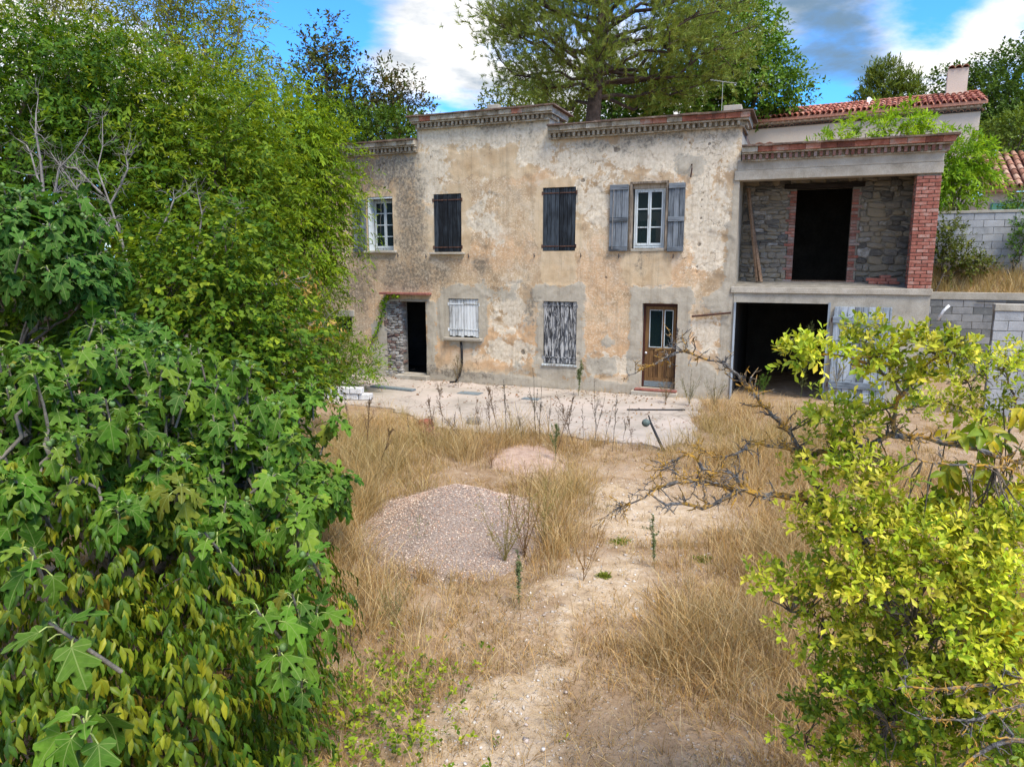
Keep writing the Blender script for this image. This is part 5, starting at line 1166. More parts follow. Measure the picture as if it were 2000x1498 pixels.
tree('sapling', 'fresh green compound-leaved shoots rising above the red garage cornice', base_of(1730, 23.5), [E(1690, 262, 23.5, .9, .6, .5), E(1760, 258, 23.5, .9, .6, .65), E(1640, 272, 23.5, .7, .5, .35), E(1720, 240, 23.5, .35, .3, .5), E(1775, 240, 23.5, .3, .3, .5), E(1822, 252, 23.5, .3, .3, .55), E(1790, 275, 23.5, 1.1, .6, .3)], 230, NAR, 12, .5, .2, BR, [1, 3, 4, 2], .05, droop=.5, ldroop=.4, fmin=.3, m_='leaf', seed=12, up=.9)
tree('scrub_bush', 'dark olive bush growing against the light block wall', base_of(1850, 20.3, 2.6), [E(1850, 470, 20.6, .42, .3, .75), E(1872, 505, 20.4, .6, .3, .5), E(1905, 525, 20.3, .45, .3, .3)], 420, OV, 8, .28, .09, [(0.035, 0.055, 0.014), (0.06, 0.08, 0.02), (0.1, 0.11, 0.03)], [2, 3, 2], .03, fmin=.2, seed=13, cat='shrub', up=.9)
tree('scrub_bush', 'small leafy bush at the right end of the light block wall', base_of(1995, 20.2, 2.6), [E(1998, 490, 20.2, .3, .3, .5), E(2005, 440, 20.2, .25, .3, .4)], 130, OV, 8, .25, .09, G_MID, [2, 3, 2, 1], .03, fmin=.2, seed=14, cat='shrub', up=.9)
tree('garden_shrub', 'leafy green shrub beside the green shutter of the low house', base_of(1985, 24.0), [E(1990, 400, 24.0, .4, .4, .4)], 120, OV, 8, .25, .1, G_MID, [2, 3, 2, 1], .03, fmin=.3, seed=15, cat='shrub')

# ------------------------------------------------------------------ the green mass on the left
WL = [(0.07, 0.1, 0.025), (0.115, 0.155, 0.035), (0.17, 0.205, 0.045), (0.25, 0.24, 0.055)]
for px, Y, lab, ee, sd_ in [(120, 21, 'pale feathery tree top at the upper left corner', [E(60, 60, 21, 2.4, 1.6, 1.9), E(200, 60, 21, 1.8, 1.5, 1.6), E(120, -60, 21, 2.4, 1.8, 1.8)], 21), (330, 20, 'pale feathery tree with hanging narrow leaves and bare top twigs', [E(310, 40, 20, 1.6, 1.4, 1.9), E(420, 60, 20, 1.3, 1.2, 1.5), E(390, 130, 20, 1.6, 1.3, 1.0), E(470, 30, 20, .5, .5, .7), E(350, -80, 20, 1.8, 1.5, 1.4)], 22), (500, 21.5, 'small open-crowned tree against the blue sky, right of the feathery tree', [E(505, 170, 21.5, .8, .7, .8), E(540, 180, 21.5, .6, .5, .5), E(490, 130, 21.5, .4, .4, .5)], 23)]:
    tree('feathery_tree', lab, base_of(px, Y, 0.0), ee, 1250 if sd_ != 23 else 220, NAR, 10, .5, .14, WL, [2, 4, 3, 1], .09, droop=.45, ldroop=.5, fmin=.2, limbs=18, limb_f=.9, seed=sd_, m_='leaf', bark='deadwood', limb_r=.2)
tree('background_tree', 'dark tree far back in the left-hand thicket, showing through gaps', base_of(60, 25, 0.0), [E(40, 330, 25, 3.2, 2, 2.6), E(-120, 300, 25, 3, 2, 3), E(140, 420, 25, 3, 2, 2.4)], 1500, OV, 7, .5, .2, DK, [2, 4, 3, 1], .2, fmin=.5, seed=61)
tree('background_tree', 'dark tree far back behind the bright green tree beside the house', base_of(420, 25, 0.0), [E(330, 330, 25, 2.8, 2, 2.2), E(480, 350, 25.5, 2.4, 1.6, 2.0), E(400, 450, 25, 3, 2, 2.2), E(560, 420, 27, 2, 1.2, 2)], 1800, OV, 7, .5, .2, DK, [2, 4, 3, 1], .2, fmin=.5, seed=62)
YG = [(0.05, 0.1, 0.012), (0.095, 0.17, 0.016), (0.16, 0.24, 0.02), (0.24, 0.3, 0.026)]
tree('creeper_tree', 'rounded bright green leafy tree reaching against the house front', (-6.0, 17.2, 0), [E(560, 330, 17, 1.5, 1.4, 1.7), E(620, 420, 17.2, .95, .9, 1.7), E(500, 260, 16.5, 1.7, 1.5, 1.2), E(545, 480, 16.6, 1.5, 1.3, 1.5), E(600, 560, 16.8, .75, .8, 1.0), E(590, 260, 17, .7, .8, .7), E(640, 350, 17.3, .6, .6, .9)], 4600, tmpl_small(.16), 9, .36, .115, YG, [3, 4, 2.6, 1.2], .15, droop=.5, ldroop=.75, fmin=.5, lump=.9, lf=2.6, seed=24, m_='leaf', up=.35)
tree('creeper_tree', 'broad green tree in the middle of the left-hand thicket', (-7.2, 13.6, 0), [E(330, 260, 13.2, 1.9, 1.6, 1.3), E(420, 330, 13, 1.5, 1.4, 1.2), E(270, 190, 13.5, 1.5, 1.4, 1.0), E(370, 430, 12.6, 1.8, 1.4, 1.3), E(190, 300, 12.8, 1.3, 1.2, 1.4), E(480, 420, 13, 1.0, 1, 1.2)], 4700, tmpl_small(.2), 9, .32, .105, [(0.03, 0.07, 0.012), (0.06, 0.12, 0.016), (0.11, 0.175, 0.02), (0.18, 0.22, 0.025)], [2.5, 4, 3.5, 2], .15, droop=.4, ldroop=.6, fmin=.5, lump=.95, lf=2.6, seed=25, m_='leaf', up=.35)
tree('creeper_tree', 'dark green tree mass at the left edge of the picture', (-9.5, 11.5, 0), [E(60, 170, 11.8, 1.5, 1.3, 1.1), E(140, 140, 12, 1.2, 1.1, .7), E(40, 290, 11.2, 1.4, 1.3, 1.4), E(110, 400, 10.8, 1.5, 1.2, 1.2), E(-60, 250, 11.5, 1.6, 1.3, 1.7)], 3600, tmpl_small(.2), 9, .3, .1, [(0.022, 0.06, 0.012), (0.035, 0.085, 0.014), (0.06, 0.125, 0.018), (0.12, 0.18, 0.024)], [3, 4, 2.5, 1.5], .15, droop=.4, ldroop=.6, fmin=.5, lump=.95, lf=2.6, seed=26, m_='leaf', up=.35)
tree('wall_shrub', 'bright green shrub at the foot of the wall left of the open doorway', (-4.6, 18.3, 0), [E(675, 700, 18.3, .75, .6, .6), E(715, 715, 18.2, .5, .5, .35), E(640, 670, 18.3, .6, .6, .9), E(655, 740, 18, .7, .5, .3)], 700, tmpl_small(.14), 9, .3, .1, [(0.05, 0.11, 0.014), (0.09, 0.18, 0.02), (0.14, 0.23, 0.03), (0.2, 0.19, 0.06)], [2, 4, 3, 1], .03, droop=.4, ldroop=.3, fmin=.3, seed=27, m_='leaf', up=.9, cat='shrub')
tree('vine_thicket', 'dark leafy vine filling the gap at the left edge between the fig crowns', (-6.3, 8.6, 0), [E(-20, 640, 8.6, .9, .7, .8), E(90, 660, 8.4, .8, .6, .7), E(200, 640, 8.8, .7, .6, .6), E(-40, 560, 8.6, .7, .6, .7)], 800, RND, 7, .26, .1, [(0.03, 0.07, 0.014), (0.055, 0.11, 0.018), (0.1, 0.16, 0.024)], [3, 3, 1.5], .05, droop=.4, ldroop=.8, fmin=.45, lump=.5, seed=58, m_='leaf', cat='vine')
tree('vine_thicket', 'yellow-green heart-leaved vine heaped up behind the fig tree', (-4.2, 9.2, 0), [E(440, 480, 9, .75, .7, .55), E(380, 560, 8.7, .85, .8, .75), E(470, 620, 8.9, .9, .8, .7), E(560, 690, 9.2, .6, .6, .6), E(510, 740, 8.6, .75, .6, .5), E(290, 560, 8.6, .6, .6, .6), E(400, 700, 8.4, .9, .7, .5)], 2000, RND, 7, .24, .078, [(0.03, 0.075, 0.013), (0.055, 0.115, 0.017), (0.11, 0.17, 0.022), (0.2, 0.245, 0.03)], [3, 4, 2.5, 1], .05, droop=.4, ldroop=.8, fmin=.45, lump=.6, seed=28, m_='leaf', cat='vine')
tree('thicket_shrub', 'dull green twiggy shrub below the bright tree, right of the vine', (-4.9, 13.2, 0), [E(560, 620, 13.0, 1.0, .9, .8), E(600, 700, 13.5, .7, .7, .8), E(520, 560, 12.8, .8, .8, .7), E(590, 740, 13.2, .8, .7, .4)], 1100, tmpl_small(.17), 8, .3, .09, [(0.035, 0.07, 0.014), (0.06, 0.11, 0.018), (0.1, 0.15, 0.024), (0.17, 0.1, 0.05)], [3, 3, 2, .7], .05, droop=.3, ldroop=.4, fmin=.35, limbs=16, limb_f=.95, seed=29, m_='leaf', cat='shrub')
# bare dead branches standing in the thicket
def dead_branch(name, label, pts_list, m_, r0=0.03, parent=None, twigs=5, tl=0.35, leafbrown=0):
    mb = MB(); tips = []
    o_ = pts_list[0][0]
    for pl in pts_list:
        pl = [np.array(p) - o_ for p in pl]; n_ = len(pl)
        fine = []
        for a, b_ in zip(pl[:-1], pl[1:]):
            for s in (0, .5): fine.append(a + (b_ - a) * s + RNG.normal(0, .02, 3) * (s > 0))
        fine.append(pl[-1]); rr_ = np.linspace(r0, r0 * 0.25, len(fine)); mb.tube(fine, list(rr_), 6, cap=False)
        for k in range(twigs * (n_ - 1)):
            i = RNG.integers(1, len(fine)); a = fine[i]; dd = unit(unit(fine[i] - fine[i - 1]) * .7 + RNG.normal(0, .6, 3)); e = a + dd * RNG.uniform(.3, 1) * tl
            limb(mb, a, e, rr_[i] * .5, rr_[i] * .12, 3, .6, 4); tips.append(e)
            for s in (0.4, 0.7):
                a2 = a + (e - a) * s; e2 = a2 + unit(dd + RNG.normal(0, .7, 3)) * RNG.uniform(.2, .5) * tl; limb(mb, a2, e2, rr_[i] * .25, rr_[i] * .08, 2, .5, 3); tips.append(e2)
    root = empty(name, tuple(o_)); tag(root, label, 'branch'); mb.build('wood', m_, root)
    if leafbrown:
        tp = np.array(tips); P = tp[RNG.integers(len(tp), size=leafbrown)] + RNG.normal(0, .04, (leafbrown, 3))
        d = RNG.normal(0, .5, (leafbrown, 3)) + np.array([0, 0, -1.0])
        leaves('withered_leaf', P, d, RNG.normal(size=(leafbrown, 3)), RNG.uniform(.06, .11, leafbrown), tmpl_oval(.18, .12, .3), palette(leafbrown, np.arange(leafbrown), [(.3, .2, .12), (.4, .3, .2), (.22, .13, .07)], [1, 1, 1]), M['leaf'], root)['kind'] = 'stuff'
    return root
dead_branch('dead_branch', 'grey forked dead branch standing up in the left thicket', [[at(110, 480, 9.0), at(85, 380, 9.0), at(60, 300, 9.1), at(30, 270, 9.1)], [at(85, 380, 9.0), at(70, 260, 9.0), at(75, 190, 9.1)], [at(95, 430, 9), at(115, 330, 8.9), at(170, 260, 8.9)]], M['deadwood'], .018, twigs=6)
dead_branch('dead_branch', 'tangle of pale dead twigs in the dark hollow of the thicket', [[at(250, 520, 9.2), at(215, 400, 9.2), at(190, 330, 9.2), at(200, 230, 9.3)], [at(215, 400, 9.2), at(250, 330, 9.2), at(255, 270, 9.2)], [at(200, 380, 9.2), at(150, 330, 9.2), at(120, 320, 9.1)], [at(240, 480, 9.2), at(150, 370, 9.0), at(100, 300, 9.0)]], M['deadwood'], .016, twigs=9)
dead_branch('dead_branch', 'long grey dead branch reaching up to the right through the thicket', [[at(380, 540, 9.4), at(395, 420, 9.4), at(385, 370, 9.4)], [at(390, 500, 9.4), at(450, 425, 9.4), at(490, 405, 9.5)], [at(300, 480, 9.2), at(340, 390, 9.3), at(370, 370, 9.4)]], M['deadwood'], .015, twigs=6)
dead_branch('withered_branch', 'broken branch with curled brown withered leaves beside the house wall', [[at(380, 700, 9.6), at(470, 650, 9.8), at(540, 630, 10), at(630, 640, 10.2)], [at(470, 650, 9.8), at(520, 560, 9.8), at(600, 540, 9.9)], [at(420, 690, 9.6), at(520, 690, 9.8), at(570, 650, 9.9)]], M['deadwood'], .022, twigs=6, tl=.4, leafbrown=260)

# ------------------------------------------------------------------ fig trees
def fig(name, label, base, rosettes, branch_from, leaf=(.09, .19), pal=None, wts=None, nl=8, bark=True):
    root = empty(name, tuple(base)); tag(root, label, 'tree'); b0 = np.array(base, float)
    mb = MB(); pet = MB(); fr = MB(); P, D, N_, S = [], [], [], []; ids = []
    for k, (c, t_) in enumerate(rosettes):
        c = np.array(c); t_ = unit(np.array(t_, float)); a0 = RNG.uniform(0, 6.28)
        A_, B_ = perp(t_[None]); A_, B_ = A_[0], B_[0]
        st_ = c - t_ * RNG.uniform(.18, .4) + np.array([0, 0, -.03]); mb.tube([st_ - b0, c - b0], [.011, .007], 5, cap=False)
        if branch_from is not None and RNG.uniform() < .3 and np.min(np.linalg.norm(branch_from - st_, axis=1)) < .9:
            j = np.argmin(np.linalg.norm(branch_from - st_, axis=1)); limb(mb, branch_from[j] - b0, st_ - b0, .017, .01, 4, .4, 5)
        for i in range(nl):
            s = i / nl; az = a0 + i * 2.4; side = A_ * math.cos(az) + B_ * math.sin(az)
            o_ = c - t_ * (0.15 * (1 - s)); pd = unit(side * (1 - .35 * s) + t_ * (.35 + .9 * s * s) + RNG.normal(0, .12, 3)); pl = RNG.uniform(.05, .1) * (1.15 - .5 * s)
            e = o_ + pd * pl; e[2] -= .012
            pet.tube([o_ - b0, o_ - b0 + pd * pl * .55 + np.array([0, 0, .006]), e - b0], .0034, 4, cap=False)
            d = unit(pd * .75 + np.array([0, 0, -1.15 + 1.0 * s]) + RNG.normal(0, .22, 3)); n_ = unit(np.array([0, 0, .8]) + pd * .5 + t_ * .4 + RNG.normal(0, .25, 3))
            P.append(e); D.append(d); N_.append(n_); S.append(RNG.uniform(*leaf) * (1.1 - .55 * s * s)); ids.append(k)
        if RNG.uniform() < .35:
            for q_ in range(2):
                fc = c + (A_ * RNG.normal() + B_ * RNG.normal()) * .025 - t_ * RNG.uniform(.02, .09) - b0
                fr.tube([fc, fc + np.array([0, 0, .012]), fc + np.array([0, 0, .032]), fc + np.array([0, 0, .045])], [.006, .018, .02, .006], 8)
    P, D, N_, S, ids = map(np.array, (P, D, N_, S, ids))
    mb.build('branches', M['figbark'], root, smooth=True); pet.build('leaf_stalks', M['petiole'], root)
    if fr.v: fr.build('figs', M['figfruit'], root, smooth=True)['kind'] = 'stuff'
    col_ = palette(len(P), ids, pal or [(0.03, 0.085, 0.016), (0.05, 0.125, 0.022), (0.085, 0.165, 0.032), (0.14, 0.21, 0.04), (0.2, 0.16, 0.05)], wts or [3, 4, 3, 1.2, .18], .4)
    grp = RNG.integers(0, 4, len(P))
    tms = [tmpl_fig(bd, cl, dp) for bd, cl, dp in ((.2, .2, .75), (.45, .3, .4), (.7, .12, .7), (.3, .55, .2))]
    leaves('foliage', P - b0, D, N_, S, (np.stack([q[0] for q in tms])[grp], tms[0][1]), col_, M['leaf_fig'], root, tc=True)
    return root
def hull_rosettes(n, c, r, zmin=-.3, up=.7, seed=0, fmin=.72, lump=.3):
    p, d = ell_pts(n, c, r, fmin, lump, 2.4, seed, zmin); t_ = d * .8 + np.array([0, 0, up]) + RNG.normal(0, .3, p.shape)
    return [(a, b_) for a, b_ in zip(p, t_) if a[2] > .15]
fc = np.array([-3.55, 5.75, 1.25])
ros = hull_rosettes(560, fc, (1.9, 1.75, 1.62), seed=31, fmin=.6) + hull_rosettes(190, (-3.0, 7.1, 1.05), (1.25, 1.1, 1.25), seed=32) + hull_rosettes(120, (-2.35, 5.6, 1.15), (.72, .9, .85), seed=33, zmin=-.8)
ros = [q for q in ros if not ((CAM[2] - q[0][2]) / q[0][1] > 0.395 and 1000 + FPX * q[0][0] / q[0][1] < 545)]
for px, py, Y in [(95, 1215, 2.75), (160, 1400, 2.45), (500, 1190, 3.5), (545, 1270, 3.45), (570, 1160, 3.7), (600, 1080, 4.0), (400, 1040, 3.9), (60, 1070, 3.2), (620, 1190, 4.1), (580, 1000, 4.6), (590, 1330, 3.9)]:
    ros.append((at(px, py, Y), (RNG.normal(0, .25), -.45, .8)))
bf = []
mbf = MB()
for k in range(15):
    az = k * 2.4; e = fc + np.array([math.cos(az) * RNG.uniform(.6, 1.4), math.sin(az) * RNG.uniform(.6, 1.3), RNG.uniform(.0, 1.0)]); 
    for s in np.linspace(.3, 1, 6): bf.append(np.array([-3.5, 6.0, 0]) + (e - np.array([-3.5, 6.0, 0])) * s)
figt = fig('fig_tree', 'big fig tree with broad lobed leaves filling the left foreground', (-3.5, 6.0, 0), ros, np.array(bf))
mbf = MB()
for k in range(15):
    e = bf[k * 6 + 5]; limb(mbf, np.array([RNG.normal(0, .1), RNG.normal(0, .1), -.05]), e - np.array([-3.5, 6.0, 0]), .045, .015, 5, .35, 7)
mbf.build('stems', M['figbark'], figt, smooth=True)
ros2 = hull_rosettes(110, at(40, 500, 7.2), (.85, .8, .75), seed=34) + hull_rosettes(45, at(130, 560, 7.4), (.5, .5, .45), seed=35) + hull_rosettes(40, at(230, 690, 7.3), (.6, .5, .45), seed=36)
fig('fig_tree', 'second, bluish dark fig crown at the left edge behind the big fig', (-5.2, 7.6, 0), ros2, np.array([np.array([-5.2, 7.6, 0]) + np.array([RNG.normal(0, .3), RNG.normal(0, .2), z_]) for z_ in np.linspace(.3, 2.8, 14)]), leaf=(.12, .18), pal=[(0.022, 0.07, 0.022), (0.035, 0.1, 0.03), (0.06, 0.14, 0.036)], wts=[3, 3, 2])
# drooping evergreen shrub under the fig
ev = empty('evergreen_shrub', (-2.9, 4.6, 0)); tag(ev, 'drooping shrub with pointed yellow-green leaves below the fig at lower left', 'shrub')
Ps, Ts = [], []
for n_, c, r_, sd_ in [(1500, (-3.0, 4.6, .6), (1.6, 1.6, 1.35), 41), (700, (-2.1, 3.5, .45), (.8, .65, .95), 42), (420, (-2.15, 4.4, .55), (.75, .8, .85), 43), (400, (-3.0, 3.6, .8), (1.0, .6, .9), 44)]:
    p, d = ell_pts(n_, c, r_, .7, .4, 2.6, sd_, -.6); k_ = p[:, 2] > .08; Ps.append(p[k_]); Ts.append(d[k_] + np.array([0, 0, .15]) + RNG.normal(0, .35, (k_.sum(), 3)))
P = np.concatenate(Ps); T = np.concatenate(Ts)
k_ = ~((P[:, 1] < 2.6) | ((P[:, 0] > -1.32) & (P[:, 1] > 3.6))); P, T = P[k_], T[k_]
pos, d, nn, idx = sprays(P, T, RNG.uniform(.16, .3, len(P)), 8, .7, .7, 1.7, .4, .22)
b0 = np.array([-2.9, 4.6, 0])
leaves('foliage', pos - b0, d, nn, RNG.uniform(.06, .1, len(pos)), tmpl_oval(.17, .09, .25, .36), palette(len(pos), idx, [(0.022, 0.055, 0.012), (0.04, 0.09, 0.015), (0.1, 0.15, 0.02), (0.2, 0.21, 0.025), (0.26, 0.16, 0.05)], [4, 4, 3, 2, .08], .55), M['leaf_gloss'], ev)
mb = MB()
for k in range(60):
    q = P[RNG.integers(len(P))] - b0; limb(mb, np.array([RNG.normal(0, .3), RNG.normal(0, .3), -.05]), q, .018, .004, 5, .4, 5)
mb.build('branches', M['bark'], ev)

# creeper on the left part of the facade: dry stems and one green trail
mb = MB()
for k in range(30):
    u = RNG.uniform(-8.9, -6.35); z = RNG.uniform(6.0, 6.34); pts = []; du = RNG.uniform(-.5, -.05)
    for i in range(int(RNG.uniform(5, 14))):
        pts.append(hw(u, -0.03 - .02 * RNG.uniform(), z)); u += du * .16 + RNG.normal(0, .06); z -= RNG.uniform(.08, .22)
    mb.tube(pts, list(np.linspace(.009, .003, len(pts))), 4, cap=False)
tag(mb.build('dry_creeper', M['deadwood']), 'web of dry creeper stems on the wall below the left cornice', 'creeper')
iv = empty('ivy_trail', tuple(hw(-7.9, -0.1, 0.6))); tag(iv, 'thin green ivy trail climbing to the red door canopy', 'ivy')
i0 = hw(-7.9, -0.1, 0.6); tp = [hw(-7.95, -.05, 1.0), hw(-7.75, -.05, 1.3), hw(-7.6, -.05, 1.65), hw(-7.5, -.05, 2.0), hw(-7.4, -.06, 2.3), hw(-7.2, -.1, 2.42), hw(-6.8, -.25, 2.43)]
mb = MB(); mb.tube([p_ - i0 for p_ in tp], .01, 5, cap=False); mb.build('stem', M['bark'], iv)
n_ = 260; s = RNG.uniform(0, len(tp) - 1.01, n_); k_ = s.astype(int); tpa = np.array(tp); P = tpa[k_] + (tpa[k_ + 1] - tpa[k_]) * (s - k_)[:, None] + RNG.normal(0, .04, (n_, 3)) - DX * .02
leaves('foliage', P - i0, RNG.normal(0, .6, (n_, 3)) + np.array([0, 0, -.6]), -DX + RNG.normal(0, .35, (n_, 3)), RNG.uniform(.05, .09, n_), RND, palette(n_, np.arange(n_), BR, [2, 3, 3, 1]), M['leaf'], iv)

# ------------------------------------------------------------------ firethorn on the right
ft0 = np.array([2.55, 3.9, 0.0]); ft = empty('firethorn_bush', tuple(ft0)); tag(ft, 'thorny yellow-green bush with lichen-crusted branches filling the right foreground', 'bush')
mb = MB(); NODES = []
def br(pl, r0, r1, twig=10, tl=.09):
    pl = [at(*p) for p in pl]; fine = []
    for a, b_ in zip(pl[:-1], pl[1:]):
        L = np.linalg.norm(b_ - a); k = max(2, int(L / .035))
        for i in range(k): fine.append(a + (b_ - a) * i / k + RNG.normal(0, .0045, 3))
    fine.append(pl[-1]); r0, r1 = r0 * .78, r1 * .8; rr_ = np.linspace(r0, r1, len(fine)) * RNG.uniform(.82, 1.25, len(fine))
    mb.tube([p - ft0 for p in fine], list(rr_), 7, cap=False); NODES.extend(fine)
    for k in range(int(twig * len(fine) / 12)):
        i = RNG.integers(1, len(fine)); dd = unit(unit(fine[i] - fine[i - 1]) * .5 + RNG.normal(0, .7, 3) + np.array([0, 0, .15])); e = fine[i] + dd * RNG.uniform(.25, 1.2) * tl
        limb(mb, fine[i] - ft0, e - ft0, min(.006, rr_[i] * .6), .0016, 3, .7, 4)
        for s in (.4, .75):
            a2 = fine[i] + (e - fine[i]) * s; limb(mb, a2 - ft0, a2 - ft0 + unit(dd + RNG.normal(0, .9, 3)) * RNG.uniform(.15, .55) * tl, .003, .001, 2, .5, 3)
g0 = (1815, 1700, 3.5)
br([g0, (1780, 1400, 3.5), (1740, 1200, 3.4), (1690, 1060, 3.3), (1640, 1010, 3.25)], .05, .03, 3)
br([(1640, 1010, 3.25), (1570, 975, 3.2), (1500, 968, 3.15), (1440, 955, 3.1), (1400, 985, 3.1), (1370, 992, 3.1), (1330, 983, 3.05), (1300, 990, 3.0), (1272, 965, 3.0)], .022, .006, 26)
br([(1465, 962, 3.12), (1425, 922, 3.1), (1388, 926, 3.1), (1350, 884, 3.1), (1325, 893, 3.1), (1297, 905, 3.1), (1290, 925, 3.1)], .012, .004, 26)
br([(1430, 960, 3.1), (1400, 945, 3.15), (1340, 942, 3.1), (1300, 945, 3.1), (1262, 970, 3.1), (1190, 1003, 3.1)], .012, .003, 30)
br([(1450, 960, 3.1), (1380, 938, 3.05), (1340, 935, 3.0), (1297, 912, 3.0)], .008, .003, 30)
br([(1690, 1060, 3.3), (1590, 950, 3.3), (1568, 880, 3.25)], .024, .02, 6)
br([(1570, 905, 3.25), (1600, 882, 3.25), (1660, 880, 3.2), (1740, 852, 3.2), (1800, 855, 3.2), (1860, 868, 3.15), (1930, 885, 3.1), (2010, 912, 3.1)], .015, .012, 24)
br([(1568, 880, 3.25), (1520, 872, 3.2), (1480, 866, 3.2), (1440, 884, 3.15), (1400, 898, 3.15), (1370, 876, 3.15)], .012, .004, 34)
br([(1570, 880, 3.25), (1530, 830, 3.3), (1500, 800, 3.3), (1460, 755, 3.3), (1430, 722, 3.3), (1400, 705, 3.3), (1350, 690, 3.3), (1322, 688, 3.3), (1240, 730, 3.3)], .014, .003, 30)
br([(1350, 690, 3.3), (1325, 678, 3.3), (1318, 668, 3.3)], .005, .002, 30)
br([(1745, 852, 3.2), (1745, 810, 3.15), (1758, 770, 3.1), (1735, 735, 3.05), (1690, 708, 3.0), (1620, 690, 3.0), (1560, 698, 3.0)], .014, .004, 8)
br([(1757, 772, 3.1), (1785, 745, 3.1), (1798, 720, 3.05), (1850, 690, 3.0), (1900, 690, 3.0)], .01, .003, 10)
br([(1720, 725, 3.0), (1690, 670, 3.0), (1700, 650, 3.0)], .006, .003, 8)
br([(1990, 915, 3.1), (1880, 908, 3.0), (1820, 905, 3.0), (1790, 895, 3.0)], .009, .004, 12)
br([(2060, 1330, 2.6), (1960, 1335, 2.6), (1850, 1345, 2.6), (1770, 1340, 2.6)], .014, .004, 20)
br([(2060, 1370, 2.5), (1960, 1385, 2.5), (1900, 1405, 2.5), (1815, 1403, 2.55)], .012, .004, 20)
br([(2040, 1440, 2.4), (1960, 1450, 2.45), (1890, 1480, 2.45), (1850, 1520, 2.45)], .012, .005, 14)
br([(2000, 1320, 2.7), (1930, 1300, 2.7), (1850, 1250, 2.8), (1780, 1215, 2.9)], .012, .004, 12)
br([(1900, 1412, 2.8), (1830, 1415, 2.8), (1735, 1415, 2.85)], .02, .012, 6)
br([(1740, 1200, 3.3), (1620, 1130, 3.3), (1540, 1200, 3.3)], .012, .004, 12)
br([(1760, 1300, 3.3), (1640, 1210, 3.2), (1545, 1195, 3.2)], .014, .004, 12)
br([(1780, 1400, 3.4), (1700, 1460, 3.3), (1600, 1445, 3.3), (1540, 1440, 3.3)], .012, .003, 10)
br([(1990, 1250, 4.6), (1975, 1000, 4.5), (1950, 880, 4.4), (1900, 800, 4.35), (1830, 785, 4.4), (1770, 800, 4.4)], .016, .004, 10)
br([(1955, 890, 4.4), (1985, 790, 4.3), (1960, 720, 4.2), (1990, 690, 4.2)], .012, .004, 10)
br([(1900, 800, 4.35), (1890, 750, 4.3), (1930, 715, 4.25)], .008, .003, 10)
mb.build('branches', M['lichen'], ft)
CL = [(1590, 690, 55, 26, 3.0, 60), (1555, 700, 22, 18, 3.0, 22), (1690, 655, 42, 24, 3.0, 40), (1700, 700, 55, 22, 3.0, 46), (1740, 725, 40, 26, 3.05, 40), (1800, 680, 45, 34, 3.0, 56), (1850, 690, 45, 26, 3.0, 40), (1880, 715, 35, 18, 3.0, 20), (1765, 765, 26, 26, 3.1, 16), (1810, 735, 30, 18, 3.05, 20),
      (1610, 800, 36, 24, 3.2, 30), (1650, 825, 64, 40, 3.2, 90), (1600, 860, 40, 20, 3.2, 18), (1720, 790, 24, 24, 3.2, 12),
      (1880, 740, 70, 36, 4.3, 50), (1960, 720, 60, 40, 4.2, 60), (1850, 790, 90, 24, 4.4, 70), (1950, 800, 80, 46, 4.3, 100), (1900, 840, 60, 24, 4.3, 36), (1990, 700, 30, 40, 4.2, 30), (1780, 800, 40, 16, 4.3, 24),
      (1560, 925, 40, 24, 3.2, 22), (1640, 900, 60, 26, 3.1, 60), (1660, 950, 70, 34, 3.1, 60), (1590, 1010, 60, 30, 3.1, 46), (1680, 1030, 80, 50, 3.1, 110), (1620, 1060, 40, 20, 3.1, 26), (1730, 930, 50, 34, 3.1, 44), (1800, 1060, 90, 60, 3.0, 130), (1900, 1040, 80, 40, 3.0, 90), (1970, 1040, 50, 70, 2.9, 90), (1760, 1000, 40, 30, 3.1, 30),
      (1535, 1135, 55, 26, 3.2, 40), (1620, 1130, 60, 36, 3.1, 60), (1700, 1140, 80, 50, 3.0, 110), (1830, 1140, 90, 60, 2.9, 140), (1950, 1140, 80, 60, 2.8, 110), (1480, 1130, 24, 16, 3.2, 10), (1560, 1180, 40, 20, 3.2, 24),
      (1640, 1220, 60, 40, 3.1, 60), (1740, 1240, 90, 60, 3.0, 130), (1880, 1240, 80, 70, 2.8, 110), (1540, 1225, 30, 14, 3.2, 12), (1600, 1290, 40, 36, 3.15, 40), (1700, 1330, 90, 50, 3.0, 120), (1830, 1330, 90, 60, 2.8, 130), (1950, 1340, 80, 70, 2.7, 100), (1610, 1380, 50, 40, 3.15, 50), (1720, 1420, 90, 50, 3.0, 120), (1850, 1430, 90, 60, 2.75, 130), (1960, 1450, 70, 60, 2.6, 90), (1640, 1470, 70, 36, 3.1, 70), (1760, 1500, 100, 40, 2.9, 100), (1550, 1440, 30, 20, 3.2, 10)]
Ps, Ts, yel = [], [], []
for px, py, rx, ry, Y, n_ in CL:
    c = at(px, py, Y); k = Y / FPX * (1.12 if py > 780 else .92); n_ = int(n_ * (.72 if py < 1000 else .9)); ry = ry * .85
    d = unit(RNG.normal(size=(n_, 3))) * RNG.uniform(0, 1, (n_, 1)) ** .45
    p = c + d * np.array([rx * k, max(rx, ry) * k * .8, ry * k]); Ps.append(p); Ts.append(d * .9 + np.array([0, -.25, .75]) + RNG.normal(0, .4, p.shape)); yel.append(np.full(n_, RNG.uniform(0, 1)))
P = np.concatenate(Ps); T = np.concatenate(Ts); yel = np.concatenate(yel)
pos, d, nn, idx = sprays(P, T, RNG.uniform(.05, .11, len(P)), 9, 1.0, .1, 0, .5, .25)
FP = [(0.04, 0.085, 0.013), (0.085, 0.16, 0.019), (0.17, 0.25, 0.026), (0.28, 0.33, 0.045), (0.4, 0.4, 0.1)]
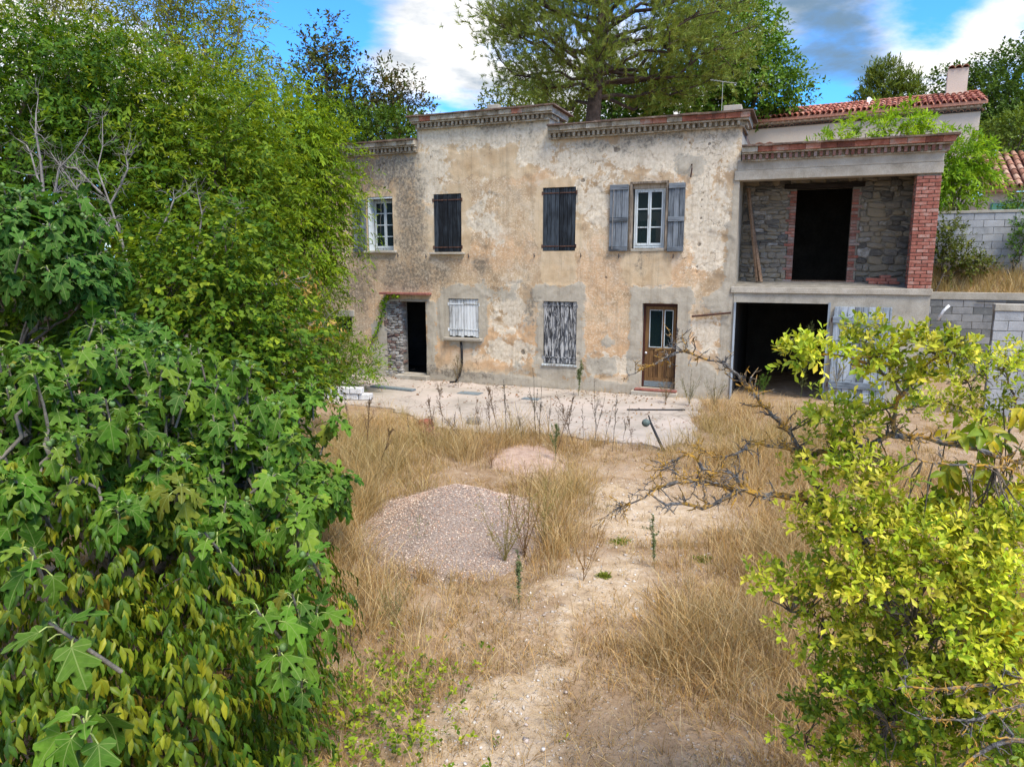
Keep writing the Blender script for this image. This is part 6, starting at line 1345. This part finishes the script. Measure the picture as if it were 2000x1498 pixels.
low = (P[:, 2] < 1.5)[idx]; tone = ((.68 + .7 * yel)[idx][:, None]) * np.array([[1.08, 1.0, 1.15]])
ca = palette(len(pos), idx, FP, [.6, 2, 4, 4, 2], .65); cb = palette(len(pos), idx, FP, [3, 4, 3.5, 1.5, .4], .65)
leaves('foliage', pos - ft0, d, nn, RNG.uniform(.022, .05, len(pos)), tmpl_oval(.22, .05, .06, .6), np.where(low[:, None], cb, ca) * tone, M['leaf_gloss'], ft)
# greenish berries in clusters
n_ = 260; c = P[RNG.integers(len(P), size=n_)]; bp = (c[:, None] + RNG.normal(0, .014, (n_, 12, 3))).reshape(-1, 3); bp[:, 2] += .02
V, F, C_ = chips(bp - ft0, np.full(len(bp), .0045), np.tile(np.array([[.2, .2, .05]]), (len(bp), 1)), 1.0)
tag(link('berries', np_mesh('berries', V, F, C_), M['stone_v'], ft), kind='stuff')
mb = MB()
nd = np.array(NODES)
for k in range(420):
    q = P[RNG.integers(len(P))]; dn = np.linalg.norm(nd - q, axis=1); j = np.argmin(dn)
    if dn[j] < .3: limb(mb, nd[j] - ft0, q - ft0, .0045, .0018, 4, .4, 4)
mb.build('twigs', M['bark'], ft)['kind'] = 'stuff'
# yellowing large-leaved sapling and yellow shrub inside it
sp0 = np.array([2.75, 4.1, 0]); sp_ = empty('yellowing_sapling', tuple(sp0)); tag(sp_, 'sapling with big drooping yellow-green leaves behind the lichen branch at right', 'sapling')
mb = MB(); Pp, Tt = [], []
for px, py in [(1850, 840), (1900, 830), (1950, 850), (1985, 880), (1870, 900), (1820, 930), (1910, 860), (1990, 930), (1860, 935), (1935, 920), (1800, 960), (1960, 800), (1920, 900), (1970, 940), (1840, 960), (1890, 960), (1940, 970), (1830, 1000), (1860, 1010), (1625, 1270), (1640, 1240), (1600, 1300), (1650, 1320)]:
    q = at(px, py, 3.3 if px > 1700 else 3.45); Pp.append(q); Tt.append((RNG.normal(0, .5), -.4, .2)); limb(mb, (q - sp0) * .55 + np.array([.25, .25, -.2]), q - sp0, .005, .003, 4, .3, 5)
pos, d, nn, idx = sprays(np.array(Pp), np.array(Tt), np.full(len(Pp), .2), 11, .8, .4, .9, .3, .3)
mb.build('stems', M['bark'], sp_)
leaves('foliage', pos - sp0, d, nn, RNG.uniform(.075, .125, len(pos)), tmpl_oval(.2, .1, .25, .48), palette(len(pos), idx, [(0.1, 0.15, 0.02), (0.17, 0.2, 0.025), (0.32, 0.27, 0.03), (0.4, 0.3, 0.03)], [4, 4, 2, 1], .4), M['leaf_gloss'], sp_)
ys0 = np.array([2.3, 3.0, 0]); ys = empty('yellow_shrub', tuple(ys0)); tag(ys, 'low shrub with paired yellow leaves at the right edge below the lichen branch', 'shrub')
p, dd = ell_pts(170, at(1950, 1230, 2.95), (.2, .2, .26), .3, .3, 2, 51); pos, d, nn, idx = sprays(p, dd + np.array([0, -.3, .8]), np.full(len(p), .07), 6, 1.15, .1, 0, 1.0, .2)
leaves('foliage', pos - ys0, d, nn, RNG.uniform(.035, .06, len(pos)), tmpl_oval(.3, .06, .12, .45), palette(len(pos), idx, [(0.1, 0.14, 0.02), (0.24, 0.24, 0.03), (0.42, 0.36, 0.05)], [2, 3, 3], .6), M['leaf'], ys)
mb = MB()
for k in range(14): limb(mb, np.array([0, 0, 0.]), p[k] - ys0, .01, .003, 5, .3, 5)
mb.build('stems', M['bark'], ys)
# ------------------------------------------------------------------ dry grass and weeds
def bump2(x, y, cx, cy, rx, ry): return np.clip(1.25 - np.hypot((x - cx) / rx, (y - cy) / ry), 0, 1)
def on_heap(x, y): return np.hypot((x + 0.72) / 1.2, (y - 8.55) / 1.5) < 0.93
def grass_field(x, y):
    """height factor and density of the grass at a spot"""
    q = np.stack([x, y, 0 * x], -1)
    tall = np.maximum.reduce([bump2(x, y, -2.2, 8.2, .8, 3.2), bump2(x, y, -2.6, 13.2, 2.0, 2.2) * .8, bump2(x, y, 1.9, 5.7, 1.0, 1.3) * .62, bump2(x, y, 4.6, 12.5, 2.2, 4.2), bump2(x, y, .55, 8.9, .5, 1.9) * .9, bump2(x, y, -1.2, 6.0, .9, 1.3) * .7, bump2(x, y, 0.9, 12.2, 1.2, .7) * .75, bump2(x, y, 3.6, 7.2, 1.8, 2.4) * .8, bump2(x, y, 2.6, 4.6, 1.0, 1.0) * .7, bump2(x, y, -1.0, 12.8, 1.6, 1.0) * .9, bump2(x, y, .3, 13.1, 1.1, .5) * 1.1, bump2(x, y, -2.4, 10.5, 1.3, 2.0), bump2(x, y, -.6, 12.0, 2.2, 1.0) * .75, bump2(x, y, .75, 10.2, .7, 1.6) * .85])
    tall = np.clip(tall * (.35 + 1.3 * fbm(q * 1.3, 3, 91)), 0, 1)
    den = np.clip(.3 + .16 * ((x < 1) & (y > 8)) + tall * .7 + (fbm(q * 1.1, 3, 61) - .5) * 1.5, 0.02, 1.2) * (1 - .93 * np.clip(pathness(x, y) * 1.15, 0, 1))
    u, d = to_ud(x, y)
    rim = seg_dist(x, y, np.vstack([APRON, APRON[:1]])); rim = np.clip(1 - rim / .45, 0, 1) * (d < -1.5); tall = np.maximum(tall, rim * .45 * (.4 + 1.2 * fbm(q * 2, 2, 97))); den = np.maximum(den, rim * .75)
    den = np.where(on_heap(x, y), 0, den); tall = np.where((d > -.6) & (d < 0) & (u < 2.2), .35 * fbm(q * 1.5, 2, 98), tall)
    strip = (d > -.55) & (d < -.06) & (u > -9) & (u < 2.2)
    ap = in_poly(x, y, APRON) & ~strip
    den = np.where(ap, 0.0, den); den = np.where(strip, .3 + .5 * (fbm(q * 1.7, 2, 66) > .5), den)
    den = np.where((d > -.06) & (u < 6.4) & (d < 5.5), np.where((u > 2.25) & (u < 4.2) & (d < .4), .25, 0), den)
    den = np.where(np.hypot((x - .3) / .6, (y - 11.75) / .9) < .9, den * .12, den)
    return .08 + .5 * np.clip(tall, 0, 1) * (.5 + fbm(q * 2.5, 2, 93)), den
def grass_mesh(name, x, y, zf, nb, hf, pal, wts, green=None, lean=0.85, wd=(.0018, .0042), spread=.11):
    n = len(x); N0 = n * nb; ti = np.repeat(np.arange(n), nb)
    az = RNG.uniform(0, 6.28, N0); r_ = spread * RNG.uniform(0, 1, N0) ** .7
    bx = x[ti] + np.cos(az) * r_; by = y[ti] + np.sin(az) * r_
    h = hf[ti] * RNG.uniform(.35, 1.15, N0) * np.repeat(RNG.uniform(.4, 1.45, n), nb)
    ta = np.repeat(RNG.uniform(0, 6.28, n), nb); tl = np.repeat(RNG.uniform(0, .35, n) , nb) * RNG.uniform(-.4, 1.3, N0)
    lx = np.cos(az + RNG.normal(0, .6, N0)) * lean * RNG.uniform(.1, 1.3, N0) + np.cos(ta) * tl; ly = np.sin(az + RNG.normal(0, .6, N0)) * lean * RNG.uniform(.1, 1.3, N0) + np.sin(ta) * tl
    w_ = RNG.uniform(*wd, N0); sa = RNG.uniform(0, 6.28, N0); sxv, syv = np.cos(sa) * w_, np.sin(sa) * w_
    bz = zf(bx, by) - .01; V = np.zeros((N0, 7, 3), np.float32)
    for k, (s, c, ww) in enumerate(((0, 0, 1.0), (.42, .2, .85), (.78, .62, .6))):
        for j, sg in enumerate((-1, 1)):
            V[:, 2 * k + j, 0] = bx + lx * h * c + sg * sxv * ww; V[:, 2 * k + j, 1] = by + ly * h * c + sg * syv * ww; V[:, 2 * k + j, 2] = bz + h * s * (1 - .12 * c)
    V[:, 6, 0] = bx + lx * h * 1.1; V[:, 6, 1] = by + ly * h * 1.1; V[:, 6, 2] = bz + h * .93
    F = np.array([(0, 1, 3), (0, 3, 2), (2, 3, 5), (2, 5, 4), (4, 5, 6)])
    cols = palette(N0, ti, pal, wts, .5)
    if green is not None:
        g_ = green[ti] * RNG.uniform(.3, 1.2, N0); cols = cols * (1 - np.clip(g_, 0, 1))[:, None] + np.array([[.26, .25, .08]]) * np.clip(g_, 0, 1)[:, None] * RNG.uniform(.7, 1.3, (N0, 1))
    return np_mesh(name, V.reshape(-1, 3), (F[None] + (np.arange(N0) * 7)[:, None, None]).reshape(-1, 3), np.repeat(cols, 7, 0))
STRAW = [(.6, .42, .2), (.52, .33, .135), (.66, .53, .31), (.32, .185, .08), (.41, .305, .18), (.6, .35, .13), (.23, .14, .07)]
n = 60000; y = 3.3 + 15.5 * RNG.uniform(0, 1, n) ** 1.55; x = RNG.uniform(-1, 1, n) * (.86 * y + .6) + .3
x = np.clip(x, -7, 9.5)
hf, den = grass_field(x, y); k_ = RNG.uniform(0, 1, n) < den * .46; x, y, hf = x[k_], y[k_], hf[k_]
print('grass tufts', len(x))
gn = np.clip((fbm(np.stack([x * .8, y * .8, 0 * x], -1), 3, 71) - .53) * 2.0, 0, .45) * np.clip((y - 5.5) / 4, .1, 1) + .25 * bump2(x, y, -2.2, 10.5, 1.5, 3) + .25 * bump2(x, y, .7, 10.5, .8, 2)
tag(link('dry_grass', grass_mesh('dry_grass', x, y, gheight, 14, hf, STRAW, [4, 4, 2.5, 3, 3, 3, 1.5], gn), M['grass']), 'tall dry golden grass covering the yard', 'grass', kind='stuff')
# flattened thatch and litter between the tufts
n = 24000; y = 3.3 + 10 * RNG.uniform(0, 1, n) ** 1.9; x = np.clip(RNG.uniform(-1, 1, n) * (.8 * y + .6) + .3, -6, 8)
hf, den = grass_field(x, y); k_ = (RNG.uniform(0, 1, n) < np.clip(den * .9 + .22, 0, 1)) & ~on_heap(x, y) & ~in_poly(x, y, APRON); x, y = x[k_], y[k_]
tag(link('straw_litter', grass_mesh('straw_litter', x, y, gheight, 5, np.full(len(x), .13), STRAW, [2, 4, 2, 4, 4, 2, 2], None, 1.7, (.0018, .0035), .12), M['grass']), 'flattened straw litter lying between the grass tufts', 'grass', kind='stuff')
# grass on the bank between the two block walls
n = 800; u = RNG.uniform(6.5, 15, n); d = RNG.uniform(5.45, 6.5, n); w_ = P0 + u[:, None] * UX + d[:, None] * DX
zb = lambda x_, y_: 2.42 + .62 * sstep(to_ud(x_, y_)[1], 5.4, 6.5)
tag(link('bank_grass', grass_mesh('bank_grass', w_[:, 0], w_[:, 1], zb, 14, RNG.uniform(.25, .6, n), STRAW, [4, 3, 4, 1, 2, 2, .5], RNG.uniform(0, .5, n), .6, (.003, .007), .12), M['grass']), 'dry grass on the bank between the two block walls', 'grass', kind='stuff')
# low green ground plants at lower left and on the track
n = 420; x = RNG.normal(-1.05, .4, n); y = RNG.normal(4.75, .5, n); P = np.stack([x, y, gheight(x, y) + RNG.uniform(.01, .12, n)], -1)
pos, d, nn, idx = sprays(P, RNG.normal(0, .6, (n, 3)) + np.array([0, 0, .8]), np.full(n, .07), 5, 1.1, .1, 0, 1.2, .3)
tag(leaves('ground_creeper', pos, d, nn, RNG.uniform(.025, .05, len(pos)), tmpl_small(.34), palette(len(pos), idx, [(.07, .13, .02), (.16, .24, .03), (.28, .33, .04), (.05, .09, .02)], [3, 3, 2, 2]), M['leaf']), 'small yellow-green leaves creeping over the straw at lower left', 'ground cover', kind='stuff')
for k, (px, py, r_, lab) in enumerate([(1210, 1052, .17, 'flat green rosette weed on the sandy track, the larger one'), (1372, 1090, .14, 'flat green weed on the track, right of the larger rosette'), (1180, 1126, .08, 'tiny green weed on the track below the reddish branching weed')]):
    q = gnd(px, py); n = int(40 + 200 * r_); az = RNG.uniform(0, 6.28, n); T = np.stack([np.cos(az), np.sin(az), RNG.uniform(.05, .35, n)], -1); P = np.tile(q, (n, 1)); P[:, 2] = gheight(P[:, 0], P[:, 1]) + .01
    pos, d, nn, idx = sprays(P, T, RNG.uniform(.4, 1, n) * r_, 5, .8, .2, 0, 2.0, .2); tag(leaves('rosette_weed', pos, d, nn, RNG.uniform(.02, .045, len(pos)), tmpl_small(.2), palette(len(pos), idx, [(.06, .1, .025), (.1, .14, .035), (.16, .18, .05)], [1, 1, 1]), M['leaf']), lab, 'weed', 'flat green weeds on the track')
# withered leaves blown over the apron
n = 1500; u = RNG.uniform(-8, 2.2, n); d = -.05 - 5.2 * RNG.uniform(0, 1, n) ** 1.8; w_ = P0 + u[:, None] * UX + d[:, None] * DX; x, y = w_[:, 0], w_[:, 1]
k_ = in_poly(x, y, APRON) & (fbm(np.stack([x * 1.3, y * 1.3, 0 * x], -1), 3, 83) > .44); x, y = x[k_], y[k_]; n = len(x)
P = np.stack([x, y, np.full(n, .045) + RNG.uniform(0, .02, n)], -1)
tag(leaves('leaf_litter', P, np.stack([RNG.normal(size=n), RNG.normal(size=n), RNG.normal(0, .25, n)], -1), RNG.normal(0, .4, (n, 3)) + np.array([0, 0, 1]), RNG.uniform(.03, .085, n), tmpl_oval(.25, .12, .2), palette(n, np.arange(n), [(.2, .12, .06), (.13, .075, .04), (.3, .2, .1), (.28, .11, .05)], [1, 1, 1, .6]) / LEAFGAIN * 1.1, M['grass']), 'brown withered leaves and bits strewn over the concrete apron', 'leaf litter', kind='stuff')
# upright weeds
def weed_mesh(seed, h, nb, ang, col_s, col_l, leafy, bl=.5, lw=.14, ll=.03, tipd=0, base_split=False):
    mb = MB(); P, D, C_ = [], [], []; rs = np.random.default_rng(seed)
    main = [np.array([0, 0, -.03])]; lean = rs.normal(0, .06, 2)
    for k in range(1, 9): s = k / 8; main.append(np.array([lean[0] * s + rs.normal(0, .006), lean[1] * s + rs.normal(0, .006), s]) * h)
    mb.tube(main, list(np.linspace(.006, .002, 9) * (h ** .5)), 5, cap=False); axes = [(main, 1.0)]
    for k in range(nb):
        s = rs.uniform(.03, .2) if base_split else rs.uniform(.2, .9); i = int(s * 8); a = main[i] + (main[i + 1] - main[i]) * (s * 8 - i)
        az = k * 2.4 + rs.uniform(-.4, .4); dd = np.array([math.cos(az) * math.sin(ang), math.sin(az) * math.sin(ang), math.cos(ang)])
        L = h * bl * (1.05 - s) * rs.uniform(.7, 1.2); pts = [a]
        for j in range(1, 5): pts.append(a + dd * L * j / 4 + np.array([0, 0, .12 * L * (j / 4) ** 2]) + rs.normal(0, .008, 3))
        mb.tube(pts, list(np.linspace(.0035, .0012, 5)), 4, cap=False); axes.append((pts, .7))
        for j in range(3):
            b_ = pts[1 + j]; e = b_ + unit(dd + rs.normal(0, .6, 3)) * L * .3; mb.tube([b_, e], [.0018, .0008], 3, cap=False); axes.append(([b_, e], .5))
    V = np.array(mb.v); f4 = [f for f in mb.f if len(f) == 4]
    cs = np.tile(np.array([col_s]), (len(V), 1))
    for pts, wgt in axes:
        pts = np.array(pts); n_ = int(leafy * wgt * len(pts))
        for k in range(n_):
            s = rs.uniform(.15 if wgt == 1 else 0, 1) ** (.6 if tipd else 1) * (len(pts) - 1.001); i = int(s); P.append(pts[i] + (pts[i + 1] - pts[i]) * (s - i)); D.append(unit(rs.normal(0, .6, 3) + np.array([0, 0, .5])))
    me4 = np.array(f4); tri = np.concatenate([me4[:, [0, 1, 2]], me4[:, [0, 2, 3]]])
    if P:
        P, D = np.array(P), np.array(D); tv, tf = tmpl_small(lw); X = unit(np.cross(D, rs.normal(size=D.shape))); Z = np.cross(X, D); S = rs.uniform(.6, 1.3, len(P)) * ll
        LV = P[:, None] + S[:, None, None] * (tv[None, :, 0:1] * X[:, None] + tv[None, :, 1:2] * D[:, None] + tv[None, :, 2:3] * Z[:, None])
        tri = np.concatenate([tri, (tf[None] + (np.arange(len(P)) * 4)[:, None, None]).reshape(-1, 3) + len(V)]); V = np.concatenate([V, LV.reshape(-1, 3)])
        cl = np.array([col_l]) * rs.uniform(.7, 1.3, (len(P), 1)); cs = np.concatenate([cs, np.repeat(cl, 4, 0)])
    me = np_mesh('weed', V, tri, cs); me.materials.append(M['grass']); return me
BRN, GRY = (.12, .075, .05), (.16, .13, .1)
W_DRY = [weed_mesh(s, 1.0, 8, .45, BRN, (.2, .12, .07), 9, .45, ll=.022) for s in range(3)] + [weed_mesh(10 + s, 1.0, 3, .25, (.13, .11, .09), (.16, .135, .11), 20, .4, .22, .014, 1) for s in range(3)]
LABS = ['tall dry brown weed with side shoots at the front edge of the apron', 'tall dark dry seed spike at the front edge of the apron']
for k, (px, py, h) in enumerate([(852, 880, .9), (868, 850, .95), (885, 870, .7), (905, 840, .6), (938, 862, .75), (958, 858, .85), (976, 868, 1.05), (989, 862, 1.1), (1003, 852, .6), (1022, 866, .7), (1047, 858, 1.25), (1052, 868, 1.0), (1070, 862, .75), (1086, 885, 1.0), (1105, 872, .9), (1124, 876, 1.0), (1140, 868, .65), (1158, 872, .85), (1163, 860, 1.05), (1178, 874, .7), (1196, 880, .95), (1215, 872, .7), (1236, 880, .6), (915, 880, .8), (832, 862, .6), (800, 870, .6), (716, 905, 1.0), (735, 930, .8), (690, 850, .9)]):
    q = gnd(px, py); kind = 0 if RNG.uniform() < .5 else 1
    o = link('dry_weed', W_DRY[kind * 3 + RNG.integers(3)], None, None, loc=(q[0], q[1], float(gheight(q[0], q[1]))), rot=(RNG.normal(0, .16), RNG.normal(0, .16), RNG.uniform(0, 6)), scale=(h * .95, h * .95, h * 1.12))
    tag(o, LABS[kind], 'weed', 'dry brown weeds along the apron' if kind == 0 else 'dark dry seed spikes along the apron')
RDW, OLV = (.24, .13, .06), (.3, .24, .08)
SPEC = [(1140, 1135, .75, weed_mesh(31, 1, 9, .42, (.3, .16, .05), (.36, .2, .07), 7, .85, ll=.02, base_split=True), 'reddish branching weed standing alone on the sandy track'),
        (1278, 1112, .62, weed_mesh(32, 1, 1, .15, (.14, .16, .07), (.15, .2, .08), 30, .7, .12, .05), 'narrow green spiky weed on the track, below the lichen branches'),
        (1014, 1198, .62, weed_mesh(33, 1, 2, .2, (.18, .14, .08), (.17, .21, .09), 20, .5, .13, .05), 'slim half-green weed stalk in front of the gravel heap'),
        (985, 1105, .95, weed_mesh(34, 1, 11, .5, OLV, (.34, .26, .08), 13, .8, ll=.025, base_split=True), 'wide olive-yellow weed clump at the right foot of the gravel heap'),
        (1025, 1090, 1.05, weed_mesh(35, 1, 9, .35, RDW, (.32, .2, .07), 12, .8, ll=.025, base_split=True), 'tall rusty weed clump right of the gravel heap'),
        (1060, 1060, .85, weed_mesh(36, 1, 8, .4, OLV, (.26, .24, .07), 12, .8, ll=.025, base_split=True), 'fine yellowish weed behind the rusty clump by the gravel heap'),
        (960, 915, .55, weed_mesh(37, 1, 9, .5, RDW, (.3, .15, .06), 10, .8, ll=.025, base_split=True), 'rusty low weed in front of the small sand mound'),
        (1085, 905, .7, weed_mesh(38, 1, 6, .4, (.16, .17, .08), (.17, .21, .08), 16, .7, .13, .045), 'dark green weed behind the small sand mound'),
        (895, 760, .95, weed_mesh(39, 1, 10, .5, (.2, .12, .08), (.26, .2, .1), 12, .6, ll=.03), 'thin dry shrublet against the wall beside the black hose'),
        (1130, 775, .95, weed_mesh(40, 1, 4, .25, (.16, .17, .08), (.17, .2, .08), 22, .5, .13, .05), 'green spire weed against the wall under the flaking shutters'),
        (1300, 790, .8, weed_mesh(41, 1, 12, .5, (.2, .13, .08), (.3, .2, .1), 14, .7, ll=.03, base_split=True), 'dry brown shrublet in front of the brown door'),
        (1345, 795, .9, weed_mesh(42, 1, 10, .45, GRY, (.24, .22, .1), 14, .7, ll=.03, base_split=True), 'grey-green shrublet right of the brown door'),
        (1395, 800, .8, weed_mesh(43, 1, 12, .5, GRY, (.22, .2, .09), 16, .7, ll=.03, base_split=True), 'grey twiggy shrublet at the left post of the garage opening'),
        (1562, 790, 1.75, weed_mesh(44, 1, 2, .15, (.14, .15, .07), (.13, .14, .05), 46, .25, .12, .07, 0), 'tall flowering weed standing in the garage opening'),
        (1630, 800, .9, weed_mesh(45, 1, 8, .45, (.3, .24, .15), (.36, .3, .18), 16, .7, ll=.03), 'pale dry weed before the open garage door'),
        (1490, 790, .6, weed_mesh(46, 1, 8, .5, (.12, .16, .05), (.11, .19, .03), 26, .7, .2, .05), 'fresh green weed at the dark garage threshold'),
        (820, 1085, .5, weed_mesh(47, 1, 10, .5, (.22, .24, .08), (.2, .24, .07), 14, .8, ll=.025, base_split=True), 'olive weed at the front foot of the gravel heap'),
        (770, 1230, .5, weed_mesh(48, 1, 12, .45, (.22, .22, .09), (.22, .22, .08), 14, .8, ll=.025, base_split=True), 'grey-green grass-like weed left of the track'),
        (690, 1290, .7, weed_mesh(49, 1, 4, .5, (.1, .075, .05), (.14, .1, .06), 5, .8, ll=.02, base_split=True), 'leaning dark bare twigs beside the fig foliage')]
for px, py, h, me, lab in SPEC:
    q = gnd(px, py); me.name = 'weed'
    tag(link('weed', me, None, None, loc=(q[0], q[1], float(gheight(q[0], q[1]))), rot=(0, 0, RNG.uniform(0, 6)), scale=(h, h, h)), lab, 'weed')
tot = sum(len(o.data.polygons) for o in bpy.data.objects if o.type == 'MESH')
print('objects', len(bpy.data.objects), 'faces', tot)
